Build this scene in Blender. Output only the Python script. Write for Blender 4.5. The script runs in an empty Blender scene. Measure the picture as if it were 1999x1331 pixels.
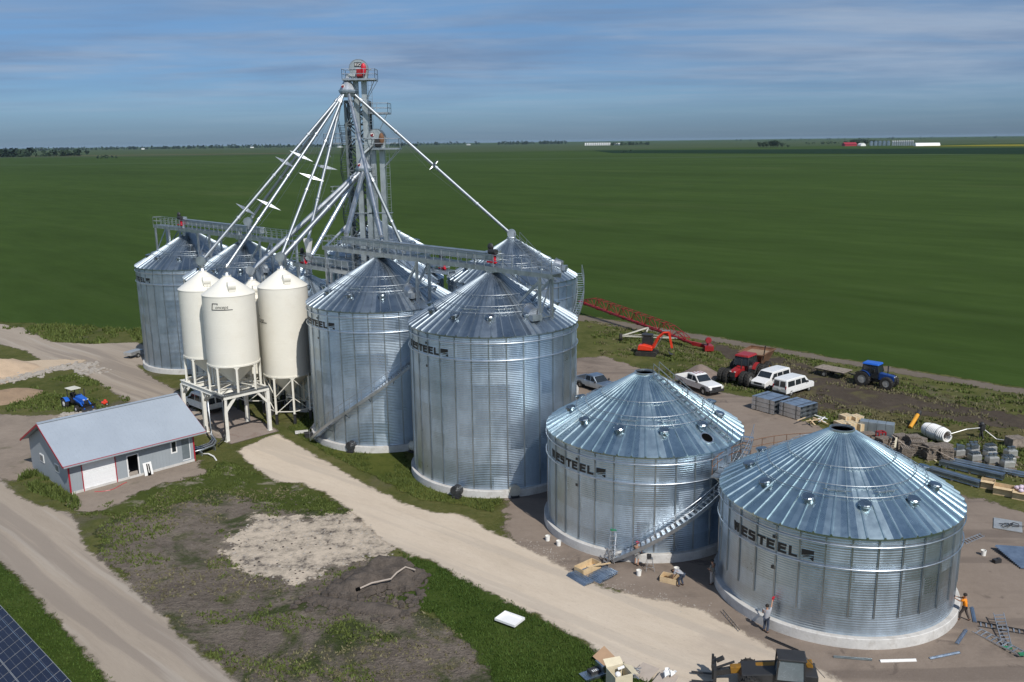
import bpy, bmesh, math, random
import numpy as np
from mathutils import Vector, Matrix
rnd = random.Random(7)
C = bpy.context.scene.collection
PI = math.pi
rad = math.radians
sc = bpy.context.scene
UX, UY = -.714, .700      # along the bin row, away from the camera
VX, VY = .700, .714       # across the rows
YAW = math.atan2(VY, VX)  # local x -> V, local y -> U
def uv(o, u=0, v=0, z=None):
    p = (o[0] + u*UX + v*VX, o[1] + u*UY + v*VY)
    return p if z is None else (p[0], p[1], z)

# ------------------------------------------------------------------ meshes
class MB:
    def __init__(s, M=None):
        s.v = []; s.f = []; s.pv = []; s.M = M; s.cur = 0.5
    def add(s, vs, fs):
        b = len(s.v)
        if s.M is not None:
            vs = [s.M @ Vector(p) for p in vs]
        s.v += [tuple(p) for p in vs]
        for f in fs:
            s.f.append([i + b for i in f]); s.pv.append(s.cur)
        return s
    def box(s, c, d, rz=0, M=None):
        x, y, z = (k/2 for k in d)
        P = [(-x,-y,-z),(x,-y,-z),(x,y,-z),(-x,y,-z),(-x,-y,z),(x,-y,z),(x,y,z),(-x,y,z)]
        R = (Matrix.Rotation(rz, 3, 'Z') if M is None else M)
        P = [R @ Vector(p) + Vector(c) for p in P]
        return s.add(P, [(3,2,1,0),(4,5,6,7),(0,1,5,4),(1,2,6,5),(2,3,7,6),(3,0,4,7)])
    def frame(s, p, q):
        p = Vector(p); q = Vector(q); d = (q-p).normalized()
        a = Vector((0,0,1)) if abs(d.z) < .95 else Vector((1,0,0))
        x = d.cross(a).normalized(); y = x.cross(d).normalized()
        return p, q, x, y
    def bar(s, p, q, w, h=None):
        h = h or w; p, q, x, y = s.frame(p, q); P = []
        for e in (p, q):
            for a, b in ((-1,-1),(1,-1),(1,1),(-1,1)):
                P.append(e + x*a*w/2 + y*b*h/2)
        return s.add(P, [(3,2,1,0),(4,5,6,7),(0,1,5,4),(1,2,6,5),(2,3,7,6),(3,0,4,7)])
    def tube(s, p, q, r, r2=None, n=10, caps=True):
        r2 = r if r2 is None else r2; p, q, x, y = s.frame(p, q); P = []
        for e, k in ((p, r), (q, r2)):
            for i in range(n):
                a = 2*PI*i/n; P.append(e + x*k*math.cos(a) + y*k*math.sin(a))
        F = [(i, (i+1) % n, n+(i+1) % n, n+i) for i in range(n)]
        if caps: F += [tuple(range(n))[::-1], tuple(range(n, 2*n))]
        return s.add(P, F)
    def path(s, pts, r, n=6, closed=False):
        pts = [Vector(p) for p in pts]; m = len(pts); P = []; 
        for i in range(m):
            a = pts[(i-1) % m] if (closed or i > 0) else pts[i]
            b = pts[(i+1) % m] if (closed or i < m-1) else pts[i]
            d = (b-a).normalized()
            up = Vector((0,0,1)) if abs(d.z) < .97 else Vector((1,0,0))
            x = d.cross(up).normalized(); y = x.cross(d).normalized()
            rr = r[i] if isinstance(r, (list, tuple)) else r
            for k in range(n):
                t = 2*PI*k/n; P.append(pts[i] + x*rr*math.cos(t) + y*rr*math.sin(t))
        F = []
        for i in range(m if closed else m-1):
            j = (i+1) % m
            for k in range(n):
                l = (k+1) % n; F.append((i*n+k, i*n+l, j*n+l, j*n+k))
        if not closed: F += [tuple(range(n))[::-1], tuple(range((m-1)*n, m*n))]
        return s.add(P, F)
    def lathe(s, prof, n=32, c=(0,0,0), a0=0, a1=2*PI):
        full = abs(a1-a0-2*PI) < 1e-6; m = n if full else n+1; P = []; F = []
        for r, z in prof:
            for i in range(m):
                a = a0+(a1-a0)*i/n; P.append((c[0]+r*math.cos(a), c[1]+r*math.sin(a), c[2]+z))
        for k in range(len(prof)-1):
            for i in range(n):
                j = (i+1) % m; F.append((k*m+i, k*m+j, (k+1)*m+j, (k+1)*m+i))
        return s.add(P, F)
    def prism(s, poly, z0, z1):
        n = len(poly)
        P = [(x, y, z0) for x, y in poly]+[(x, y, z1) for x, y in poly]
        return s.add(P, [tuple(range(n))[::-1], tuple(range(n, 2*n))]+[(i, (i+1) % n, n+(i+1) % n, n+i) for i in range(n)])
    def side(s, outline, wf):
        """closed side outline (x, z) given the half width wf(x, z)"""
        n = len(outline)
        P = [(x, -wf(x, z), z) for x, z in outline]+[(x, wf(x, z), z) for x, z in outline]
        return s.add(P, [tuple(range(n)), tuple(range(n, 2*n))[::-1]]+[((i+1) % n, i, n+i, n+(i+1) % n) for i in range(n)])
    def quad(s, a, b, c, d, t=0):
        if not t: return s.add([a, b, c, d], [(0,1,2,3)])
        a, b, c, d = map(Vector, (a, b, c, d)); nrm = (b-a).cross(d-a).normalized()*t
        return s.add([a, b, c, d, a+nrm, b+nrm, c+nrm, d+nrm], [(3,2,1,0),(4,5,6,7),(0,1,5,4),(1,2,6,5),(2,3,7,6),(3,0,4,7)])
    def ball(s, c, r, nu=12, nv=8, sx=1, sy=1, sz=1):
        P = []; F = []
        for j in range(nv+1):
            t = PI*j/nv
            for i in range(nu):
                a = 2*PI*i/nu
                P.append((c[0]+r*sx*math.sin(t)*math.cos(a), c[1]+r*sy*math.sin(t)*math.sin(a), c[2]+r*sz*math.cos(t)))
        for j in range(nv):
            for i in range(nu):
                F.append((j*nu+i, (j+1)*nu+i, (j+1)*nu+(i+1) % nu, j*nu+(i+1) % nu))
        return s.add(P, F)
    def mesh(s, name, mat, smooth=False):
        me = bpy.data.meshes.new(name); me.from_pydata(s.v, [], s.f)
        if any(p != .5 for p in s.pv):
            at = me.attributes.new('pv', 'FLOAT', 'FACE'); at.data.foreach_set('value', s.pv)
        me.materials.append(M[mat] if isinstance(mat, str) else mat)
        if smooth: me.polygons.foreach_set('use_smooth', [True]*len(me.polygons))
        me.update(); return me
    def build(s, name, mat, parent=None, smooth=False, bev=0):
        return obj(name, s.mesh(name, mat, smooth), parent, bev=bev)

def obj(name, me, parent=None, loc=(0,0,0), rz=0, bev=0):
    o = bpy.data.objects.new(name, me); C.objects.link(o)
    o.location = loc; o.rotation_euler = (0,0,rz)
    if parent is not None: o.parent = parent
    if bev:
        b = o.modifiers.new('b', 'BEVEL'); b.width = bev; b.segments = 2; b.limit_method = 'ANGLE'; b.angle_limit = rad(40)
    return o
def tag(o, label, cat, group=None, kind=None):
    o['label'] = label; o['category'] = cat
    if group: o['group'] = group
    if kind: o['kind'] = kind
    return o
def thing(name, label, cat, loc=(0,0,0), rz=0, group=None, scale=1):
    o = bpy.data.objects.new(name, None); C.objects.link(o); o.empty_display_size = .3
    o.location = (loc[0], loc[1], loc[2] if len(loc) > 2 else 0); o.rotation_euler = (0,0,rz); o.scale = (scale,)*3
    return tag(o, label, cat, group)
def inv(o):   # builds in world coordinates under a thing
    return (Matrix.Translation(o.location) @ Matrix.Rotation(o.rotation_euler.z, 4, 'Z') @ Matrix.Diagonal((*o.scale, 1))).inverted()
def dup(root, loc, rz, label, group=None):
    r = root.copy(); C.objects.link(r); r.location = loc; r.rotation_euler = (0,0,rz); r['label'] = label
    if group: r['group'] = group
    def rec(a, b):
        for ch in list(a.children):
            c = ch.copy(); C.objects.link(c); c.parent = b; rec(ch, c)
    rec(root, r); return r

# --------------------------------------------------------------- materials
M = {}
def nt(name):
    m = bpy.data.materials.new(name); m.use_nodes = True; t = m.node_tree
    for n in list(t.nodes): t.nodes.remove(n)
    M[name] = m
    return m, t
class NB:
    """tiny node builder"""
    def __init__(s, t): s.t = t
    def n(s, typ, **kw):
        d = s.t.nodes.new(typ)
        for k, v in kw.items():
            if k.startswith('_'): setattr(d, k[1:], v)
            else:
                key = int(k[1:]) if k[0] == 'i' and k[1:].isdigit() else k.replace('__', ' ')
                s.put(d.inputs[key], v)
        return d
    def put(s, sock, v):
        if isinstance(v, bpy.types.NodeSocket): s.t.links.new(v, sock)
        elif isinstance(v, (tuple, list)) and len(v) == 3 and sock.type == 'RGBA': sock.default_value = (*v, 1)
        else: sock.default_value = v
    def noise(s, vec, scale, detail=4, rough=.6, out='Fac', dist=0):
        return s.n('ShaderNodeTexNoise', Vector=vec, Scale=scale, Detail=detail, Roughness=rough, Distortion=dist).outputs[out]
    def math(s, op, a, b=0., clamp=False):
        d = s.n('ShaderNodeMath', _operation=op, _use_clamp=clamp); s.put(d.inputs[0], a); s.put(d.inputs[1], b); return d.outputs[0]
    def ramp(s, x, lo, hi):
        return s.n('ShaderNodeMapRange', Value=x, i1=lo, i2=hi, i3=0., i4=1., _clamp=True, _interpolation_type='SMOOTHSTEP').outputs[0]
    def mr(s, x, lo, hi, a, b):
        return s.n('ShaderNodeMapRange', Value=x, i1=lo, i2=hi, i3=a, i4=b, _clamp=True).outputs[0]
    def mix(s, f, a, b, bt='MIX'):
        d = s.n('ShaderNodeMix', _data_type='RGBA', _blend_type=bt)
        s.put(d.inputs[0], f); s.put(d.inputs[6], a); s.put(d.inputs[7], b); return d.outputs[2]
    def scale(s, vec, v):
        return s.n('ShaderNodeVectorMath', _operation='MULTIPLY', i0=vec, i1=v).outputs[0]
    def bump(s, h, strength, dist):
        return s.n('ShaderNodeBump', Strength=strength, Distance=dist, Height=h).outputs[0]
def pm(name, col, metal=0., rough=.5, var=.12, scale=1.5, bump=0., bscale=30., dirt=None, dirtamt=0., spec=.5, coat=0., bdist=.01):
    m, t = nt(name); b = NB(t)
    co = b.n('ShaderNodeTexCoord').outputs['Object']
    n1 = b.noise(co, scale, 5, .6); n2 = b.noise(co, scale*9, 4, .65)
    k = b.math('ADD', b.math('MULTIPLY', n1, .65), b.math('MULTIPLY', n2, .35))
    lo = tuple(c*(1-var) for c in col); hi = tuple(min(1, c*(1+var)) for c in col)
    c = b.mix(b.ramp(k, .35, .65), lo, hi)
    if dirt: c = b.mix(b.math('MULTIPLY', b.ramp(b.noise(co, scale*2.3, 6, .7), .48, .72), dirtamt), c, dirt)
    p = b.n('ShaderNodeBsdfPrincipled', Metallic=metal)
    b.put(p.inputs['Base Color'], c)
    b.put(p.inputs['Roughness'], b.mr(k, .3, .7, max(.03, rough-.07), min(1, rough+.07)))
    p.inputs['Specular IOR Level'].default_value = spec
    if coat: p.inputs['Coat Weight'].default_value = coat
    if bump: b.put(p.inputs['Normal'], b.bump(b.noise(co, bscale, 4, .6), bump, bdist))
    b.n('ShaderNodeOutputMaterial', Surface=p.outputs[0])
    return m
def galv(name, col, rough, sheet=.0, low=.35, lscale=.45, metal=1., sx=(1,1,1)):
    """galvanised sheet: spangle, panel-to-panel sheen and slight oil-canning"""
    m, t = nt(name); b = NB(t)
    co0 = b.n('ShaderNodeTexCoord').outputs['Object']; co = b.scale(co0, sx)
    pv = b.n('ShaderNodeAttribute', _attribute_name='pv').outputs['Fac']
    sp = b.noise(co, 14, 3, .7); big = b.noise(co, lscale, 4, .55); st = b.noise(b.scale(co0, (1.6,1.6,.5)), 1.2, 5, .6)
    k = b.math('ADD', b.math('MULTIPLY', sp, .15), b.math('ADD', b.math('MULTIPLY', big, .45), b.math('MULTIPLY', st, .4)))
    c = b.mix(b.ramp(k, .36, .64), tuple(x*.86 for x in col), tuple(min(1, x*1.10) for x in col))
    if sheet: c = b.mix(b.math('MULTIPLY', b.math('SUBTRACT', 1., pv), sheet), c, tuple(x*.45 for x in col))
    p = b.n('ShaderNodeBsdfPrincipled', Metallic=metal); b.put(p.inputs['Base Color'], c)
    r = b.math('ADD', b.mr(k, .3, .7, rough-.07, rough+.08), b.math('MULTIPLY', b.math('SUBTRACT', pv, .5), .18*(1 if sheet else 0)))
    b.put(p.inputs['Roughness'], r)
    b.put(p.inputs['Normal'], b.bump(b.noise(co, lscale*2.2, 3, .5), low, .06))
    b.n('ShaderNodeOutputMaterial', Surface=p.outputs[0])
galv('galv_wall', (.60,.70,.80), .38, sheet=.30, low=.08)
galv('galv_roof', (.54,.66,.70), .30, sheet=.24, low=.05)
galv('galv_old', (.52,.60,.67), .42, sheet=.20, low=.08)
galv('galv_roof_aged', (.39,.445,.49), .36, sheet=.24, low=.05)
galv('galv_steel', (.52,.55,.58), .45, low=.1, lscale=1.5)
galv('galv_bright', (.68,.71,.74), .36, low=.1, lscale=1.5)
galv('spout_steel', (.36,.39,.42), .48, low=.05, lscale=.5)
galv('stiff', (.46,.51,.545), .42, low=.05, lscale=1.5)
galv('duct_steel', (.66,.70,.74), .42, low=.1, lscale=1.5)
galv('lattice', (.20,.225,.24), .55, low=.1, lscale=1.5)
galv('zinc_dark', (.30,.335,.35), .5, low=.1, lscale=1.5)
galv('sheet_blue', (.50,.56,.63), .4, low=.2, lscale=1.5)
galv('casing', (.46,.51,.53), .5, low=.2, lscale=.8, metal=.8)
pm('concrete', (.58,.57,.55), rough=.85, var=.10, scale=.8, bump=.25, bscale=25, dirt=(.36,.33,.29), dirtamt=.5)
pm('slab_concrete', (.40,.36,.33), rough=.9, var=.14, scale=.5, bump=.3, bscale=12, dirt=(.25,.21,.18), dirtamt=.6)
pm('white_paint', (.80,.775,.695), rough=.36, var=.02, scale=.25, dirt=(.66,.60,.49), dirtamt=.22)
pm('white_frame', (.78,.77,.72), rough=.45, var=.05, scale=1, dirt=(.45,.40,.32), dirtamt=.35)
pm('vehicle_white', (.80,.80,.79), rough=.30, var=.02, dirt=(.42,.38,.33), dirtamt=.30, coat=.4)
pm('grey_roof', (.40,.45,.51), metal=.25, rough=.5, var=.03, scale=.3)
pm('grey_wall', (.31,.345,.375), rough=.6, var=.04, scale=.4)
pm('red_trim', (.36,.018,.035), rough=.45)
pm('door_white', (.80,.81,.82), rough=.5, var=.02)
pm('pvc_white', (.83,.83,.82), rough=.4, var=.02)
pm('glass_dark', (.02,.025,.03), rough=.08, var=.1, spec=.8)
pm('glass_blue', (.16,.19,.21), rough=.25, var=.1, spec=.8)
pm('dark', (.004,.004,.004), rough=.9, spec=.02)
pm('black_paint', (.012,.013,.015), rough=.5, var=.1)
pm('black_iron', (.03,.03,.032), rough=.5)
pm('rubber', (.022,.021,.02), rough=.85, bump=.3, dirt=(.10,.085,.065), dirtamt=.5)
pm('red_paint', (.30,.014,.018), rough=.4, var=.08, dirt=(.16,.08,.05), dirtamt=.5)
pm('auger_red', (.27,.016,.020), rough=.4, var=.08)
pm('emblem_red', (.20,.010,.022), rough=.5)
pm('motor_red', (.55,.015,.035), rough=.4)
pm('orange_red', (.72,.05,.02), rough=.38)
pm('blue_paint', (.02,.12,.52), rough=.35)
pm('navy_paint', (.010,.045,.20), rough=.35)
pm('yellow_paint', (.26,.13,.013), rough=.45, dirt=(.12,.08,.04), dirtamt=.6)
pm('amber_paint', (.70,.33,.03), rough=.45)
pm('rust_brown', (.17,.085,.045), rough=.75, var=.25)
pm('cream_paint', (.62,.60,.52), rough=.5)
pm('rim_silver', (.55,.55,.53), metal=.6, rough=.4)
pm('headlight', (.75,.75,.72), rough=.1, spec=.8)
pm('tail_red', (.4,.01,.01), rough=.2)
pm('wood_new', (.60,.45,.27), rough=.75, var=.14, scale=3, bump=.2)
pm('wood_old', (.24,.20,.165), rough=.9, var=.35, scale=3, bump=.3)
pm('plywood', (.62,.55,.40), rough=.75, var=.08, scale=2)
pm('cardboard', (.40,.26,.16), rough=.85, var=.08)
pm('card_grey', (.40,.34,.29), rough=.85, var=.08)
pm('cloth_pink', (.62,.50,.58), rough=.9, var=.25, scale=9)
pm('bucket_white', (.85,.84,.80), rough=.4, var=.02)
pm('hose_white', (.80,.80,.79), rough=.5, var=.05)
pm('alu', (.66,.67,.68), metal=.9, rough=.4)
pm('fibre_green', (.03,.20,.10), rough=.5)
pm('skin', (.42,.23,.15), rough=.6, var=.05)
pm('hair_dark', (.02,.014,.01), rough=.8)
pm('shirt_grey', (.36,.37,.40), rough=.9, var=.08)
pm('shirt_orange', (.85,.27,.01), rough=.85, var=.05)
pm('shirt_olive', (.20,.20,.18), rough=.9, var=.08)
pm('jeans', (.05,.065,.10), rough=.9, var=.15)
pm('trousers_dark', (.07,.055,.05), rough=.9, var=.15)
pm('shorts_grey', (.38,.37,.36), rough=.9, var=.08)
pm('cap_red', (.5,.01,.06), rough=.8)
pm('boots', (.03,.022,.018), rough=.8)
pm('solar', (.008,.011,.03), rough=.12, var=.15, spec=.8)
pm('solar_frame', (.5,.5,.5), metal=.6, rough=.4)
pm('gravel_heap', (.20,.155,.13), rough=.95, var=.18, scale=1.2, bump=.8, bscale=9, bdist=.08)
pm('sand_heap', (.48,.36,.25), rough=.95, var=.10, scale=.7, bump=.6, bscale=8, bdist=.06)
pm('clay_heap', (.27,.19,.125), rough=.95, var=.14, scale=.7, bump=.6, bscale=6, bdist=.08)
pm('soil_heap', (.085,.069,.057), rough=.95, var=.4, scale=1.2, bump=.9, bscale=7, bdist=.12)
pm('stone', (.33,.30,.265), rough=.9, var=.15)
pm('barn_red', (.30,.02,.035), rough=.5)
pm('bark', (.09,.07,.05), rough=.95)
def leaf(name, a, b_):
    m, t = nt(name); b = NB(t)
    pv = b.n('ShaderNodeAttribute', _attribute_name='pv').outputs['Fac']
    p = b.n('ShaderNodeBsdfPrincipled', Roughness=.75); b.put(p.inputs['Base Color'], b.mix(pv, a, b_))
    p.inputs['Specular IOR Level'].default_value = .2
    b.n('ShaderNodeOutputMaterial', Surface=p.outputs[0])
leaf('tuft_green', (.045,.070,.014), (.12,.150,.040))
leaf('tuft_lush', (.028,.060,.010), (.078,.125,.024))
leaf('tuft_dry', (.085,.088,.04), (.20,.18,.10))
leaf('far_leaf', (.008,.020,.012), (.022,.042,.020))

# ------------------------------------------------------------ camera, light
f_px, pitch, roll, H = 1735.3, .2210, -.0126, 28.838
cp, sp_ = math.cos(pitch), math.sin(pitch)
Fv = Vector((0, cp, -sp_)); Rv = Vector((1,0,0)); Uv = Rv.cross(Fv)
R2 = Rv*math.cos(roll)+Uv*math.sin(roll); U2 = -Rv*math.sin(roll)+Uv*math.cos(roll)
cam = bpy.data.objects.new('camera', bpy.data.cameras.new('camera')); C.objects.link(cam)
mw = Matrix.Identity(4)
for i in range(3): mw[i][0], mw[i][1], mw[i][2] = R2[i], U2[i], -Fv[i]
mw[2][3] = H; cam.matrix_world = mw
cam.data.sensor_width = 36; cam.data.lens = 36*f_px/1999; cam.data.clip_start = .5; cam.data.clip_end = 120000
sc.camera = cam
SUN_EL = rad(47); sunv = Vector((.46*math.cos(SUN_EL), -.888*math.cos(SUN_EL), math.sin(SUN_EL))).normalized()
sun = bpy.data.objects.new('sun', bpy.data.lights.new('sun', 'SUN')); C.objects.link(sun)
sun.data.energy = 4.0; sun.data.angle = rad(.53); sun.data.color = (1,.955,.88)
sun.rotation_euler = sunv.to_track_quat('Z', 'Y').to_euler(); sun.location = (60,-120,200)
w = bpy.data.worlds.new('World'); sc.world = w; w.use_nodes = True
t = w.node_tree
for n in list(t.nodes): t.nodes.remove(n)
b = NB(t)
sky = b.n('ShaderNodeTexSky', _sky_type='NISHITA', _sun_disc=False, _sun_elevation=SUN_EL,
          _sun_rotation=math.atan2(sunv.x, sunv.y), _altitude=300., _air_density=1., _dust_density=.3, _ozone_density=3.)
gen = b.n('ShaderNodeTexCoord').outputs['Generated']
xyz = b.n('ShaderNodeSeparateXYZ', i0=gen)
den = b.math('ADD', b.math('MAXIMUM', xyz.outputs[2], 0.), .045)
px = b.math('DIVIDE', xyz.outputs[0], den); py = b.math('DIVIDE', xyz.outputs[1], den)
pv = b.n('ShaderNodeCombineXYZ', X=b.math('MULTIPLY', px, .30), Y=b.math('MULTIPLY', py, .42), Z=0.).outputs[0]
wob = b.n('ShaderNodeVectorMath', _operation='ADD', i0=pv, i1=b.scale(b.noise(pv, .5, 3, .5, 'Color'), (1.1,.7,0))).outputs[0]
c1 = b.noise(wob, .80, 8, .56); c2 = b.noise(b.scale(wob, (1,2.2,1)), 1.9, 8, .58); c3 = b.noise(pv, .23, 4, .5)
k = b.math('ADD', b.math('ADD', b.math('MULTIPLY', c1, .5), b.math('MULTIPLY', c2, .28)), b.math('MULTIPLY', c3, .30))
mask = b.math('MULTIPLY', b.ramp(k, .40, .62), .80)
mask = b.math('MULTIPLY', mask, b.mr(b.ramp(xyz.outputs[2], .015, .085), 0, 1, .12, 1.))
z_ = xyz.outputs[2]
base = b.mix(b.ramp(z_, .0, .05), (.25,.385,.68), (.40,.58,.88))
base = b.mix(b.ramp(z_, .05, .22), base, (.68,.86,1.0)); base = b.mix(b.ramp(z_, .2, .45), base, (.78,1.0,1.0))
skyc = b.mix(1., sky.outputs[0], base, 'MULTIPLY')
lit = b.mix(b.ramp(b.noise(wob, 1.1, 5, .6), .35, .68), (2.1,3.0,4.7), (4.3,5.25,6.7))
sunward = b.ramp(xyz.outputs[1], .35, -.45)
sk2 = b.mix(1., sky.outputs[0], (.88,.97,1.10), 'MULTIPLY')
skyc = b.mix(sunward, skyc, sk2)
col = b.mix(mask, skyc, b.mix(sunward, lit, b.mix(1., lit, (1.5,1.45,1.4), 'MULTIPLY')))
bg = b.n('ShaderNodeBackground', Color=col, Strength=.085)
b.n('ShaderNodeOutputWorld', Surface=bg.outputs[0])
sc.view_settings.view_transform = 'Standard'; sc.view_settings.look = 'None'
sc.view_settings.exposure = 0; sc.view_settings.gamma = 1; sc.view_settings.use_curve_mapping = False
sc.cycles.max_bounces = 6; sc.cycles.transparent_max_bounces = 24; sc.cycles.caustics_reflective = False
sc.cycles.sample_clamp_indirect = 4; sc.cycles.use_denoising = True; sc.cycles.denoiser = 'OPENIMAGEDENOISE'; sc.cycles.denoising_input_passes = 'RGB_ALBEDO_NORMAL'; sc.cycles.denoising_prefilter = 'ACCURATE'

# ------------------------------------------------------------- ground sheets
def inside(P, X, Y):
    r = np.zeros(X.shape, bool); n = len(P)
    for i in range(n):
        x0, y0 = P[i]; x1, y1 = P[(i+1) % n]
        if y0 == y1: continue
        c = ((y0 > Y) != (y1 > Y)) & (X < (x1-x0)*(Y-y0)/(y1-y0)+x0); r ^= c
    return r
def sdist(P, X, Y):
    d = np.full(X.shape, 1e9); n = len(P)
    for i in range(n):
        ax, ay = P[i]; bx, by = P[(i+1) % n]; dx, dy = bx-ax, by-ay
        tt = np.clip(((X-ax)*dx+(Y-ay)*dy)/(dx*dx+dy*dy+1e-9), 0, 1)
        d = np.minimum(d, np.hypot(X-ax-tt*dx, Y-ay-tt*dy))
    return np.where(inside(P, X, Y), d, -d)
def grid_mesh(name, P, z, step, margin, mat, hfun=None):
    xs = [p[0] for p in P]; ys = [p[1] for p in P]
    gx = np.arange(min(xs)-margin, max(xs)+margin+step, step); gy = np.arange(min(ys)-margin, max(ys)+margin+step, step)
    X, Y = np.meshgrid(gx, gy); D = sdist(P, X, Y); nx = len(gx)
    keep = D > -margin
    cell = keep[:-1,:-1] & keep[1:,:-1] & keep[:-1,1:] & keep[1:,1:]
    idx = np.arange(X.size).reshape(X.shape)
    q = np.stack([idx[:-1,:-1][cell], idx[:-1,1:][cell], idx[1:,1:][cell], idx[1:,:-1][cell]], -1)
    used = np.unique(q); rm = np.full(X.size, -1); rm[used] = np.arange(len(used)); q = rm[q]
    Z = np.full(X.shape, z) if hfun is None else z+hfun(X, Y, D)
    co = np.stack([X.ravel()[used], Y.ravel()[used], Z.ravel()[used]], -1).astype(np.float32)
    me = bpy.data.meshes.new(name); me.vertices.add(len(co)); me.vertices.foreach_set('co', co.ravel())
    me.loops.add(q.size); me.loops.foreach_set('vertex_index', q.ravel().astype(np.int32))
    me.polygons.add(len(q)); me.polygons.foreach_set('loop_start', (np.arange(len(q))*4).astype(np.int32))
    at = me.attributes.new('d', 'FLOAT', 'POINT'); at.data.foreach_set('value', D.ravel()[used].astype(np.float32))
    me.polygons.foreach_set('use_smooth', [True]*len(q)); me.materials.append(M[mat]); me.update(); me.validate()
    return me
def structure(name, P, z, mat, step=.8, margin=1.5, hfun=None):
    o = obj(name, grid_mesh(name, P, z, step, margin, mat, hfun)); o['kind'] = 'structure'; return o
def gmat(name, cols, scales=(.08,.5,3.,14.), w=(.35,.3,.2,.15), edge=.9, escale=.6, bump=.35, bscale=6, stretch=(1,1,1), rot=0., lo=.34, hi=.66, rough=.95, speck=None, speckamt=.5, speckscale=9., hard=.22, bdist=.06, patch=None, tracks=None):
    """ground material; ragged edge from the stored distance to the outline"""
    m, t = nt(name); b = NB(t)
    pos = b.n('ShaderNodeNewGeometry').outputs['Position']
    mp = b.n('ShaderNodeMapping', Vector=pos, _vector_type='TEXTURE'); mp.inputs['Rotation'].default_value = (0,0,-rot); mp.inputs['Scale'].default_value = tuple(1/k_ for k_ in stretch)
    v = mp.outputs[0]
    k = None
    for s_, w_ in zip(scales, w):
        q = b.math('MULTIPLY', b.noise(v, s_, 5, .62), w_); k = q if k is None else b.math('ADD', k, q)
    r = b.n('ShaderNodeValToRGB', Fac=b.mr(k, lo, hi, 0., 1.)); cr = r.color_ramp
    while len(cr.elements) < len(cols): cr.elements.new(.5)
    for i, c in enumerate(cols):
        cr.elements[i].position = i/(len(cols)-1); cr.elements[i].color = (*c, 1)
    col = r.outputs[0]
    if patch:
        for pc, ps, plo, phi, amt in patch:
            col = b.mix(b.math('MULTIPLY', b.ramp(b.noise(v, ps, 6, .65, dist=.6), plo, phi), amt), col, pc)
    if tracks:   # wheel tracks running along the way
        mp2 = b.n('ShaderNodeMapping', Vector=pos, _vector_type='TEXTURE'); mp2.inputs['Rotation'].default_value = (0,0,-rot); mp2.inputs['Scale'].default_value = (28,1,1)
        wv = b.n('ShaderNodeVectorMath', _operation='ADD', i0=mp2.outputs[0], i1=b.scale(b.noise(pos, .06, 3, .5, 'Color'), (0,1.6,0))).outputs[0]
        for tc, ts, lo_, hi_, am in tracks: col = b.mix(b.math('MULTIPLY', b.ramp(b.noise(wv, ts, 4, .55), lo_, hi_), am), col, tc)
    if speck: col = b.mix(b.math('MULTIPLY', b.ramp(b.noise(v, speckscale, 3, .7), .60, .70), speckamt), col, speck)
    p = b.n('ShaderNodeBsdfPrincipled', Roughness=rough); b.put(p.inputs['Base Color'], col); p.inputs['Specular IOR Level'].default_value = .05
    if bump: b.put(p.inputs['Normal'], b.bump(b.noise(v, bscale, 6, .7), bump, bdist))
    sh = p.outputs[0]
    if edge:
        d = b.n('ShaderNodeAttribute', _attribute_name='d').outputs['Fac']
        e = b.math('ADD', b.math('MULTIPLY', b.math('SUBTRACT', b.noise(pos, escale, 8, .68), .5), 3.6*edge), d)
        a = b.ramp(e, -hard, hard)
        mx = b.n('ShaderNodeMixShader', i0=a); t.links.new(b.n('ShaderNodeBsdfTransparent').outputs[0], mx.inputs[1]); t.links.new(sh, mx.inputs[2]); sh = mx.outputs[0]
    b.n('ShaderNodeOutputMaterial', Surface=sh)
G1, G2, G3 = (.020,.040,.010), (.042,.072,.018), (.085,.105,.034)
def rot_of(dx, dy): return -math.atan2(dy, dx)
gmat('field', [(.029,.051,.0100),(.040,.070,.0145),(.056,.092,.021)], scales=(.0035,.02,.16,1.1), w=(.36,.28,.22,.14), edge=0, bump=.5, bscale=1.3, stretch=(.28,1.0,1), rot=rot_of(.714,-.70), lo=.38, hi=.62, bdist=.25, patch=[((.074,.100,.032),.012,.55,.70,.45)], tracks=[((.062,.092,.028),.10,.54,.68,.16),((.026,.048,.011),.22,.56,.70,.16)])
gmat('weeds', [(.035,.046,.014),(.070,.082,.024),(.115,.115,.042),(.16,.14,.07)], scales=(.07,.35,1.6,6.), edge=1.2, bump=.8, bscale=2.5, bdist=.2, patch=[((.115,.10,.075),.13,.54,.70,.75)])
gmat('lush', [(.022,.042,.008),(.038,.064,.012),(.060,.088,.020),(.085,.105,.032)], scales=(.10,.6,2.5,9.), edge=.55, bump=.9, bscale=5, bdist=.15)
gmat('verge', [(.030,.045,.010),(.062,.080,.018),(.098,.110,.028),(.120,.120,.045)], scales=(.10,.6,2.5,9.), edge=.5, bump=.8, bscale=5, bdist=.12)
gmat('road', [(.47,.395,.31),(.555,.47,.375),(.62,.535,.435)], scales=(.10,.5,2.2,12.), edge=.45, escale=.9, bump=.35, bscale=9, stretch=(.45,1.4,1), rot=rot_of(.76,-.65), speck=(.33,.28,.23), speckamt=.45, patch=[((.38,.32,.27),.16,.54,.70,.5)], tracks=[((.43,.375,.315),.55,.50,.60,.5),((.60,.52,.43),.8,.58,.68,.5)])
gmat('patch', [(.10,.088,.080),(.38,.325,.262),(.53,.45,.36)], scales=(.25,.9,2.6,9.), w=(.20,.40,.25,.15), edge=2.3, escale=.45, lo=.40, hi=.55, bump=.7, bscale=5, hard=.35, bdist=.12)
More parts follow.
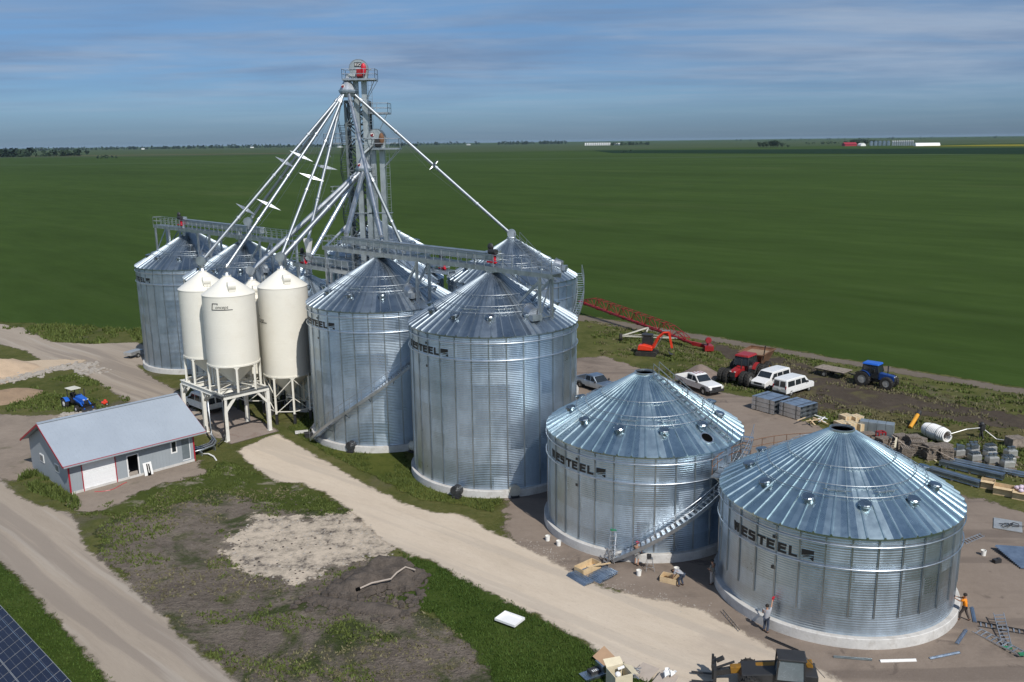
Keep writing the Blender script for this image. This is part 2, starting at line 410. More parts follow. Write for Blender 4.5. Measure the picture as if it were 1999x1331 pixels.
gmat('lane', [(.285,.240,.194),(.343,.290,.236),(.385,.328,.268)], scales=(.09,.4,2.0,10.), edge=.5, escale=.9, bump=.3, bscale=10, stretch=(.22,1.6,1), rot=rot_of(.75,-.68), speck=(.22,.19,.16), speckamt=.3, tracks=[((.24,.205,.175),.6,.48,.60,.65),((.40,.355,.305),.9,.56,.66,.5)])
gmat('dirt', [(.18,.15,.125),(.255,.21,.172),(.315,.262,.215)], scales=(.09,.5,2.2,10.), edge=.8, bump=.45, bscale=6, speck=(.12,.105,.09), speckamt=.4, patch=[((.095,.095,.055),.22,.56,.68,.55)])
gmat('sandroad', [(.42,.33,.235),(.50,.40,.295),(.55,.455,.35)], edge=.6, bump=.3)
gmat('yard', [(.195,.157,.128),(.24,.195,.161),(.285,.235,.196)], scales=(.06,.35,1.8,9.), edge=1.0, escale=.5, bump=.35, bscale=7, speck=(.29,.25,.21), speckamt=.3, patch=[((.125,.102,.088),.10,.52,.68,.7),((.27,.23,.19),.21,.60,.72,.6),((.11,.09,.078),.55,.60,.68,.6)], tracks=[((.13,.106,.092),.35,.54,.62,.5)])
gmat('track', [(.115,.095,.078),(.155,.130,.105),(.19,.162,.13)], edge=.9, bump=.4)
gmat('mud', [(.050,.040,.032),(.072,.058,.046),(.105,.085,.066)], scales=(.10,.5,2.,8.), edge=2.2, escale=.25, bump=.8, bscale=3, bdist=.15, patch=[((.115,.105,.048),.30,.52,.66,.65)])
gmat('dryweed', [(.060,.060,.024),(.105,.095,.042),(.17,.145,.075)], scales=(.10,.5,2.,8.), edge=2.0, escale=.3, bump=.9, bscale=3, bdist=.2)
gmat('waste', [(.115,.096,.080),(.185,.155,.128),(.265,.224,.184)], scales=(.10,.5,2.,8.), edge=1.6, escale=.35, bump=1., bscale=4, bdist=.3, lo=.38, hi=.62,
     patch=[((.040,.062,.014),.17,.47,.60,.85),((.075,.090,.026),.55,.54,.66,.6),((.30,.26,.215),.4,.62,.72,.55)])
gmat('grassmid', [(.034,.052,.012),(.062,.080,.020),(.105,.112,.042)], scales=(.12,.6,2.5,9.), edge=1.5, escale=.5, bump=.9, bscale=5, bdist=.15, patch=[((.27,.235,.19),.35,.53,.63,.8)])
gmat('slabm', [(.235,.19,.165),(.275,.228,.20),(.31,.262,.232)], scales=(.2,.7,2.,8.), edge=.05, bump=.25, patch=[((.20,.135,.11),.4,.55,.66,.5)])
road=[(-26.7,81.5),(-24.2,86.6),(-19.8,81.2),(-16.5,77.0),(-12.5,71.9),(-8.9,67.9),(-6.3,66.1),(-4.0,65.7),(-2.1,62.8),(0.2,60.4),(2.0,58.4),(4.0,55.7),(5.9,53.5),(9.3,51.9),(11.7,50.6),(13.3,48.3),(14.7,46.5),(16.0,45.0),(17.6,43.0),(19.0,40.9),(12.4,38.4),(10.2,40.1),(7.9,43.2),(5.6,45.2),(3.5,47.9),(1.7,50.0),(-0.2,51.8),(-2.2,53.7),(-4.8,56.6),(-6.0,58.1),(-8.3,59.5),(-10.1,61.7),(-12.9,66.5),(-15.7,70.3),(-18.4,72.7),(-20.8,73.3),(-23.0,75.9)]
patch=[(-20.2,65.7),(-18.0,65.8),(-15.5,65.4),(-12.9,66.5),(-9.4,61.7),(-7.9,59.1),(-11.0,58.0),(-12.9,56.1),(-14.9,54.4),(-16.9,55.5),(-19.1,57.0),(-20.9,59.5),(-21.5,62.0)]
lane=[(-60.3,82.7),(-45.8,74.8),(-41.6,70.3),(-38.4,68.3),(-35.5,66.7),(-33.9,64.2),(-31.3,60.2),(-26.8,55.7),(-23.0,51.6),(-19.3,47.4),(-14.7,43.0),(-10.4,38.9),(-18.1,39.0),(-22.3,43.8),(-27.5,49.2),(-32.4,54.5),(-36.9,58.8),(-53.1,72.1)]
apron=[(-38.5,71.6),(-35.4,67.2),(-33.0,67.9),(-31.3,72.7),(-29.5,73.9),(-27.8,75.4),(-29.4,78.8),(-34.8,75.7)]
leftdirt=[(-69.7,96.7),(-56.9,94.6),(-53.0,93.7),(-46.8,94.8),(-44.1,96.6),(-41.4,98.5),(-46.3,86.8),(-43.6,76.6),(-44.6,74.1),(-58.3,79.8)]
backroad=[(-106.0,150.8),(-85.9,146.4),(-80.0,142.7),(-69.8,131.5),(-62.7,129.7),(-56.7,130.7),(-48.8,123.0),(-46.3,116.3),(-51.1,116.6),(-45.4,108.9),(-40.0,102.8),(-35.5,95.3),(-31.4,91.4),(-28.4,84.2),(-31.1,86.2),(-39.2,97.4),(-44.4,98.7),(-52.2,108.0),(-59.3,116.2),(-64.7,119.3),(-70.6,125.8),(-77.0,130.5),(-96.0,135.9)]
sandroad=[(-79.0,110.5),(-70.9,119.6),(-67.8,119.2),(-64.1,120.2),(-59.3,119.9),(-58.6,118.4),(-60.7,116.2),(-62.1,111.0),(-63.8,106.9),(-69.7,96.7)]
yard=[(-0.2,60.0),(-0.8,67.6),(0.3,72.6),(5.0,84.8),(8.3,116.9),(12.6,118.2),(15.7,112.1),(19.0,106.3),(25.4,98.7),(27.6,96.9),(29.9,88.8),(32.9,83.8),(34.7,77.1),(36.4,69.1),(39.9,64.9),(46.6,57.6),(30.7,35.9),(18.0,39.9),(17.5,42.8),(13.3,48.0),(9.2,51.4),(4.0,55.3)]
slab=[(-27.9,83.3),(-24.1,87.3),(-29.5,93.9),(-34.6,100.3),(-35.9,97.3)]
farm=[(-125.4,165.3),(-86.9,148.2),(-77.0,145.8),(-59.8,139.4),(-49.6,140.8),(-7.9,134.4),(12.3,148.0),(30.6,129.5),(41.8,117.5),(59.7,99.9),(72.3,85.4),(30.6,32.7),(-29.6,33.7)]
track=[(0.1,163.4),(12.2,147.1),(30.5,128.8),(41.6,116.9),(59.4,99.3),(72.0,85.1),(70.4,83.1),(58.0,96.8),(40.8,114.4),(29.8,125.8),(11.8,141.9),(0.1,157.1)]
mud=[(28.3,125.9),(35.0,117.9),(39.4,110.3),(42.3,104.2),(45.0,98.9),(48.8,94.6),(53.7,89.3),(60.1,82.7),(56.2,77.0),(51.3,84.9),(43.0,89.2),(35.5,92.2),(31.1,92.4),(31.3,100.6),(31.2,111.6),(28.9,115.9)]
dryweed=[(33.6,93.3),(38.4,91.2),(44.0,89.1),(50.9,84.3),(56.2,77.0),(52.8,72.0),(47.7,78.7),(42.8,83.4),(38.4,88.5),(34.5,89.5)]
waste=[(-32.3,64.2),(-29.9,72.5),(-24.1,71.1),(-19.6,72.1),(-13.0,67.0),(-11.1,58.4),(-6.1,55.2),(-7.1,51.8),(-1.7,47.0),(-0.2,43.3),(1.0,38.6),(-10.4,38.9),(-14.9,43.6),(-22.8,50.9),(-26.8,55.7),(-29.6,58.9)]
lush=[(-8.3,59.3),(-4.8,56.6),(-0.2,51.8),(5.6,45.2),(10.2,40.1),(7.0,36.3),(-0.2,40.3),(-2.3,46.4),(-5.0,50.5),(-7.8,52.5),(-6.4,55.2)]
lush2=[(-36.6,58.3),(-32.2,54.1),(-27.3,48.9),(-22.2,43.6),(-18.0,38.6),(-33.4,38.9),(-54.4,67.8)]
grassmid=[(-26.9,78.7),(-22.9,75.3),(-18.2,72.1),(-13.0,67.0),(-18.2,66.6),(-22.5,69.9),(-25.5,71.2),(-28.4,68.5),(-31.6,66.1),(-35.1,66.7),(-31.2,72.5),(-28.0,74.8)]
grassverge=[(-23.4,87.9),(-17.7,80.4),(-11.8,73.6),(-7.8,68.9),(-4.3,67.8),(-1.8,66.1),(-0.6,69.8),(-8.2,72.9),(-10.3,80.2),(-18.4,84.2),(-22.3,94.7)]

base = MB(); base.add([(-24000,-2000,0),(24000,-2000,0),(24000,24000,0),(-24000,24000,0)], [(0,1,2,3)])
fo = base.build('field', 'field'); fo['kind'] = 'structure'
structure('weedy_ground', farm, .01, 'weeds', 2., 4)
structure('track', track, .02, 'track', 1., 2.5)
structure('mud', mud, .024, 'mud', 1., 5)
structure('dry_weed_ground', dryweed, .028, 'dryweed', 1., 5)
structure('dirt_yard', leftdirt, .024, 'dirt', 1., 2.5)
structure('back_road', backroad, .030, 'lane', 1., 2.5)
structure('sand_track', sandroad, .036, 'sandroad', 1., 2.5)
structure('waste_ground', waste, .020, 'waste', .8, 4)
structure('grass_patch', grassmid, .026, 'grassmid', .8, 4)
structure('lawn', lush, .030, 'lush', .8, 2)
structure('lane_verge', lush2, .030, 'lush', .8, 2)
structure('road_verge', grassverge, .034, 'verge', .8, 2)
structure('yard', yard, .026, 'yard', 1., 3)
structure('lane', lane, .036, 'lane', .8, 2)
structure('shed_apron', apron, .034, 'dirt', .6, 2)
structure('gravel_patch', patch, .034, 'patch', .6, 5)
structure('gravel_road', road, .040, 'road', .8, 2)

# --------------------------------------------------------------- grain bins
R = 7.28; SL = .6018; TR = R+.14
LET = {
 'E': [[(0,0),(.26,0),(.26,1),(0,1)],[(.26,0),(.86,0),(.86,.23),(.26,.23)],[(.26,.385),(.80,.385),(.80,.615),(.26,.615)],[(.26,.77),(.86,.77),(.86,1),(.26,1)]],
 'S': [[(.06,0),(.80,0),(.90,.12),(.90,.23),(0,.23),(0,.06)],[(.62,.23),(.90,.23),(.90,.50),(.78,.615),(.62,.385)],[(.10,.385),(.62,.385),(.78,.615),(.28,.615),(0,.52)],[(0,.52),(.28,.615),(.28,.77),(0,.77)],[(0,.77),(.88,.77),(.88,.95),(.82,1),(.08,1),(0,.9)]],
 'T': [[(0,.77),(.90,.77),(.90,1),(0,1)],[(.32,0),(.58,0),(.58,.77),(.32,.77)]],
 'L': [[(0,0),(.26,0),(.26,1),(0,1)],[(.26,0),(.82,0),(.82,.23),(.26,.23)]],
 'W': [[(.16,0),(.40,0),(.27,1),(0,1)],[(.26,0),(.40,0),(.62,.95),(.46,.95)],[(.68,0),(.82,0),(.62,.95),(.46,.95)],[(.68,0),(.92,0),(1.08,1),(.81,1)]],
 '#': [[(0,.38),(1.15,.62),(1.15,1),(0,1)],[(.10,.27),(1.15,.52),(1.15,.44),(.22,.22)],[(.72,.22),(1.15,.34),(1.15,0),(1.02,0)]],
}
def bend(mb, quads, s0, z0, h, rr, phi, inset=0):
    for q in quads:
        n = len(q); P = []
        for lay in (rr-.03, rr):
            for x, y in q:
                a = phi+(s0+x*h)/rr; P.append((lay*math.cos(a), lay*math.sin(a), z0+y*h))
        mb.add(P, [tuple(range(n))[::-1], tuple(range(n, 2*n))]+[(i, (i+1) % n, n+(i+1) % n, n+i) for i in range(n)])
ST_OFF = rad(3.7)   # stiffeners turned so that the letters stand in pairs between them
def wordmark(h=.61, rr=R+.036):
    mb = MB()
    for ch, k, s0 in (('W',0,-.74),('E',0,.11),('S',0,.77),('T',1,.11),('E',1,.77),('E',2,.11),('L',2,.79),('#',3,.11)):
        bend(mb, LET[ch], s0, 0, h, rr, rad(-163.125+11.25*k)+ST_OFF)
    return mb
cache = {}
def cached(key, fn):
    if key not in cache: cache[key] = fn()
    return cache[key]
def wall_mesh(h, r, pitch, nseg, mat):
    mb = MB(); k = int(h/pitch)*4; P = []; rs = random.Random(int(h*10)); ns = 16 if r > 5 else 8
    for j in range(k+1):
        z = h*j/k; rr = r+.0135*math.sin(2*PI*(j+.5)/4)
        for i in range(nseg):
            a = 2*PI*i/nseg; P.append((rr*math.cos(a), rr*math.sin(a), z))
    F = []; pvs = []
    tab = {}
    for j in range(k):
        ring = int(h*j/k/1.12)
        for i in range(nseg):
            F.append((j*nseg+i, j*nseg+(i+1) % nseg, (j+1)*nseg+(i+1) % nseg, (j+1)*nseg+i))
            sh = (ring, int((i+ (ring % 2)*nseg/ns/2)/nseg*ns) % ns)
            if sh not in tab: tab[sh] = rs.random()
            pvs.append(tab[sh])
    mb.v = P; mb.f = F; mb.pv = pvs
    return mb.mesh('wall', mat, True)
def roof_mesh(r, rtop, nrib, mat):
    mb = MB(); rs = random.Random(3); hs = r*SL
    rl = [r, r*.985, r*.72, r*.45, r*.25, rtop] if rtop < r*.22 else [r, r*.6, rtop]
    P = []; per = 5
    for rr in rl:
        wd = (.05+.11*rr/R)/2; hh = .035+.06*rr/R; z = (r-rr)*SL
        for i in range(nrib):
            a0 = 2*PI*i/nrib
            for o_, dz in ((-wd, 0), (-wd*.55, hh), (wd*.55, hh), (wd, 0)):
                a = a0+o_/rr; P.append((rr*math.cos(a), rr*math.sin(a), z+dz))
            a = a0+PI/nrib; P.append((rr*math.cos(a), rr*math.sin(a), z+.004))
    n = nrib*per; val = [rs.random() for _ in range(nrib)]
    mb.v = P
    for j in range(len(rl)-1):
        for i in range(n):
            k = (i+1) % n; mb.f.append((j*n+i, j*n+k, (j+1)*n+k, (j+1)*n+i))
            mb.pv.append(val[(i//per+(1 if i % per == 4 else 0)) % nrib] if i % per > 2 else .75)
    # turned down eave lip
    b0 = len(mb.v); 
    for i in range(n):
        x, y, z = P[i]; mb.v.append((x, y, -.09))
    for i in range(n):
        k = (i+1) % n; mb.f.append((b0+i, b0+k, k, i)); mb.pv.append(.4)
    return mb.mesh('roof', mat)
def onroof(r, phi, z_e, lift=0): return (r*math.cos(phi), r*math.sin(phi), z_e+(TR-r)*SL+lift)
def vent_mesh():
    mb = MB(); mb.lathe([(.30,-.12),(.30,.13),(.37,.13),(.39,.16),(.39,.23),(.34,.28),(.0,.30)], 14); return mb.mesh('roof_vent', 'galv_roof_aged', False)
def exhaust_mesh():
    mb = MB(); mb.box((0,0,.1), (1.1,1.0,.5)); mb.tube((0,0,.30), (-.75,0,.55), .58, n=18); mb.tube((-.75,0,.55), (-.79,0,.56), .64, n=18); return mb.mesh('roof_exhaust', 'galv_steel')
def stair(parent, r, ph0, ph1, z0, z1, wdt=.75):
    n = int((z1-z0)/.21); tr = MB(); st = MB(); hr = MB(); po = MB()
    pts = {k: [] for k in 'abcd'}; sts = []; pos_ = []
    for i in range(n+1):
        f = i/n; ph = ph0+(ph1-ph0)*f; z = z0+(z1-z0)*f
        c_, s_ = math.cos(ph), math.sin(ph); rm = r+.15+wdt/2
        tr.box((rm*c_, rm*s_, z), (wdt, .26, .035), rz=ph)
        for k, rr, dz in (('a', r+.15, 0), ('b', r+.15+wdt, 0), ('c', r+.15+wdt, 1.02), ('d', r+.15+wdt, .55)):
            pts[k].append((rr*c_, rr*s_, z+dz))
        if i % 4 == 0:
            rr = r+.15+wdt; hr.tube((rr*c_, rr*s_, z), (rr*c_, rr*s_, z+1.02), .022, n=5)
        if i % 8 == 2:
            po = MB(); po.bar((r*c_, r*s_, z-.75), ((r+.15+wdt)*c_, (r+.15+wdt)*s_, z-.12), .06); po.bar((r*c_, r*s_, z-.12), ((r+.15+wdt)*c_, (r+.15+wdt)*s_, z-.12), .06); pos_.append(po)
    for k in 'ab':
        p = pts[k]; st = MB()
        for i in range(n): st.bar(Vector(p[i])-Vector((0,0,.06)), Vector(p[i+1])-Vector((0,0,.06)), .045, .26)
        sts.append(st)
    hr.path(pts['c'], .026, 5); hr.path(pts['d'], .020, 5)
    s = sts[0].build('spiral_stair', 'galv_steel', parent); sts[1].build('stringer', 'galv_steel', s)
    tr.build('tread', 'galv_bright', s)['kind'] = 'stuff'
    hr.build('handrail', 'galv_steel', s); [q.build('stair_bracket', 'zinc_dark', s) for q in pos_]
def bin_top_walk(parent, z_e, phi, r0=TR-.2, r1=1.0, rails=True):
    mb = MB(); hr = MB(); c_, s_ = math.cos(phi), math.sin(phi); tx, ty = -s_, c_
    def P(r, w_, l): return (r*c_+w_*tx, r*s_+w_*ty, z_e+(TR-r)*SL+l)
    for w_ in (-.38,.38):
        mb.bar(P(r0,w_,.12), P(r1,w_,.12), .05, .12)
        if rails:
            hr.tube(P(r0,w_,1.1), P(r1,w_,1.1), .028, n=5); hr.tube(P(r0,w_,.62), P(r1,w_,.62), .022, n=5)
            for i in range(6):
                r = r0+(r1-r0)*i/5; hr.tube(P(r,w_,.1), P(r,w_,1.1), .026, n=5)
    for i in range(16):
        r = r0+(r1-r0)*i/15; mb.bar(P(r,-.38,.16), P(r,.38,.16), .12, .03)
    l = mb.build('roof_ladder', 'galv_steel', parent)
    if rails: hr.build('handrail', 'zinc_dark', l)
def grain_bin(loc, h, hc, label, opened=False, st0=.05, old=False, text=True, pitch=.15, nvent=11, vph=.2, exhausts=(), rings=(.55,1.95), aged=False):
    t = thing('grain_bin', label, 'grain bin', loc, 0, 'large corrugated steel grain bins')
    wm, rmn = ('galv_old', 'galv_roof_aged') if old else ('galv_wall', 'galv_roof_aged' if aged else 'galv_roof')
    def found():
        mb = MB(); mb.lathe([(R+.34,-.3),(R+.33,hc-.03),(R+.30,hc),(R-.35,hc)], 128); return mb.mesh('foundation', 'concrete')
    obj('foundation', cached(('f', hc), found), t)
    obj('wall', cached(('w', h, old), lambda: wall_mesh(h, R, pitch, 160, wm)), t, (0,0,hc))
    ze = hc+h-.02; rt = .70 if opened else .42
    rf = obj('roof', cached(('r', rt, old, aged), lambda: roof_mesh(TR, rt, 48, rmn)), t, (0,0,ze))
    mb = MB(); zt = ze+(TR-rt)*SL
    if opened: mb.lathe([(rt+.07,zt-.10),(rt+.07,zt+.11),(rt+.02,zt+.12),(rt+.01,zt-.02)], 40); mb.build('roof_collar', 'galv_bright', rf)
    else: mb.lathe([(rt+.12,zt-.12),(rt+.12,zt+.10),(.30,zt+.22),(.30,zt+.40),(0,zt+.40)], 24); mb.build('roof_cap', 'galv_steel', rf)
    rf.children[0].location.z = -ze
    if opened:   # interior shade put in as colour: black floor and added liner below the opening
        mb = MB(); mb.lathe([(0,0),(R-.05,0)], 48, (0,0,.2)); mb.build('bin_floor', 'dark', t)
        mb = MB(); mb.lathe([(TR-.3,ze+.1),(rt+.30,zt-.22),(rt+.012,zt-.02)], 48); mb.build('shade_liner', 'dark', t)
    # stiffeners
    def stf():
        mb = MB(); H_ = h-st0
        mb.box((-.008,-.036,H_/2), (.045,.022,H_)); mb.box((-.008,.036,H_/2), (.045,.022,H_)); mb.box((-.020,0,H_/2), (.02,.05,H_)); return mb.mesh('stiffener', 'stiff')
    sm = cached(('s', h, st0), stf)
    for i in range(32):
        a = 2*PI*(i+.5)/32+ST_OFF; obj('stiffener', sm, t, ((R+.05)*math.cos(a), (R+.05)*math.sin(a), hc+st0), a)
    for dz in rings:
        def ring():
            mb = MB(); n = 96
            mb.path([((R+.145)*math.cos(2*PI*i/n), (R+.145)*math.sin(2*PI*i/n), 0) for i in range(n)], .042, 6, True); return mb.mesh('wind_ring', 'galv_bright', True)
        obj('wind_ring', cached('ring', ring), t, (0,0,hc+h-dz))
    for r in (3.25,4.45,5.15):
        def rr_():
            mb = MB(); n = 64
            mb.path([(r*math.cos(2*PI*i/n), r*math.sin(2*PI*i/n), .17) for i in range(n)], .030, 5, True)
            for i in range(24):
                a = 2*PI*i/24; mb.bar((r*math.cos(a), r*math.sin(a), 0), (r*math.cos(a), r*math.sin(a), .17), .03)
            return mb.mesh('roof_ring', 'galv_steel', True)
        obj('roof_ring', cached(('rr', r), rr_), t, (0,0,ze+(TR-r)*SL))
    vm = cached('vent', vent_mesh)
    for i in range(nvent):
        a = vph+2*PI*i/nvent; p = onroof(5.55, a, ze, .05); o = obj('roof_vent', vm, t, p, a); o.rotation_euler = (0, rad(12), a)
    # short step brackets near the rings
    for a in (-1.95, -1.35):
        def brk():
            m2 = MB(); m2.bar((0,-.8,.16), (0,.8,.16), .04); m2.bar((.12,-.5,.14), (.12,.5,.14), .04)
            for y in (-.5, 0, .5): m2.bar((.0,y,.0), (.1,y,.22), .05)
            return m2.mesh('roof_bracket', 'galv_bright')
        obj('roof_bracket', cached('brk', brk), t, onroof(4.75, a, ze), a)
    for a in exhausts:
        o = obj('roof_exhaust', cached('exh', exhaust_mesh), t, onroof(5.9, a, ze, .1), a)
    if text:
        obj('lettering', cached('word', lambda: wordmark().mesh('lettering', 'black_paint')), t, (0,0,hc+h-1.80))
        # small dark inspection plates beside the lettering
        for dz in (-.06, .80, 2.75) if not old else (.3,):
            m2 = MB(); bend(m2, [[(0,0),(1.6,0),(1.6,1),(0,1)]], 0, 0, .19, R+.06, rad(-139)); m2.build('sight_plate', 'black_iron', t).location.z = hc+h-dz-.25
    return t, ze
HC = .66
b1, ze1 = grain_bin((20.81,53.58), 6.14, HC, 'short open-topped grain bin whose stiffeners stop above its bottom ring, nearest the camera', True, st0=1.15, pitch=.15, vph=.05)
b2, ze2 = grain_bin((9.95,64.61), 7.07, HC, 'short open-topped grain bin with a silver spiral stair climbing its front', True, pitch=.15, vph=.25)
b3, ze3 = grain_bin((-1.64,76.51), 12.98, HC, 'tall grain bin under the right end of the right conveyor, fully readable lettering', aged=True, vph=.12, exhausts=(-.95,), pitch=.15)
b4, ze4 = grain_bin((-13.03,87.84), 12.98, HC, 'tall grain bin with a spiral stair, right beside the cream hopper bins', aged=True, vph=.3, exhausts=(-.9,), pitch=.15)
b5, ze5 = grain_bin((-42.45,118.6), 12.90, HC, 'tall grain bin at the far left end, only the last letters of its lettering showing', old=True, vph=.15, exhausts=(-.95,), pitch=.16)
b6, ze6 = grain_bin((-32.3,107.9), 12.75, HC, 'tall grain bin behind the cream hopper bins, roof crossed by a dark spout shadow', old=True, text=False, vph=.3, exhausts=(-.95,), pitch=.16)
b8, ze8 = grain_bin((.1,100.3), 13.30, HC, 'tall back-row grain bin whose peak takes the long right-hand spout', aged=True, vph=.2, exhausts=(-.35,), pitch=.13, text=False)
b9, ze9 = grain_bin((-18.8,126), 13.30, HC, 'grain bin mostly hidden behind the elevator tower, only a slope of its roof showing', old=True, text=False, pitch=.2)
stair(b2, R, rad(-113), rad(-24), .25, HC+7.0)
stair(b4, R, rad(-150), rad(-12), .3, HC+12.9)
stair(b8, R, rad(-120), rad(10), .3, HC+13.2)
bin_top_walk(b2, ze2, rad(-42)); bin_top_walk(b8, ze8, rad(-52)); bin_top_walk(b3, ze3, rad(55)); bin_top_walk(b4, ze4, rad(60))
# eave platform and manhole of the second bin
mb = MB(); a = rad(-48); mb.lathe([(0,.06),(.42,.06),(.42,0)], 18); o = mb.build('manhole', 'dark', b2); o.location = onroof(6.45, rad(-56), ze2, .05); o.rotation_euler = (0, math.atan(SL), rad(-56))
mb = MB(); mb.lathe([(.42,-.02),(.52,-.02),(.52,.09),(.42,.09)], 18); mb.build('manhole_rim', 'galv_bright', o)
# walkway with handrails round the far eave of the first bin
hr = MB(); fl_ = MB(); P1 = []; P2 = []; P0 = []
for i in range(15):
    a = rad(150-95*i/14); z = ze1-.55+.75*i/14
    P0.append((8.25*math.cos(a), 8.25*math.sin(a), z)); P1.append((8.25*math.cos(a), 8.25*math.sin(a), z+1.05)); P2.append((8.25*math.cos(a), 8.25*math.sin(a), z+.55))
    hr.tube(P0[-1], P1[-1], .026, n=5); fl_.box((7.8*math.cos(a), 7.8*math.sin(a), z), (.85,.9,.05), rz=a)
    fl_.bar((R*math.cos(a), R*math.sin(a), z-.7), P0[-1], .06)
hr.path(P1, .028, 5); hr.path(P2, .024, 5)
o = fl_.build('eave_walkway', 'galv_steel', b1); hr.build('handrail', 'rust_brown', o)
# the two smaller bins under the middle conveyors
def small_bin(loc, r, h, label):
    t = thing('hopper_bin', label, 'grain bin', loc, 0, 'small corrugated steel bins between the rows')
    mb = MB(); mb.lathe([(r+.3,-.3),(r+.3,.4),(r-.3,.4)], 48); mb.build('foundation', 'concrete', t)
    obj('wall', wall_mesh(h, r, .2, 72, 'galv_old'), t, (0,0,.4))
    rf = obj('roof', roof_mesh(r+.12, .35, 26, 'galv_old'), t, (0,0,.38+h))
    mb = MB(); zt = (r+.12-.35)*SL; mb.lathe([(.45,zt-.1),(.45,zt+.1),(.25,zt+.2),(.25,zt+.4),(0,zt+.4)], 20); mb.build('roof_cap', 'galv_steel', rf)
    for i in range(20):
        a = 2*PI*i/20; m2 = MB(); m2.box((0,0,h/2), (.06,.12,h)); o = obj('stiffener', cached(('ss', h), lambda: m2.mesh('stiffener', 'zinc_dark')), t, ((r+.05)*math.cos(a), (r+.05)*math.sin(a), .4), a)
    for i in range(5):
        a = -2.2+i*.8; obj('roof_vent', cached('vent', vent_mesh), t, ((r*.72)*math.cos(a), (r*.72)*math.sin(a), .45+h+(r*.28+.12)*SL))
small_bin((-22.4,97.3), 3.2, 12.6, 'small steel bin with a pointed half-shaded roof between the tall bins')
small_bin((-12.0,99.5), 4.3, 13.6, 'mid-sized steel bin tucked behind the tower between the two rows')

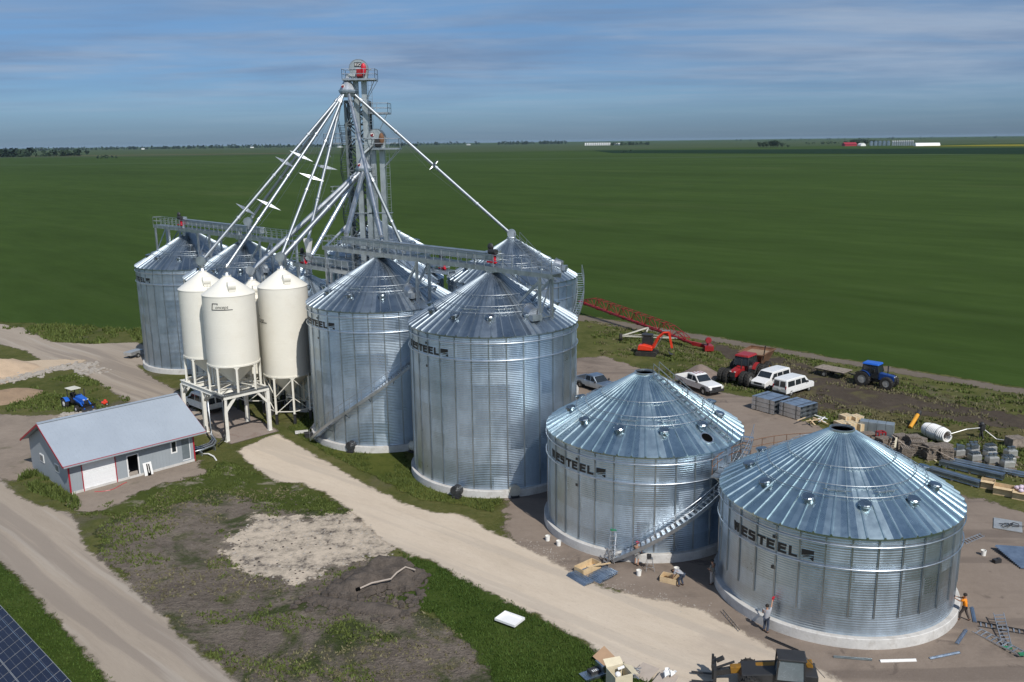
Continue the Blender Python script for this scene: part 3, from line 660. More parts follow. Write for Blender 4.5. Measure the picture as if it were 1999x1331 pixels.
# ------------------------------------------------------- cream hopper bins
def concept_text():
    mb = MB(); T_ = .035
    cu = bpy.data.curves.new('t', 'FONT'); cu.body = 'oncept'; cu.size = .46; cu.shear = .15; cu.space_character = .98
    to = bpy.data.objects.new('t', cu); C.objects.link(to); dg = bpy.context.evaluated_depsgraph_get(); me = to.evaluated_get(dg).to_mesh()
    vs = [(v.co.x+.42, v.co.y+.10) for v in me.vertices]; fs = [tuple(p.vertices) for p in me.polygons]; to.evaluated_get(dg).to_mesh_clear()
    bpy.data.objects.remove(to)
    return vs, fs
CT = concept_text()
def hopper_bin(loc, zbase, label, foot_black=False, text_phi=None, streak=False, z_e=14.45):
    r = 2.55; z_r = loc[2]
    t = thing('hopper_bin', label, 'hopper bin', (loc[0], loc[1], zbase), 0, 'cream hopper bins with cone bottoms')
    zb = z_r-zbase; ze = z_e-zbase
    mb = MB(); mb.lathe([(r,zb),(r,ze)], 64); mb.build('body', 'white_paint', t, True)
    for k in range(1,5):
        zz = zb+(ze-zb)*k/5; mb = MB(); mb.lathe([(r,zz-.02),(r+.008,zz-.012),(r+.008,zz+.012),(r,zz+.02)], 64); mb.build('weld_seam', 'white_paint', t, True)
    mb = MB(); mb.lathe([(r+.03,ze-.05),(r+.03,ze+.01),(.42,ze+1.62),(.42,ze+1.78),(0,ze+1.78)], 64); rf = mb.build('roof', 'white_paint', t, False)
    mb = MB(); mb.lathe([(r-.01,zb+.06),(.26,zb-2.25),(.26,zb-2.6)], 48); hp = mb.build('hopper_cone', 'white_paint', t, True)
    mb = MB(); mb.lathe([(r+.05,zb-.07),(r+.05,zb+.09)], 64); mb.lathe([(r+.05,zb+.09),(r,zb+.09)], 64); mb.build('rim', 'white_paint', t)
    mb = MB(); mb.lathe([(.40,ze+1.72),(.22,ze+2.05),(.22,ze+2.15)], 4 if False else 20); mb.build('inlet_collar', 'galv_steel', rf)
    mb = MB(); mb.box((0,0,zb-2.7), (.7,.7,.25)); mb.tube((.3,0,zb-2.7), (.9,0,zb-2.7), .05); mb.build('slide_gate', 'galv_steel', hp)
    n = 8; lb = []
    for i in range(n):
        a = 2*PI*(i+.5)/n; x, y = (r-.06)*math.cos(a), (r-.06)*math.sin(a)
        mb = MB(); mb.bar((x,y,(1.1 if foot_black else 0)), (x,y,zb+.1), .19); 
        tx, ty = -math.sin(a), math.cos(a)
        for s in (-1,1): mb.bar((x,y,zb-.32), (x+tx*s*.30, y+ty*s*.30, zb-.02), .12)
        lg = mb.build('leg', 'white_paint', t)
        if foot_black:
            m2 = MB(); m2.bar((x,y,-.1), (x,y,1.1), .26); m2.box((x,y,1.12), (.42,.42,.06)); m2.build('leg_extension', 'black_iron', lg)
        lb.append((x,y))
    br = MB()
    for i in range(n):
        p, q = lb[i], lb[(i+1) % n]; z0 = 1.2 if foot_black else .15
        if foot_black: 
            br.bar((*p, z0), (*q, (z0+zb)/2-.3), .07) if i % 2 else br.bar((*p, (z0+zb)/2-.3), (*q, z0), .07)
            br.bar((*p, zb-.2), (*q, (z0+zb)/2-.2), .07) if i % 2 == 0 else br.bar((*p, (z0+zb)/2-.2), (*q, zb-.2), .07)
            br.bar((*p, z0+.2), (*q, z0+.2), .08)
        else: br.bar((*p, .35), (0,0,.55), .07)
    br.build('brace', 'white_paint', t)
    # side vent on the roof
    a = rad(-62); mb = MB(); rr = 1.85; cx, cy, cz = rr*math.cos(a), rr*math.sin(a), ze+(r-rr)*.63
    mb.box((cx,cy,cz+.25), (.55,.62,.6), rz=a); mb.tube((cx+.36*math.sin(a), cy-.36*math.cos(a), cz+.50), (cx-.36*math.sin(a), cy+.36*math.cos(a), cz+.50), .42, n=18)
    mb.build('roof_vent', 'white_paint', rf)
    if text_phi is not None:
        m2 = MB(); rr = r+.02; vs, fs = CT
        def B(x, y, k=rr): aa = text_phi+x/rr; return (k*math.cos(aa), k*math.sin(aa), zb+5.75+y)
        m2.add([B(x-1.1, y) for x, y in vs], fs)
        def rect(x0, y0, x1, y1, sk=.15):
            nn = 8
            for i in range(nn):
                xa = x0+(x1-x0)*i/nn; xb = x0+(x1-x0)*(i+1)/nn
                m2.add([B(xa-1.1+sk*y0, y0), B(xb-1.1+sk*y0, y0), B(xb-1.1+sk*y1, y1), B(xa-1.1+sk*y1, y1)], [(0,1,2,3)])
        rect(0,-.06,.09,.62); rect(0,-.06,2.1,.02); rect(0,.56,.62,.64); rect(.54,.46,.62,.62)
        m2.build('lettering', 'black_iron', t)
    lm = MB()   # caged ladder on the far side
    a = rad(150)
    for s in (-.2,.2):
        aa = a+s/r; lm.tube(((r+.12)*math.cos(aa), (r+.12)*math.sin(aa), zb-.5), ((r+.12)*math.cos(aa), (r+.12)*math.sin(aa), ze+.9), .02, n=5)
    for i in range(int((ze-zb)/.35)):
        z = zb+i*.35; lm.bar(((r+.12)*math.cos(a-.2/r), (r+.12)*math.sin(a-.2/r), z), ((r+.12)*math.cos(a+.2/r), (r+.12)*math.sin(a+.2/r), z), .025)
    lm.build('ladder', 'cream_paint', t)
    return t
ZF = 4.75
hopper_bin((-28.2,87.5,7.45), ZF, 'cream hopper bin at the front of the white steel frame, fully visible lettering', text_phi=rad(-88))
hopper_bin((-31.85,91.15,7.45), ZF, 'cream hopper bin at the back of the white steel frame, partly behind the front one')
hopper_bin((-23.9,91.9,5.15), 0, 'cream hopper bin standing on its own black-footed legs right of the frame', True, text_phi=rad(-143))
hopper_bin((-28.3,96.1,4.6), 0, 'cream hopper bin peeping out between its three cream neighbours', True, z_e=12.75)
# drive-through frame under two of them
fr0 = (-28.44,84.31)
t = thing('steel_gantry', 'white steel drive-through frame carrying two cream hopper bins', 'frame', (*fr0,0), YAW)
LU, LV = 9.0, 4.74
for iu in (0, 4.43, 9.0):
    for iv in (0, LV):
        mb = MB(); mb.box((iv,iu,2.15), (.36,.30,4.3)); mb.box((iv,iu,-.1), (.55,.55,.3)); mb.build('post', 'white_frame', t, bev=.015)
def ibeam(mb, p, q, w=.26, h=.42):
    p = Vector(p); q = Vector(q); mb.bar(p+Vector((0,0,h/2-.02)), q+Vector((0,0,h/2-.02)), w, .045); mb.bar(p-Vector((0,0,h/2-.02)), q-Vector((0,0,h/2-.02)), w, .045); mb.bar(p, q, .05, h-.05)
for iv in (0, LV):
    mb = MB(); ibeam(mb, (iv,-.18,4.52), (iv,LU+.18,4.52)); mb.build('beam', 'white_frame', t)
for iu in (0, 2.2, 4.43, 6.7, 9.0):
    mb = MB(); ibeam(mb, (.16,iu,4.52), (LV-.16,iu,4.52)) if iu else mb.bar((-.14,-.02,4.52), (LV+.14,-.02,4.52), .30, .42); mb.build('beam', 'white_frame', t)
for iv, s in ((0,1),(LV,-1)):
    for iu in (0, 4.43, 9.0):
        mb = MB(); mb.bar((iv+.1*s,iu,3.1), (iv+1.15*s,iu,4.32), .22); mb.build('knee_brace', 'white_frame', t)
        if iu:
            mb = MB(); mb.bar((iv,iu-.1,3.4), (iv,iu-.95,4.32), .16); mb.build('knee_brace', 'white_frame', t)
mb = MB()
for k in range(4): mb.path([(-.38-.07*k,1.2,4.7),(-.38-.07*k,-.30,4.75-.05*k),(-.30,-.32-.07*k,4.4),(-.30-.05*k,-.30,.9),(-.6-.1*k,-.4,.45),(-1.6,-1.0-.1*k,.42)], .035, 5)
mb.build('conduit', 'black_iron', t)
mb = MB(); mb.bar((-.28,-.2,4.78), (LV+.1,-.2,4.78), .28, .06); mb.bar((-.28,-.2,4.80), (-.28,2.0,4.80), .3, .08); mb.build('cable_tray', 'galv_steel', t)

# ------------------------------------------------- tower, elevators, spouts
def railing(mb, pts, h=1.05, closed=False, r=.028):
    n = len(pts)
    for i in range(n if closed else n-1):
        p = Vector(pts[i]); q = Vector(pts[(i+1) % n]); k = max(1, int((q-p).length/1.1))
        for zz in (h, h*.52): mb.tube(p+Vector((0,0,zz)), q+Vector((0,0,zz)), r, n=5)
        for j in range(k+1):
            a = p+(q-p)*j/k; mb.tube(a, a+Vector((0,0,h)), r, n=5)
def grating(mb, x0, y0, x1, y1, z, t=.05):
    mb.box(((x0+x1)/2,(y0+y1)/2,z), (x1-x0,y1-y0,t))
    for a, b_, c_, d_ in ((x0,y0,x1,y0),(x1,y0,x1,y1),(x1,y1,x0,y1),(x0,y1,x0,y0)): mb.bar((a,b_,z-.06), (c_,d_,z-.06), .06, .18)
def box_rail(x0, y0, x1, y1, z): return [(x0,y0,z),(x1,y0,z),(x1,y1,z),(x0,y1,z)]
TX, TY = -17.3, 105.2
t = thing('support_tower', 'galvanized lattice support tower behind the two elevator legs', 'tower', (TX,TY,0))
hw = 1.25; Ht = 33.5; cs = [(-hw,-hw),(hw,-hw),(hw,hw),(-hw,hw)]
for x, y in cs:
    mb = MB(); mb.box((x,y,Ht/2), (.24,.24,Ht)); mb.build('column', 'zinc_dark', t)
lv = [i*Ht/13 for i in range(14)]
for k in range(4):
    (x0,y0),(x1,y1) = cs[k], cs[(k+1) % 4]; mb = MB()
    for i in range(13):
        mb.bar((x0,y0,lv[i]), (x1,y1,lv[i+1]), .13); mb.bar((x1,y1,lv[i]), (x0,y0,lv[i+1]), .13); mb.bar((x0,y0,lv[i+1]), (x1,y1,lv[i+1]), .16)
    
    mb.build('lattice_bracing', 'lattice', t)
    mb = MB(); mx_, my_ = (x0+x1)/2, (y0+y1)/2; mb.bar((mx_*.96,my_*.96,0), (mx_*.96,my_*.96,Ht), .10)
    for i in range(13):
        zm = (lv[i]+lv[i+1])/2; mb.bar((x0,y0,zm), (x1,y1,zm), .07); mb.bar((mx_,my_,lv[i]), (x0,y0,zm), .06); mb.bar((mx_,my_,lv[i]), (x1,y1,zm), .06)
    mb.build('secondary_bracing', 'lattice', t)
mb = MB()
for i in range(12):   # switchback stairs inside and on the left face
    s = 1 if i % 2 else -1; z = lv[i]
    for yy in (-.35,.35):
        mb.bar((-hw-.9,s*1.1+0,z+.1), (-hw-.9,-s*1.1,z+2.6), .05, .2) if yy < 0 else mb.bar((-hw-.2,s*1.1,z+.1), (-hw-.2,-s*1.1,z+2.6), .05, .2)
    for j in range(10): f = (j+.5)/10; mb.box((-hw-.55, s*1.1-2*s*1.1*f, z+.1+2.5*f), (.7,.24,.05))
    mb.tube((-hw-.9,s*1.1,z+1.1), (-hw-.9,-s*1.1,z+3.6), .03, n=5)
mb.build('tower_stair', 'lattice', t)
def platform(parent, x0, y0, x1, y1, z, hang=True):
    mb = MB(); grating(mb, x0, y0, x1, y1, z); o = mb.build('platform', 'galv_steel', parent)
    m2 = MB(); railing(m2, box_rail(x0, y0, x1, y1, z), closed=True); m2.build('handrail', 'galv_steel', o)
    if hang:
        m3 = MB(); m3.bar((x1,y0,z), (x1-(x1-x0)*.32,y0+.2,z-2.0), .06); m3.bar((x0,y0,z), (x0+(x1-x0)*.25,y0+.2,z-1.6), .06); m3.build('platform_strut', 'galv_steel', o)
platform(t, .3, -1.6, 3.6, 1.3, 32.2); platform(t, -hw-2.6, -1.2, -hw, 1.3, 28.9); platform(t, -hw-2.2, -1.0, -hw, 1.2, 22.9)
def emblem(parent, p, r=.22):
    mb = MB(); mb.tube(p, (p[0], p[1]-.04, p[2]), r, n=20); e = mb.build('emblem', 'emblem_red', parent)
    mb = MB(); mb.tube((p[0], p[1]-.04, p[2]), (p[0], p[1]-.045, p[2]), r*.99, n=20)
    e2 = MB(); 
    for k in range(9):
        a = rad(-60+25*k); a2 = a+rad(25); ro, ri = r*.92, r*.55
        e2.quad((p[0]+ro*math.cos(a),p[1]-.05,p[2]+ro*math.sin(a)),(p[0]+ro*math.cos(a2),p[1]-.05,p[2]+ro*math.sin(a2)),(p[0]+ri*math.cos(a2),p[1]-.05,p[2]+ri*math.sin(a2)),(p[0]+ri*math.cos(a),p[1]-.05,p[2]+ri*math.sin(a)))
    e2.build('emblem_mark', 'pvc_white', e)
def elevator(x, y, zh, label, sign=None, wide=1.0, motor='motor_red', plat=None):
    t = thing('bucket_elevator', label, 'elevator', (x,y,0), 0, 'bucket elevator legs')
    for s in (-.47,.47):
        mb = MB(); mb.box((s*wide,0,zh/2-.6), (.58,.46,zh-1.2))
        for k in range(1, int(zh/2.6)): mb.box((s*wide,0,k*2.6), (.60,.50,.07))
        mb.build('leg_casing', 'casing', t)
    mb = MB(); mb.box((0,0,.7), (2.0,.8,1.4)); mb.build('boot', 'casing', t)
    # head: round top, tapering throat
    mb = MB(); out = []
    for k in range(15): a = PI*k/14; out.append((1.02*math.cos(a), zh+.95*math.sin(a)))
    out += [(-1.0,zh-.35),(-.80,zh-1.35),(.80,zh-1.35),(1.0,zh-.35)]
    n = len(out)
    mb.add([(a, -.42, c) for a, c in out]+[(a, .42, c) for a, c in out], [tuple(range(n)), tuple(range(n, 2*n))[::-1]]+[((i+1) % n, i, n+i, n+(i+1) % n) for i in range(n)])
    hd = mb.build('head', 'casing', t, bev=.03)
    mb = MB(); mb.path([(1.05*math.cos(PI*k/14), -.43, zh+.98*math.sin(PI*k/14)) for k in range(15)], .03, 5); mb.bar((-1.25,-.44,zh-.05), (1.3,-.44,zh-.05), .09); mb.bar((-1.25,.44,zh-.05), (1.3,.44,zh-.05), .09); mb.build('head_flange', 'galv_steel', hd)
    mb = MB(); mb.ball((.60,-.72,zh-.1), .40, 14, 8, .75, .5, 1.65); mo = mb.build('belt_guard', motor, t, True)
    mb = MB(); mb.tube((-.15,-.75,zh-.75), (.5,-.75,zh-.75), .26, n=14); mb.box((.1,-.72,zh-.35), (.55,.4,.5)); mb.build('motor', 'black_iron' if motor != 'motor_red' else 'red_paint', t)
    if plat:
        mb = MB(); grating(mb, *plat, zh-1.15); p = mb.build('platform', 'galv_steel', t)
        m2 = MB(); railing(m2, box_rail(*plat, zh-1.15), closed=True); m2.build('handrail', 'galv_steel', p)
        m3 = MB(); m3.bar((plat[2],plat[1],zh-1.2), (.75,-.3,zh-3.2), .06); m3.bar((plat[2],plat[3],zh-1.2), (.75,.3,zh-3.2), .06); m3.build('platform_strut', 'galv_steel', p)
    lm = MB()   # caged ladder beside the casing
    for s in (.95,1.35): lm.tube((s,-.3,0), (s,-.3,zh-1.1), .025, n=5)
    for k in range(int((zh-1.2)/.6)): lm.bar((.95,-.3,k*.6+.3), (1.35,-.3,k*.6+.3), .025)
    for k in range(4, int((zh-1.2)/1.2)):
        z = k*1.2; lm.path([(.95,-.3,z),(.88,-.75,z),(1.15,-.98,z),(1.42,-.75,z),(1.35,-.3,z)], .018, 4)
    lm.build('ladder', 'galv_steel', t)
    for k in range(3, int(zh/4.2)):
        mb = MB(); mb.box((.1,0,k*4.2), (2.7,.62,.09)); mb.build('tie_frame', 'galv_steel', t)
    if sign:
        mb = MB(); mb.box((-.05,-.455,zh+.42), (.80,.04,.46)); sg = mb.build('sign', 'black_iron', t)
        cu = bpy.data.curves.new('t', 'FONT'); cu.body = sign; cu.size = .44; cu.align_x = 'CENTER'; cu.extrude = .004
        to = bpy.data.objects.new('t', cu); C.objects.link(to); dg = bpy.context.evaluated_depsgraph_get(); me = bpy.data.meshes.new_from_object(to.evaluated_get(dg)); bpy.data.objects.remove(to)
        me.materials.clear(); me.materials.append(M['pvc_white']); o = obj('lettering', me, sg, (-.05,-.482,zh+.26)); o.rotation_euler = (PI/2,0,0); o.scale = (.78,1,1)
    return t
e1 = elevator(-16.6, 103.0, 36.9, 'tallest bucket elevator leg with a red belt guard on its head platform', 'RVO', plat=(-1.7,-1.4,1.9,.9))
e2 = elevator(-14.95, 103.0, 29.4, 'shorter bucket elevator leg with a round red emblem on its domed head', motor='rust_brown', plat=(-.4,-1.5,2.6,.9), wide=1.05)
emblem(e2, (-.45,-.43,29.75))
def distributor(x, y, z, label, from_):
    t = thing('distributor', label, 'distributor', (x,y,z), 0, 'spout distributors')
    mb = MB(); mb.lathe([(.95,0),(.95,.30),(.90,.32),(.16,1.75),(.16,1.9)], 8, a0=.3, a1=.3+2*PI); mb.build('cone', 'galv_steel', t)
    mb = MB(); mb.lathe([(1.03,.16),(1.03,.28),(.9,.28)], 8, a0=.3, a1=.3+2*PI); mb.lathe([(.0,-.02),(.98,-.02)], 8, a0=.3, a1=.3+2*PI); mb.build('collar', 'galv_bright', t)
    mb = MB(); mb.lathe([(.80,-.45),(.86,0)], 12); mb.build('outlet_ring', 'zinc_dark', t)
    mb = MB(); mb.tube((0,0,1.85), (from_[0]-x, from_[1]-y, from_[2]-z), .20, n=12); mb.build('feed_pipe', 'zinc_dark', t)
    emblem(t, (-.36,-.66,.68), .20)
    return t
D1 = (-17.85,102.2,34.3); D2 = (-16.45,102.0,25.8)
distributor(*D1, 'upper cone distributor just below the tallest elevator head', (-17.0,102.7,36.1))
distributor(*D2, 'lower cone distributor halfway down the tower front', (-15.4,102.7,28.6))
def fin(mb, c, ax, other, L_=1.5, w_=.5):
    """one flat diamond wing across a spout"""
    c = Vector(c); d = Vector(ax).normalized(); o = Vector(other).normalized(); o = (o-d*o.dot(d)).normalized(); n = d.cross(o)*.015
    P = [c-o*L_, c-d*w_*.5, c+o*L_, c+d*w_*.5]
    mb.add([p-n for p in P]+[p+n for p in P], [(3,2,1,0),(4,5,6,7),(0,1,5,4),(1,2,6,5),(2,3,7,6),(3,0,4,7)])
def spout(D, q, label, r=.165, fins=(), mat='spout_steel', end=None, r_d=.78, elbow=True):
    D = Vector(D); q = Vector(q); h = Vector((q.x-D.x, q.y-D.y, 0)).normalized(); p = D+h*r_d+Vector((0,0,-.25))
    t = thing('grain_spout', label, 'spout', tuple(q), 0, 'grain spouts fanning down from the distributors'); Mi = inv(t)
    mb = MB(Mi); mb.tube(p, q, r, n=14); mb.build('pipe', mat, t, False)
    L_ = (q-p).length; d = (q-p).normalized()
    for k, hl, rr in [(6*k, .10, .05) for k in range(1, int(L_/6)+1)]+[(.9, .2, .07)]:
        mb = MB(Mi); a = p+d*k; mb.tube(a-d*hl, a+d*hl, r+rr, n=12); mb.build('pipe_collar', 'galv_steel', t)
    side = d.cross(Vector((0,0,1))).normalized(); up = side.cross(d)
    for f in fins:
        c = p+d*L_*f; mb = MB(Mi); fin(mb, c, d, side+up*.75, 1.4, .42); fin(mb, c, d, up-side*.75, .8, .25)
        mb.build('spreader_wing', 'galv_steel', t)
    if fins:
        mb = MB(Mi)
        for o, k in ((side,1.12),(side,-1.12),(up,-.72)):
            pts = [p]+[p+d*L_*f+o*k for f in fins]+[q]
            for a, b_ in zip(pts, pts[1:]): mb.tube(a, b_, .011, n=3, caps=False)
        mb.build('stay_cable', 'zinc_dark', t)
    if elbow:
        mb = MB(Mi); mb.tube(q+Vector((-.5*0,-.30,.1)), q+Vector((0,.30,.1)), .50, n=20); mb.tube(q+Vector((0,0,-.2)), q+Vector((0,0,-.75)), .30, .22, n=12); mb.build('end_elbow', 'galv_steel', t)
    return t
ZA = 17.0
spout(D1, (-31.85,91.15,ZA+.15), 'long spout with wings to the rear-left cream bin', fins=(.42,.70))
spout(D1, (-28.2,87.5,ZA), 'long spout with wings to the front cream bin', fins=(.38,.66), elbow=False)
spout(D1, (-30.9,105.3,19.9), 'dark spout down to the left conveyor, between the two winged left spouts', fins=(.45,), mat='zinc_dark', r=.15)  # darker metal than the neighbouring spouts
spout(D1, (-23.9,91.9,ZA+.35), 'bright steep spout from the upper distributor to the right cream bin', fins=(.52,))
s5 = spout(D1, (-22.1,97.0,18.6), 'steep grey spout ending in a square funnel over the middle conveyor', fins=(.50,), mat='galv_steel', elbow=False)
mb = MB(); mb.lathe([(.50,.2),(.50,0),(.22,-1.6)], 4, a0=.5, a1=.5+2*PI); mb.build('square_funnel', 'pvc_white', s5)
mb = MB(); mb.tube((0,-.3,-1.75), (0,.3,-1.75), .42, n=18); mb.tube((0,0,-2.0), (0,0,-2.5), .25, n=10); mb.build('end_elbow', 'galv_steel', s5)
spout(D1, (-12.7,87.5,19.9), 'grey spout dropping in front of the tower to the right conveyor', mat='galv_steel', elbow=False, r=.2)
spout(D1, (.1,100.3,18.6), 'longest spout on the right, down to the lone back-row bin peak', fins=(.50,))
spout(D2, (-28.3,96.1,ZA-1.6), 'wide spout from the lower distributor to the rear cream bin', r=.27, mat='galv_steel')
spout(D2, (-23.75,92.1,ZA+.35), 'wide bright spout from the lower distributor to the right cream bin', r=.27, elbow=False)
spout(D2, (-21.75,96.9,17.0), 'bluish wide spout from the lower distributor to the middle conveyor', r=.25, mat='sheet_blue', elbow=False)
spout(D2, (-16.9,91.6,19.7), 'wide steep spout from the lower distributor to the right conveyor start', r=.27, mat='galv_steel', elbow=False)
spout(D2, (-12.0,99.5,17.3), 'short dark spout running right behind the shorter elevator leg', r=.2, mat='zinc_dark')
mb = MB(); t = thing('transfer_pipe', 'thin bright pipe slanting down left behind the tower', 'pipe', (-17.5,106,21.0))
Mi = inv(t); mb.M = Mi; mb.tube((-17.5,106,21.0), (-21.2,101.5,17.3), .16, n=10); mb.build('pipe', 'galv_bright', t)
mb = MB(Mi); mb.tube((-19.1,104.05,19.4), (-19.6,103.45,18.9), .24, n=10); mb.build('pipe_collar', 'galv_steel', t)
# ------------------------------------------------------ overhead conveyors
def conveyor(o, s0, s1, z, label, tr0, tr1, ztr, motor_at, legs=(), apex=(), scale=1.):
    """along the bin row (U axis) from s0 to s1; local x = -U, y = V"""
    b0 = uv(o, s0, 0, z); L_ = s0-s1
    t = thing('conveyor', label, 'conveyor', b0, math.atan2(-UY, -UX), 'overhead conveyors with catwalks')
    mb = MB()
    for y in (-.55,.55):
        mb.bar((0,y,-.02), (L_,y,-.02), .08, .40)
        for k in range(int(L_/1.3)+1): mb.box((k*1.3,y*1.08,-.02), (.07,.05,.40))
    mb.build('catwalk_beam', 'galv_steel', t)
    mb = MB(); mb.box((L_/2,0,.14), (L_,1.05,.05)); mb.build('catwalk_deck', 'zinc_dark', t)
    mb = MB()
    for y in (-.6,.6): railing(mb, [(0,y,.16),(L_,y,.16)])
    railing(mb, [(0,-.6,.16),(0,.6,.16)]); railing(mb, [(L_,-.6,.16),(L_,.6,.16)])
    mb.build('handrail', 'galv_steel', t)
    x0, x1 = s0-tr0, s0-tr1; ztr -= z; mb = MB()
    mb.box(((x0+x1)/2,.30,ztr), (x1-x0,.55,.62)); tr = mb.build('trough', 'casing', t, bev=.02)
    m2 = MB(); m2.box(((x0+x1)/2,.30,ztr+.34), (x1-x0+.05,.70,.06)); m2.box(((x0+x1)/2,.02,ztr-.22), (x1-x0,.05,.10))
    for k in range(int((x1-x0)/2.2)+1): m2.box((x0+k*2.2,.30,ztr), (.10,.66,.74))
    m2.build('trough_lid', 'galv_steel', tr)
    m3 = MB()
    for k in range(int((x1-x0)/2.2)+1): m3.bar((x0+k*2.2,.1,.16), (x0+k*2.2,.1,ztr-.3), .07); m3.bar((x0+k*2.2,.52,.16), (x0+k*2.2,.52,ztr-.3), .07)
    m3.build('trough_stand', 'galv_steel', tr)
    mx = s0-motor_at; m4 = MB(); m4.box((mx,.30,ztr+.15), (.85,.8,.95)); hd = m4.build('drive_head', 'galv_steel', t, bev=.03)
    m4 = MB(); m4.tube((mx-.1,-.25,ztr+.55), (mx+.75,-.25,ztr+.55), .24, n=14); m4.ball((mx,-.2,ztr+.95), .33, 12, 8, 1, .6, 1); m4.build('motor', 'black_iron', hd)
    m4 = MB(); m4.box((mx+.45,-.18,ztr-.02), (.12,.25,1.0)); m4.box((mx+.1,-.18,ztr-.36), (1.0,.30,.14)); m4.ball((mx+.42,-.2,ztr+.38), .26, 10, 6, .6, .6, 1.2); m4.build('belt_guard', 'motor_red', hd)
    for s in apex:
        x = s0-s; m5 = MB(); m5.lathe([(.24,ztr-.3-0),(.24,-.35),(.20,-.95)], 14, (x,.30 if False else .1,0)); m5.box((x,.1,-.28), (.7,.7,.3)); m5.build('discharge_chute', 'galv_steel', t)
    for s, zl, dz in legs:
        x = s0-s
        for y in (-.75,.75):
            m6 = MB(); m6.bar((x,y,-.2), (x,y,zl), .22); m6.build('support_leg', 'galv_steel', t)
        m7 = MB(); n = max(1, int(abs(zl)/2.4))
        for k in range(n):
            za = -.2+(zl+.2)*k/n; zb = -.2+(zl+.2)*(k+1)/n; m7.bar((x,-.75,za), (x,.75,zb), .10) if k % 2 else m7.bar((x,.75,za), (x,-.75,zb), .10); m7.bar((x,-.75,zb), (x,.75,zb), .09)
        if dz: 
            for y in (-.75,.75): m7.bar((x,y,-.5), (x+dz,y,zl*.62), .20)
        m7.build('leg_bracing', 'galv_steel', t)
    return t
B4c = (-13.03,87.84)
conveyor(B4c, 9.0, -23.4, 18.15, 'right overhead conveyor and catwalk running across two tall bin peaks', 6.2, -16.2, 19.05, -16.0,
         legs=((-22.2,-6.9,-4.4),(-6.6,-7.6,-3.4),(8.2,-8,0)), apex=(0,-15.9))
conveyor(B4c, 49.5, 15.5, 18.15, 'left overhead conveyor and catwalk reaching over the far-left bin peak', 42.6, 22.5, 19.05, 42.4,
         legs=((48.6,-3.2,0),(44.6,-2.2,0),(36.5,-5.6,0),(33.5,-5.6,0),(21.5,-5.2,-3),(16.2,-9.5,0)), apex=(42,27.5))
conveyor(B4c, 15.0, 3.4, 15.85, 'middle short conveyor over the small half-shaded bin', 14.2, 5.5, 16.5, 13.6, legs=((13.6,-6,0),(7.4,-8,0)), apex=(13.2,))
conveyor((.1-5.5,100.3-4.6), 15.5, 1.5, 14.9, 'shadowed cross conveyor in the gap behind the tall front bins', 14.5, 2.5, 15.6, 3., legs=((14,-9,0),(6,-9,0)), apex=())

# ------------------------------------------------------------------- shed
FL = (-37.6,70.9); SL_, SW = 11.1, 9.3
t = thing('metal_shed', 'grey metal shed with red trim and a plain pale grey gable roof', 'shed', (*FL,0), YAW)
hw_, zr = 3.05, 5.35
def wall(mb, x0, x1, y, holes, th=.12):
    xs = sorted({x0, x1, *[h[0] for h in holes], *[h[1] for h in holes]})
    for a, b_ in zip(xs, xs[1:]):
        hs = [h for h in holes if h[0] <= a and h[1] >= b_]
        if not hs: mb.box(((a+b_)/2, y, hw_/2), (b_-a, th, hw_))
        else:
            h = hs[0]
            if h[2] > 0: mb.box(((a+b_)/2, y, h[2]/2), (b_-a, th, h[2]))
            if h[3] < hw_: mb.box(((a+b_)/2, y, (hw_+h[3])/2), (b_-a, th, hw_-h[3]))
fh = [(1.1,3.85,0,2.62),(4.95,5.85,.05,2.1),(8.95,9.45,1.35,2.45),(9.95,10.75,.35,2.55)]
mb = MB(); wall(mb, 0, SL_, 0, fh)
fw = mb.build('front_wall', 'grey_wall', t)
for k in range(1, 37):
    x = k*.30; hs = [q for q in fh if q[0]-.12 < x < q[1]+.12]
    if hs: continue
    mb = MB(); mb.box((x,-.066,1.6), (.045,.018,2.7)); mb.build('cladding_rib', 'grey_wall', fw)
mb = MB(); mb.box((SL_/2,SW,hw_/2), (SL_,.12,hw_)); mb.build('back_wall', 'grey_wall', t)
for x, nm in ((.061,'left'), (SL_-.061,'right')):
    mb = MB(); P = [(.06,0),(SW-.06,0),(SW-.06,hw_),(SW/2,zr-.12),(.06,hw_)]; n = 5
    mb.add([(x-.06,a,b_) for a, b_ in P]+[(x+.06,a,b_) for a, b_ in P], [tuple(range(n))[::-1], tuple(range(n,2*n))]+[(i,(i+1)%n,n+(i+1)%n,n+i) for i in range(n)]); w_ = mb.build('gable_wall', 'grey_wall', t)
    if nm == 'left':
        for y in (2.6,6.3):
            mb = MB(); mb.box((-.02,y,1.75), (.06,.95,.75)); wi = mb.build('window', 'pvc_white', t); mb = MB(); mb.box((-.055,y,1.75), (.03,.75,.55)); mb.build('pane', 'glass_blue', wi)
mb = MB(); mb.box((SL_/2,SW/2,-.02), (SL_-.1,SW-.1,.12)); mb.build('floor_slab', 'slab_concrete', t)
mb = MB()
for y in (-.075,): mb.box((SL_/2,y,.09), (SL_,.05,.30))
mb.build('plinth', 'concrete', t)
rx0, rx1, oh = -.55, SL_+1.0, .62
pr_ = (zr-hw_)/(SW/2)
for s in (0, 1):
    yy0 = -oh if not s else SW+oh; z0 = hw_-oh*pr_; mb = MB()
    a, b_, c_, d_ = (rx0,yy0,z0),(rx1,yy0,z0),(rx1,SW/2,zr),(rx0,SW/2,zr)
    mb.quad(a,b_,c_,d_,.10) if not s else mb.quad(d_,c_,b_,a,.10)
    k = 40
    for i in range(k+1):
        x = rx0+(rx1-rx0)*i/k; mb.bar((x,yy0,z0+.105), (x,SW/2,zr+.105), .05, .025)
    mb.build('roof', 'grey_roof', t)
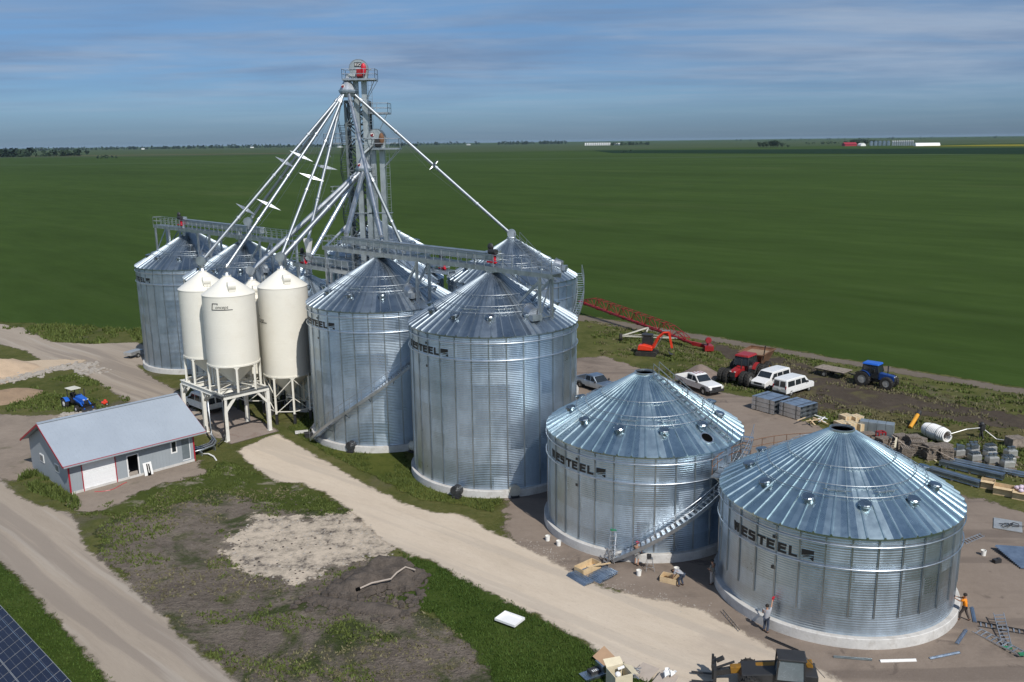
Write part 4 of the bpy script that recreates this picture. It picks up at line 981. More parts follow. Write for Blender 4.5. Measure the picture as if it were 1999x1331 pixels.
mb = MB(); mb.bar((rx0,SW/2,zr+.12), (rx1,SW/2,zr+.12), .4, .06); mb.build('ridge_cap', 'grey_roof', t)
for (p, q) in (((rx0,-oh-.03,hw_-oh*pr_+.0),(rx1,-oh-.03,hw_-oh*pr_)), ((rx0-.03,-oh,hw_-oh*pr_),(rx0-.03,SW/2,zr)), ((rx0-.03,SW+oh,hw_-oh*pr_),(rx0-.03,SW/2,zr)), ((rx1+.03,-oh,hw_-oh*pr_),(rx1+.03,SW/2,zr))):
    mb = MB(); mb.bar(p, q, .05, .17); mb.build('fascia', 'red_trim', t)
for x, y in ((0,-.07),(SL_,-.07),(1.06,-.075),(3.89,-.075)):
    mb = MB(); mb.box((x,y,hw_/2-.1 if x in (0,SL_) else 1.36), (.13 if x in (0,SL_) else .08,.06,hw_-.25 if x in (0,SL_) else 2.7)); mb.build('corner_trim' if x in (0,SL_) else 'door_trim', 'red_trim', t)
mb = MB(); mb.box((2.475,.0,1.31), (2.75,.07,2.60))
for k in range(1,5): mb.box((2.475,-.037,k*.52), (2.75,.012,.035))
for k in range(4):
    for j in range(4): mb.box((1.45+.68*j,-.036,.26+.52*k), (.5,.012,.26))
mb.build('overhead_door', 'door_white', t)
mb = MB(); mb.box((4.9,-.03,1.05), (.10,.10,2.1)); mb.box((5.9,-.03,1.05), (.10,.10,2.1)); mb.box((5.4,-.03,2.14), (1.1,.10,.08)); mb.build('door_frame', 'pvc_white', t)
mb = MB(); mb.box((9.2,-.02,1.9), (.60,.10,1.2)); wi = mb.build('window', 'pvc_white', t); mb = MB(); mb.box((9.2,-.075,1.9), (.36,.03,.92)); mb.build('pane', 'glass_dark', wi)
mb = MB(); mb.box((10.35,-.0,1.45), (.9,.09,2.2)); wi = mb.build('side_door', 'door_white', t); mb = MB(); mb.box((10.30,-.055,1.45), (.72,.03,2.0)); mb.build('pane', 'glass_blue', wi)
mb = MB(); mb.box((5.4,2.2,.5), (.7,.6,.9)); mb.ball((5.3,1.4,.3), .28); mb.build('stored_goods', 'pvc_white', t)
p = uv(FL, 0, 0)
def wp(x, y, z=0): return (FL[0]+x*VX+y*UX, FL[1]+x*VY+y*UY, z)
mb = MB(); mb.bar((rx0,-oh-.12,hw_-oh*pr_-.02), (rx1,-oh-.12,hw_-oh*pr_-.02), .12, .10); mb.build('gutter', 'grey_wall', t)
t = thing('display_board', 'white board with black tools leaning beside the open shed doorway', 'board', wp(6.55,-.32), YAW)
mb = MB(); mb.quad((-.38,-.12,0),(.38,-.12,0),(.38,.16,1.15),(-.38,.16,1.15),.04); mb.build('board', 'pvc_white', t)
mb = MB(); mb.tube((-.1,-.3,0), (-.05,.05,1.05), .05); mb.tube((.1,-.3,0), (.12,.05,1.0), .05); mb.ball((0,-.2,.12), .14); mb.build('tool_bundle', 'dark', t)
mb = MB(); mb.path([(*wp(1.6+.35*k, -.9-.5*math.sin(k*.55)-.04*k)[:2], .05) for k in range(9)], .03, 5); tag(mb.build('air_hose', 'motor_red'), 'thin red hose curving over the dirt by the white shed door', 'hose')
# pipes between shed and frame
t = thing('pipe_bundle', 'bundle of grey conveying pipes bending from the shed end to the white frame', 'pipes', wp(11.2,1,0), YAW)
for k in range(5):
    mb = MB(); mb.path([(0,.2+.28*k,.5+.07*k),(1.3,.1+.26*k,.5),(2.6,.45+.24*k,.5),(3.3,1.3+.2*k,.55),(3.55,2.5+.1*k,.8),(3.6,2.9,1.6),(3.62,2.95,4.2)], .10 if k < 3 else .06, 7); mb.build('pipe', 'galv_steel' if k % 2 == 0 else 'black_iron', t, True)
mb = MB(); mb.box((1.0,.5,.2), (.12,1.6,.4)); mb.box((2.6,.9,.2), (.12,1.4,.4)); mb.build('pipe_stand', 'galv_steel', t)
mb = MB(); P = [g_ for g_ in [(-29.6,80.6,.06),(-29.0,80.2,.2),(-28.3,79.6,.14),(-27.8,78.8,.05)]]; mb.path(P, .07, 6); tag(mb.build('plastic_pipe', 'hose_white'), 'short white plastic pipe lying in the grass near the shed end', 'pipe')
o = structure('slab', slab, .05, 'slabm', .6, 1.5)

# --------------------------------------------------------------- vehicles
def wheel(parent, x, y, r, w_, rim='rim_silver', lugs=0, name='wheel', rr=.55):
    mb = MB(); n = 20
    pr = [(r*rr,-w_/2),(r*.92,-w_/2),(r,-w_*.32),(r,w_*.32),(r*.92,w_/2),(r*rr,w_/2)]
    P = []; F = []
    for rad_, yy in pr:
        for i in range(n): a = 2*PI*i/n; P.append((x+rad_*math.cos(a), y+yy, r+rad_*math.sin(a)))
    for k in range(len(pr)-1):
        for i in range(n): F.append((k*n+i, (k+1)*n+i, (k+1)*n+(i+1) % n, k*n+(i+1) % n))
    mb.add(P, F)
    if lugs:
        for i in range(lugs):
            a = 2*PI*i/lugs; rm = r*1.0
            for s in (-1,1): mb.box((x+rm*math.cos(a+.1*s), y+s*w_*.22, r+rm*math.sin(a+.1*s)), (.07,w_*.42,.07))
    o = mb.build(name, 'rubber', parent)
    m2 = MB()
    m2.tube((x,y-w_*.36,r), (x,y+w_*.36,r), r*rr*1.02, n=18); m2.tube((x,y-w_*.42,r), (x,y+w_*.42,r), r*rr*.35, n=12)
    m2.build('rim', rim, o); return o
def lin(pts):
    def f(x, z):
        if z <= pts[0][0]: return pts[0][1]
        for (a, u_), (b_, v_) in zip(pts, pts[1:]):
            if z <= b_: return u_+(v_-u_)*(z-a)/(b_-a)
        return pts[-1][1]
    return f
def panel(parent, name, P, wf, mat, off=.012, t_=.014):
    """a flush panel on both sides of a body: outline P in (x, z)"""
    for s in (-1, 1):
        mb = MB(); n = len(P)
        A = [(x, s*(wf(x,z)+off-t_), z) for x, z in P]; B = [(x, s*(wf(x,z)+off), z) for x, z in P]
        f = [tuple(range(n)), tuple(range(n,2*n))[::-1]]+[((i+1)%n,i,n+i,n+(i+1)%n) for i in range(n)]
        mb.add(A+B, f); mb.build(name, mat, parent)
def front_panel(parent, name, x0, z0, x1, z1, w0, w1, mat, t_=.02, d=.012):
    dx, dz = x1-x0, z1-z0; l = math.hypot(dx, dz); nx, nz = dz/l*d, -dx/l*d
    mb = MB(); mb.quad((x0+nx,-w0,z0+nz),(x0+nx,w0,z0+nz),(x1+nx,w1,z1+nz),(x1+nx,-w1,z1+nz)); mb.build(name, mat, parent)
def van(loc, rz, label, scale=1.0, ladder=False):
    t = thing('parked_van', label, 'van', loc, rz, 'white vans', scale)
    wf = lin([(.3,.98),(1.1,1.0),(2.1,.86)])
    out = [(-2.75,.42),(-2.78,.95),(-2.68,1.95),(-2.55,2.08),(-1,2.13),(.7,2.10),(.95,2.04),(1.62,1.34),(2.45,1.16),(2.68,1.0),(2.72,.45)]
    mb = MB(); mb.side(out[::-1], wf); bd = mb.build('body', 'vehicle_white', t, bev=.05)
    for x0, x1 in ((-2.45,-1.15),(-1.0,.02)): panel(t, 'side_window', [(x0,1.25),(x1,1.25),(x1-.02,1.86),(x0+.03,1.86)], wf, 'glass_dark')
    panel(t, 'side_window', [(.15,1.25),(1.22,1.25),(.80,1.86),(.15,1.86)], wf, 'glass_dark')
    front_panel(t, 'windshield', 1.55, 1.40, .98, 2.0, .86, .80, 'glass_dark')
    for y in (-.42,.42):
        mb = MB(); mb.quad((-2.775,y-.36,1.2),(-2.70,y-.32,1.85),(-2.70,y+.32,1.85),(-2.775,y+.36,1.2)); mb.build('rear_window', 'glass_dark', t)
    mb = MB(); mb.box((2.72,0,.55), (.16,1.9,.24)); mb.build('bumper', 'black_iron', t, bev=.03); mb = MB(); mb.box((-2.80,0,.52), (.14,1.86,.20)); mb.build('bumper', 'black_iron', t, bev=.03)
    mb = MB(); mb.box((2.66,0,.87), (.10,1.1,.26)); mb.build('grille', 'black_iron', t)
    for y in (-.76,.76):
        mb = MB(); mb.box((2.65,y,.88), (.12,.36,.24)); mb.build('headlight', 'headlight', t); mb = MB(); mb.box((-2.76,y*1.16,1.15), (.05,.12,.4)); mb.build('tail_light', 'tail_red', t)
        mb = MB(); mb.box((1.15,y*1.42,1.38), (.12,.24,.2)); mb.build('mirror', 'black_iron', t)
    mb = MB(); mb.box((-2.80,0,.88), (.02,.34,.17)); mb.build('number_plate', 'pvc_white', t)
    for x in (-1.75,1.75):
        for s in (-1,1): wheel(t, x, s*.86, .37, .25)
    for x in (-1.08,.08,):
        panel(t, 'door_seam', [(x,.55),(x+.02,.55),(x+.02,1.95),(x,1.95)], wf, 'black_iron', .008)
    if ladder:
        mb = MB()
        for x in (-2.2,-1.0,.3): mb.bar((x,-.85,2.25), (x,.85,2.25), .06); mb.bar((x,-.85,2.05), (x,-.85,2.25), .05); mb.bar((x,.85,2.05), (x,.85,2.25), .05)
        mb.build('roof_rack', 'alu', t)
        mb = MB()
        for y in (-.2,.25): mb.bar((-2.5,y,2.32), (.7,y,2.32), .05, .09)
        for k in range(11): mb.bar((-2.4+k*.3,-.2,2.32), (-2.4+k*.3,.25,2.32), .035)
        mb.build('roof_ladder', 'alu', t)
    return t
def heading(p, q): return math.atan2(q[1]-p[1], q[0]-p[0])
van((30.7,102.0), heading((32.9,103.9),(28.9,100.5)), 'white van parked nose to the camera beside another white van', .98)
van((32.6,99.4), heading((31.0,98.2),(34.5,100.9)), 'white passenger van parked tail to the camera beside another white van', .98)
van((-34.6,95.6), heading((-33.4,94.2),(-36.0,96.6)), 'white van with a roof ladder parked under the white steel frame', 1.0, True)
def pickup(loc, rz, label, paint='vehicle_white', stripe=True, scale=1.0, canopy=False):
    t = thing('pickup_truck', label, 'pickup', loc, rz, scale=scale)
    wf = lin([(.4,.96),(1.1,1.0),(1.3,.97)])
    mb = MB(); mb.side([(.92,.45),(.92,1.12),(2.72,1.06),(2.95,.92),(2.98,.5)][::1] and [(2.98,.5),(2.95,.92),(2.72,1.10),(1.05,1.20),(-.95,1.16),(-.95,.45)], lambda x, z: wf(x, z)-(.06 if x > 2.6 else 0)); mb.build('body', paint, t, bev=.05)
    mb = MB()
    mb.box((-1.9,-.93,.90), (1.95,.12,.62)); mb.box((-1.9,.93,.90), (1.95,.12,.62)); mb.box((-2.86,0,.90), (.10,1.98,.62)); mb.box((-1.9,0,.62), (1.95,1.9,.08)); bed = mb.build('truck_bed', paint, t, bev=.02)
    mb = MB(); mb.box((-1.9,0,.68), (1.80,1.70,.03)); mb.build('bed_floor', 'black_iron', bed)
    cf = lin([(1.1,.93),(1.85,.78)])
    mb = MB(); mb.side([(1.15,1.15),(.42,1.80),(.2,1.86),(-.7,1.86),(-.95,1.78),(-1.02,1.15)], cf); cb = mb.build('cab', paint, t, bev=.05)
    panel(cb, 'side_window', [(.02,1.22),(.85,1.22),(.40,1.70),(.02,1.72)], cf, 'glass_dark'); panel(cb, 'side_window', [(-.86,1.22),(-.08,1.22),(-.08,1.72),(-.78,1.72)], cf, 'glass_dark')
    front_panel(cb, 'windshield', 1.10, 1.20, .48, 1.76, .84, .74, 'glass_dark'); 
    mb = MB(); mb.quad((-1.03,-.7,1.24),(-.97,-.64,1.72),(-.97,.64,1.72),(-1.03,.7,1.24)); mb.build('rear_window', 'glass_dark', cb)
    if stripe:
        for y in (-.35,.1,.5): mb = MB(); mb.box((-.25,y,1.875), (.8,.13,.012)); mb.build('roof_stripe', 'red_paint', cb)
    mb = MB(); mb.box((2.98,0,.58), (.18,1.95,.30)); mb.build('bumper', 'black_iron', t, bev=.03); mb = MB(); mb.box((2.95,0,.87), (.08,1.25,.24)); mb.build('grille', 'black_iron', t)
    mb = MB(); mb.box((-2.98,0,.58), (.14,1.9,.2)); mb.build('bumper', 'rim_silver', t, bev=.03)
    for y in (-.78,.78):
        mb = MB(); mb.box((2.93,y,.90), (.10,.30,.22)); mb.build('headlight', 'headlight', t); mb = MB(); mb.box((1.0,y*1.4,1.28), (.1,.22,.2)); mb.build('mirror', 'black_iron', t)
    for x in (-1.85,1.95):
        for s in (-1,1):
            wheel(t, x, s*.88, .40, .27)
            mb = MB(); mb.lathe([(.50,-.03),(.50,.03),(.43,.03),(.43,-.03)], 14, a0=0, a1=PI); o = mb.build('wheel_arch', 'black_iron', t); o.rotation_euler = (PI/2,0,0); o.location = (x, s*.98, .42)
    return t
pickup((21.9,101.0), heading((20.4,103.6),(23.2,98.2)), 'white crew-cab pickup with red roof stripes parked on the brown yard', scale=1.08)
pickup((9.9,101.6), heading((8.9,103.0),(11.2,99.9)), 'grey pickup with a silver cap half hidden behind the second short bin roof', 'sheet_blue', False)
def tractor(loc, rz, label, paint, duals=False, cabbed=True, scale=1., fr=.8, rr_=.95, canopy=False, rim='rim_silver', blade=False, roofp=None):
    t = thing('farm_tractor', label, 'tractor', loc, rz, scale=scale)
    mb = MB(); mb.side([(2.35,.95),(2.38,1.45),(2.2,1.68),(.5,1.85),(.45,.95)], lambda x, z: .34+.10*(x < 1.2)); hd = mb.build('hood', paint, t, bev=.06)
    mb = MB(); mb.box((2.40,0,1.22), (.05,.56,.5)); mb.build('grille', 'black_iron', hd)
    for y in (-.25,.25): mb = MB(); mb.box((2.39,y,1.56), (.06,.18,.1)); mb.build('headlight', 'headlight', hd)
    mb = MB(); mb.box((.4,0,.85), (3.8,.5,.5)); mb.box((-1.2,0,1.0), (.9,.9,.6)); mb.tube((1.7,-.8,fr*.9), (1.7,.8,fr*.9), .12); mb.tube((-1.3,-.9,rr_), (-1.3,.9,rr_), .16); mb.build('chassis', 'black_iron', t)
    for s in (-1,1):
        for k in ((0,1) if duals else (0,)):
            wheel(t, 1.7, s*(.95+.62*k), fr, .50 if rr_ > .9 else .36, rim, lugs=18); wheel(t, -1.3, s*(.98+.66*k), rr_, .56 if rr_ > .9 else .42, rim, lugs=20)
        mb = MB(); mb.lathe([(rr_+.10,-.3),(rr_+.14,.3)], 12, a0=.15*PI, a1=.85*PI); o = mb.build('fender', paint, t); o.rotation_euler = (PI/2,0,0); o.location = (-1.3, s*.92, rr_)
    mb = MB(); mb.tube((1.3,.42,1.75), (1.3,.42,2.75), .07); mb.build('exhaust', 'black_iron', t)
    if cabbed:
        cf = lin([(1.2,.82),(2.0,.86),(2.9,.72)])
        mb = MB(); mb.side([(.42,1.15),(.62,1.95),(.38,2.82),(-1.35,2.82),(-1.5,1.9),(-1.1,1.15)], cf); cb = mb.build('cab', 'glass_dark', t, bev=.03)
        mb = MB()
        for s in (-1,1):
            for (x0,z0,x1,z1) in ((.62,1.9,.38,2.82),(-.45,1.2,-.5,2.82),(-1.5,1.9,-1.35,2.82)): mb.bar((x0,s*cf(x0,z0),z0), (x1,s*cf(x1,z1),z1), .08)
        mb.build('cab_pillar', 'black_iron', cb)
        mb = MB(); mb.side([(.55,2.82),(.45,3.02),(-1.45,3.02),(-1.55,2.82)], lambda x, z: .86 if z < 2.9 else .74); mb.build('cab_roof', roofp or paint, t, bev=.05)
        mb = MB(); mb.box((.15,-1.0,2.2), (.05,.28,.35)); mb.box((.15,1.0,2.2), (.05,.28,.35)); mb.build('mirror', 'black_iron', t)
    if canopy:
        mb = MB(); mb.box((-.9,0,1.35), (.5,.55,.14)); mb.box((-1.15,0,1.65), (.12,.55,.6)); mb.build('seat', 'black_iron', t)
        mb = MB()
        for s in (-.5,.5): mb.bar((-1.4,s,1.2), (-1.4,s,2.55), .09); mb.bar((.2,s*.9,1.7), (-.2,s,2.55), .05)
        mb.build('roll_bar', 'black_iron', t); mb = MB(); mb.box((-.75,0,2.60), (1.7,1.35,.10)); mb.build('canopy', 'cream_paint', t, bev=.03)
        mb = MB(); mb.tube((.1,0,1.75), (-.25,0,1.95), .03); mb.tube((-.25,0,1.93), (-.27,0,1.98), .2, n=14); mb.build('steering_wheel', 'black_iron', t)
    if blade:
        mb = MB()
        for s in (-.55,.55): mb.bar((.3,s,1.5), (1.9,s,1.15), .12, .16); mb.bar((1.9,s,1.15), (2.95,s,.45), .12, .16)
        mb.bar((1.9,-.55,1.15), (1.9,.55,1.15), .1); mb.build('loader_arm', paint, t)
        mb = MB(); mb.lathe([(.55,-.95),(.55,.95)], 8, a0=.7*PI, a1=1.45*PI); o = mb.build('bucket', 'black_iron', t); o.rotation_euler = (PI/2,0,0); o.location = (3.4,0,.55)
        mb = MB(); mb.box((3.4,0,.03), (.8,1.9,.04)); mb.build('cutting_edge', 'black_iron', o).parent = t
    return t
tractor((28.0,104.4), heading((29.5,106.2),(26.3,102.6)), 'big red tractor with dual wheels parked beside the gravel heap', 'red_paint', duals=True, scale=1.12)
tractor((43.0,101.6), heading((41.2,103.4),(44.4,100.4)), 'blue cab tractor parked in the weeds with a flat trailer behind it', 'navy_paint', roofp='blue_paint', scale=.94)
tractor((-49.2,96.6), heading((-50.2,96.9),(-48.0,96.2))-.35, 'blue compact tractor with cream canopy and front bucket behind the shed', 'blue_paint', cabbed=False, canopy=True, fr=.42, rr_=.68, blade=True, rim='pvc_white', scale=.86)
t = thing('grain_cart', 'rusty brown grain cart hitched behind the red tractor', 'cart', (30.6,108.2), heading((31.6,109.6),(28.6,105.6)))
mb = MB(); B0 = [(-1.1,-.9,1.0),(1.1,-.9,1.0),(1.1,.9,1.0),(-1.1,.9,1.0)]; B1 = [(-2.2,-1.6,2.9),(2.2,-1.6,2.9),(2.2,1.6,2.9),(-2.2,1.6,2.9)]
mb.add(B0+B1, [(3,2,1,0),(0,1,5,4),(1,2,6,5),(2,3,7,6),(3,0,4,7)])
for a, b_ in zip(B1, B1[1:]+B1[:1]): mb.bar(a, b_, .12)
hb = mb.build('hopper', 'rust_brown', t); mb = MB(); mb.add([(-2.0,-1.4,2.6),(2.0,-1.4,2.6),(2.0,1.4,2.6),(-2.0,1.4,2.6)], [(0,1,2,3)]); mb.build('load', 'clay_heap', hb)
for s in (-1,1): wheel(t, 0, s*1.5, .85, .6, 'yellow_paint', lugs=16)
mb = MB(); mb.bar((1.2,0,.9), (3.2,0,.6), .2); mb.build('drawbar', 'rust_brown', t)
mb = MB(); mb.bar((1.7,1.5,2.2), (2.1,1.9,4.2), .1); mb.build('unload_auger', 'black_iron', t)
mb = MB(); mb.quad((2.05,-.5,1.9),(2.05,.1,1.9),(2.2,.1,2.6),(2.2,-.5,2.6),.05); mb.build('warning_panel', 'amber_paint', t)
t = thing('flat_trailer', 'weathered flat wooden trailer standing behind the blue cab tractor', 'trailer', (39.6,106.2), heading((39.3,106.4),(42,103.4)))
mb = MB()
for k in range(9): mb.box((-1.75+k*.44,0,.95), (.40,2.3,.07))
mb.build('deck', 'wood_old', t); mb = MB(); mb.bar((-1.9,-.8,.82), (1.9,-.8,.82), .12, .18); mb.bar((-1.9,.8,.82), (1.9,.8,.82), .12, .18); mb.bar((1.9,0,.8), (3.4,0,.6), .12); mb.build('trailer_frame', 'black_iron', t)
for s in (-1,1): wheel(t, -.6, s*1.0, .38, .24)
# mini excavator
t = thing('mini_excavator', 'orange mini excavator with raised boom on the grass by the auger', 'excavator', (18.5,118.6), heading((18.5,118.6),(20.6,117.9)), scale=1.15)
for s in (-.72,.72):
    mb = MB(); n = 16; out = []
    for i in range(9): a = -PI/2+PI*i/8; out.append((1.0+.28*math.cos(a), .28+.28*math.sin(a)))
    for i in range(9): a = PI/2+PI*i/8; out.append((-1.0+.28*math.cos(a), .28+.28*math.sin(a)))
    m_ = len(out); mb.add([(x,s-.18,z) for x, z in out]+[(x,s+.18,z) for x, z in out], [tuple(range(m_)), tuple(range(m_,2*m_))[::-1]]+[((i+1)%m_,i,m_+i,m_+(i+1)%m_) for i in range(m_)]); mb.build('track', 'rubber', t)
mb = MB(); mb.box((0,0,.5), (1.2,1.1,.25)); mb.build('undercarriage', 'black_iron', t)
mb = MB(); mb.side([(.75,.68),(.70,1.15),(-.35,1.35),(-.95,1.25),(-1.05,.68)], lambda x, z: .82); mb.build('house', 'orange_red', t, bev=.08)
cf = lin([(1.1,.44),(2.5,.38)]); mb = MB()
for (x0,y0) in ((.6,-.05),(.6,.78),(-.55,-.05),(-.55,.78)): mb.bar((x0,y0,1.15), (x0-.08,y0,2.38), .09)
mb.box((-.02,.37,2.42), (1.3,.98,.10)); cb = mb.build('cab_frame', 'black_iron', t); mb = MB(); mb.box((0,.37,1.75), (1.08,.78,1.2)); mb.build('cab_glass', 'glass_dark', cb)
mb = MB(); mb.path([(.75,-.35,1.0),(1.3,-.35,2.2),(1.95,-.35,2.85),(2.6,-.35,2.95)], [.17,.17,.15,.12], 4); bm_ = mb.build('boom', 'orange_red', t); mb = MB(); mb.bar((2.6,-.35,3.0), (3.0,-.35,1.1), .18, .24); mb.build('stick', 'orange_red', t)
mb = MB(); mb.tube((1.0,-.35,1.0), (1.9,-.35,2.5), .06); mb.tube((1.8,-.35,3.1), (2.7,-.35,3.15), .05); mb.build('hydraulic_ram', 'alu', bm_)
mb = MB(); mb.lathe([(.38,-.35),(.38,.35)], 8, a0=.6*PI, a1=1.6*PI); o = mb.build('bucket', 'black_iron', t); o.rotation_euler = (PI/2,0,0); o.location = (3.0,-.35,.75)
# red swing auger
t = thing('grain_auger', 'long red grain auger with truss bridging and pale undercarriage lying by the field edge', 'auger', (16.5,128,0)); Mi = inv(t)
A0 = Vector((11.6,149.5,2.0)); A1 = Vector((25.4,121.9,.8)); dA = (A1-A0).normalized()
mb = MB(Mi); mb.tube(A0, A1, .23, n=14)
for k in range(8): q = A0+(A1-A0)*(k+.5)/8; mb.tube(q-dA*.15, q+dA*.15, .30, n=14)
mb.build('auger_tube', 'auger_red', t)
mb = MB(Mi); sd = dA.cross(Vector((0,0,1))).normalized(); N_ = 16; tp = []
for i in range(N_+1):
    f = .04+.92*i/N_; hh = 1.6*min(1, min(f, 1-f)*5+.15); tp.append((A0+(A1-A0)*f, A0+(A1-A0)*f+Vector((0,0,hh))))
for s in (-.45,.45):
    for i in range(N_): 
        a, b_ = tp[i][1]+sd*s, tp[i+1][1]+sd*s; mb.tube(a, b_, .05, n=5); mb.bar(tp[i][0], b_, .07) if i % 2 == 0 else mb.bar(a, tp[i+1][0], .07)
for i in range(N_+1): mb.tube(tp[i][1]-sd*.45, tp[i][1]+sd*.45, .045, n=5); mb.bar(tp[i][0], tp[i][1]+sd*(.45 if i % 2 else -.45), .06)
mb.build('truss', 'auger_red', t)
mb = MB(Mi); C0 = A0+(A1-A0)*.66
for w_ in ((16.0,127.6,.7),(19.8,128.8,.7)):
    mb.bar(C0, w_, .16); mb.bar((16.0,127.6,.7), (19.8,128.8,.7), .16); mb.bar(w_, A0+(A1-A0)*.9, .12)
mb.build('undercarriage', 'cream_paint', t)
for w_ in ((16.0,127.6),(19.8,128.8)): 
    mb = MB(Mi); mb.tube((w_[0]-.18,w_[1],.55), (w_[0]+.18,w_[1],.55), .55, n=16); mb.build('wheel', 'rubber', t)
mb = MB(Mi); mb.bar(A1, (27.2,120.6,.6), .35, .5); mb.box((27.3,120.5,.5), (1.2,1.6,.7)); mb.build('intake_hopper', 'red_paint', t)
mb = MB(Mi); mb.tube((27.2,120.3,1.6), (27.2,119.9,1.65), .42, n=16); mb.bar((27.2,120.5,.6), (27.2,120.2,1.7), .2); mb.build('drive_shield', 'auger_red', t)
# telehandler cut by the lower frame edge
t = thing('telehandler', 'mustard telehandler with dark cab roof and fork carriage at the bottom frame edge', 'telehandler', (13.9,42.35), heading((15.2,42.4),(11.0,43.2)), scale=.92)
mb = MB(); mb.side([(-2.2,.55),(-2.2,1.5),(-.6,1.55),(2.0,1.2),(2.2,.6)], lambda x, z: .75); mb.build('chassis', 'black_iron', t, bev=.05)
for x in (-1.45,1.5):
    for s in (-1,1): wheel(t, x, s*.95, .60, .42, 'yellow_paint', lugs=14)
cf = lin([(1.2,.50),(2.55,.42)])
mb = MB(); mb.side([(.15,1.2),(-.05,2.45),(-1.35,2.45),(-1.5,1.2)], lambda x, z: .48); cb = mb.build('cab', 'glass_blue', t); cb.location.y = .42
mb = MB(); mb.box((-.70,.42,2.52), (1.6,1.15,.12)); mb.build('cab_roof', 'black_iron', t, bev=.05)
for x in (.12,-1.45):
    for y in (-.06,.9): mb = MB(); mb.bar((x,y,1.2), (x*.92-.05,y,2.48), .09); mb.build('cab_pillar', 'black_iron', t)
mb = MB(); mb.bar((-2.0,-.35,1.65), (2.6,-.35,.85), .40, .42); mb.build('boom', 'yellow_paint', t, bev=.04)
mb = MB(); mb.bar((1.6,-.35,1.05), (3.4,-.35,.55), .30, .32); mb.build('boom_extension', 'black_iron', t)
mb = MB(); mb.box((3.5,-.2,.75), (.18,1.5,.9)); mb.bar((3.4,-.35,1.3), (3.0,-.35,1.55), .2); mb.tube((2.4,-.1,1.5), (3.4,-.1,1.0), .07)
for y in (-.75,-.2,.35): mb.box((3.6,y,1.0), (.14,.14,.9))
cg = mb.build('fork_carriage', 'black_iron', t)
for y in (-.65,.25):
    mb = MB(); mb.box((4.2,y,.22), (1.25,.14,.06)); mb.build('fork', 'black_iron', t)
mb = MB(); mb.box((-.4,-.95,1.65), (.3,.2,.25)); mb.build('mirror', 'pvc_white', t)
mb = MB(); mb.tube((-1.2,-.1,2.6), (-2.6,.4,1.3), .02); mb.build('antenna', 'black_iron', t)
# walk-behind machine, skid loader, tractor sliver
t = thing('garden_mower', 'small orange walk-behind mower on the grass behind the shed', 'mower', (-46.6,97.6), .4, scale=.72)
mb = MB(); mb.box((0,0,.42), (.9,.6,.4)); mb.ball((.1,0,.7), .26); mb.build('body', 'orange_red', t, bev=.05)
for x in (-.35,.35):
    for s in (-1,1): wheel(t, x, s*.38, .22, .14)
mb = MB(); mb.bar((-.4,-.25,.5), (-1.1,-.25,1.05), .05); mb.bar((-.4,.25,.5), (-1.1,.25,1.05), .05); mb.bar((-1.1,-.25,1.05), (-1.1,.25,1.05), .05); mb.build('handlebar', 'black_iron', t)
t = thing('utility_trailer', 'small pale trailer in the shadow at the foot of the far-left bin', 'trailer', (-52.9,121.0), 1.2)
mb = MB(); mb.box((0,0,.72), (2.4,1.3,.5)); mb.build('box_body', 'rim_silver', t, bev=.03); mb = MB(); mb.bar((1.2,0,.5), (2.1,0,.45), .1); mb.build('drawbar', 'black_iron', t)
for s in (-1,1): wheel(t, 0, s*.75, .34, .2)
t = thing('green_implement', 'green farm implement just showing behind the far-left bin edge', 'implement', (-51.2,130.5), .3)
mb = MB(); mb.box((0,0,1.2), (2.2,1.4,1.0)); mb.box((.2,0,2.1), (1.0,1.0,.9)); mb.build('body', 'fibre_green', t, bev=.05)
for x in (-.8,.9):
    for s in (-1,1): wheel(t, x, s*.8, .6, .35, 'yellow_paint')

# ----------------------------------------------------------------- people
def skin_obj(name, mat, V_, E_, Rr, parent, root=0, sub=2):
    me = bpy.data.meshes.new(name); me.from_pydata([Vector(v) for v in V_], E_, []); me.materials.append(M[mat])
    o = obj(name, me, parent)
    o.modifiers.new('skin', 'SKIN')
    for i, r in enumerate(Rr):
        s = me.skin_vertices[0].data[i]; s.radius = (r, r) if not isinstance(r, tuple) else r; s.use_root = (i == root)
    m = o.modifiers.new('sub', 'SUBSURF'); m.levels = sub; m.render_levels = sub
    me.polygons.foreach_set('use_smooth', [True]*len(me.polygons)); o.modifiers['skin'].use_smooth_shade = True
    return o
BASE = dict(pel=(0,0,.96), spi=(.0,0,1.14), che=(.01,0,1.34), nec=(.02,0,1.50), hd0=(.03,0,1.58), hd1=(.05,0,1.66), top=(.03,0,1.735),
    ls=(.01,.18,1.43), le=(-.02,.25,1.15), lw=(.10,.25,.92), rs=(.01,-.18,1.43), re=(-.02,-.25,1.15), rw=(.10,-.25,.92),
    lh=(0,.10,.92), lk=(.03,.11,.50), la=(-.01,.12,.09), lt=(.17,.14,.035), rh=(0,-.10,.92), rk=(.03,-.11,.50), ra=(-.01,-.12,.09), rt=(.17,-.14,.035))
RAD = dict(pel=.125, spi=.118, che=.135, nec=.055, hd0=.075, hd1=.092, top=.062, ls=.062, le=.045, lw=.031, rs=.062, re=.045, rw=.031, lh=.088, lk=.058, la=.040, lt=.032, rh=.088, rk=.058, ra=.040, rt=.032)
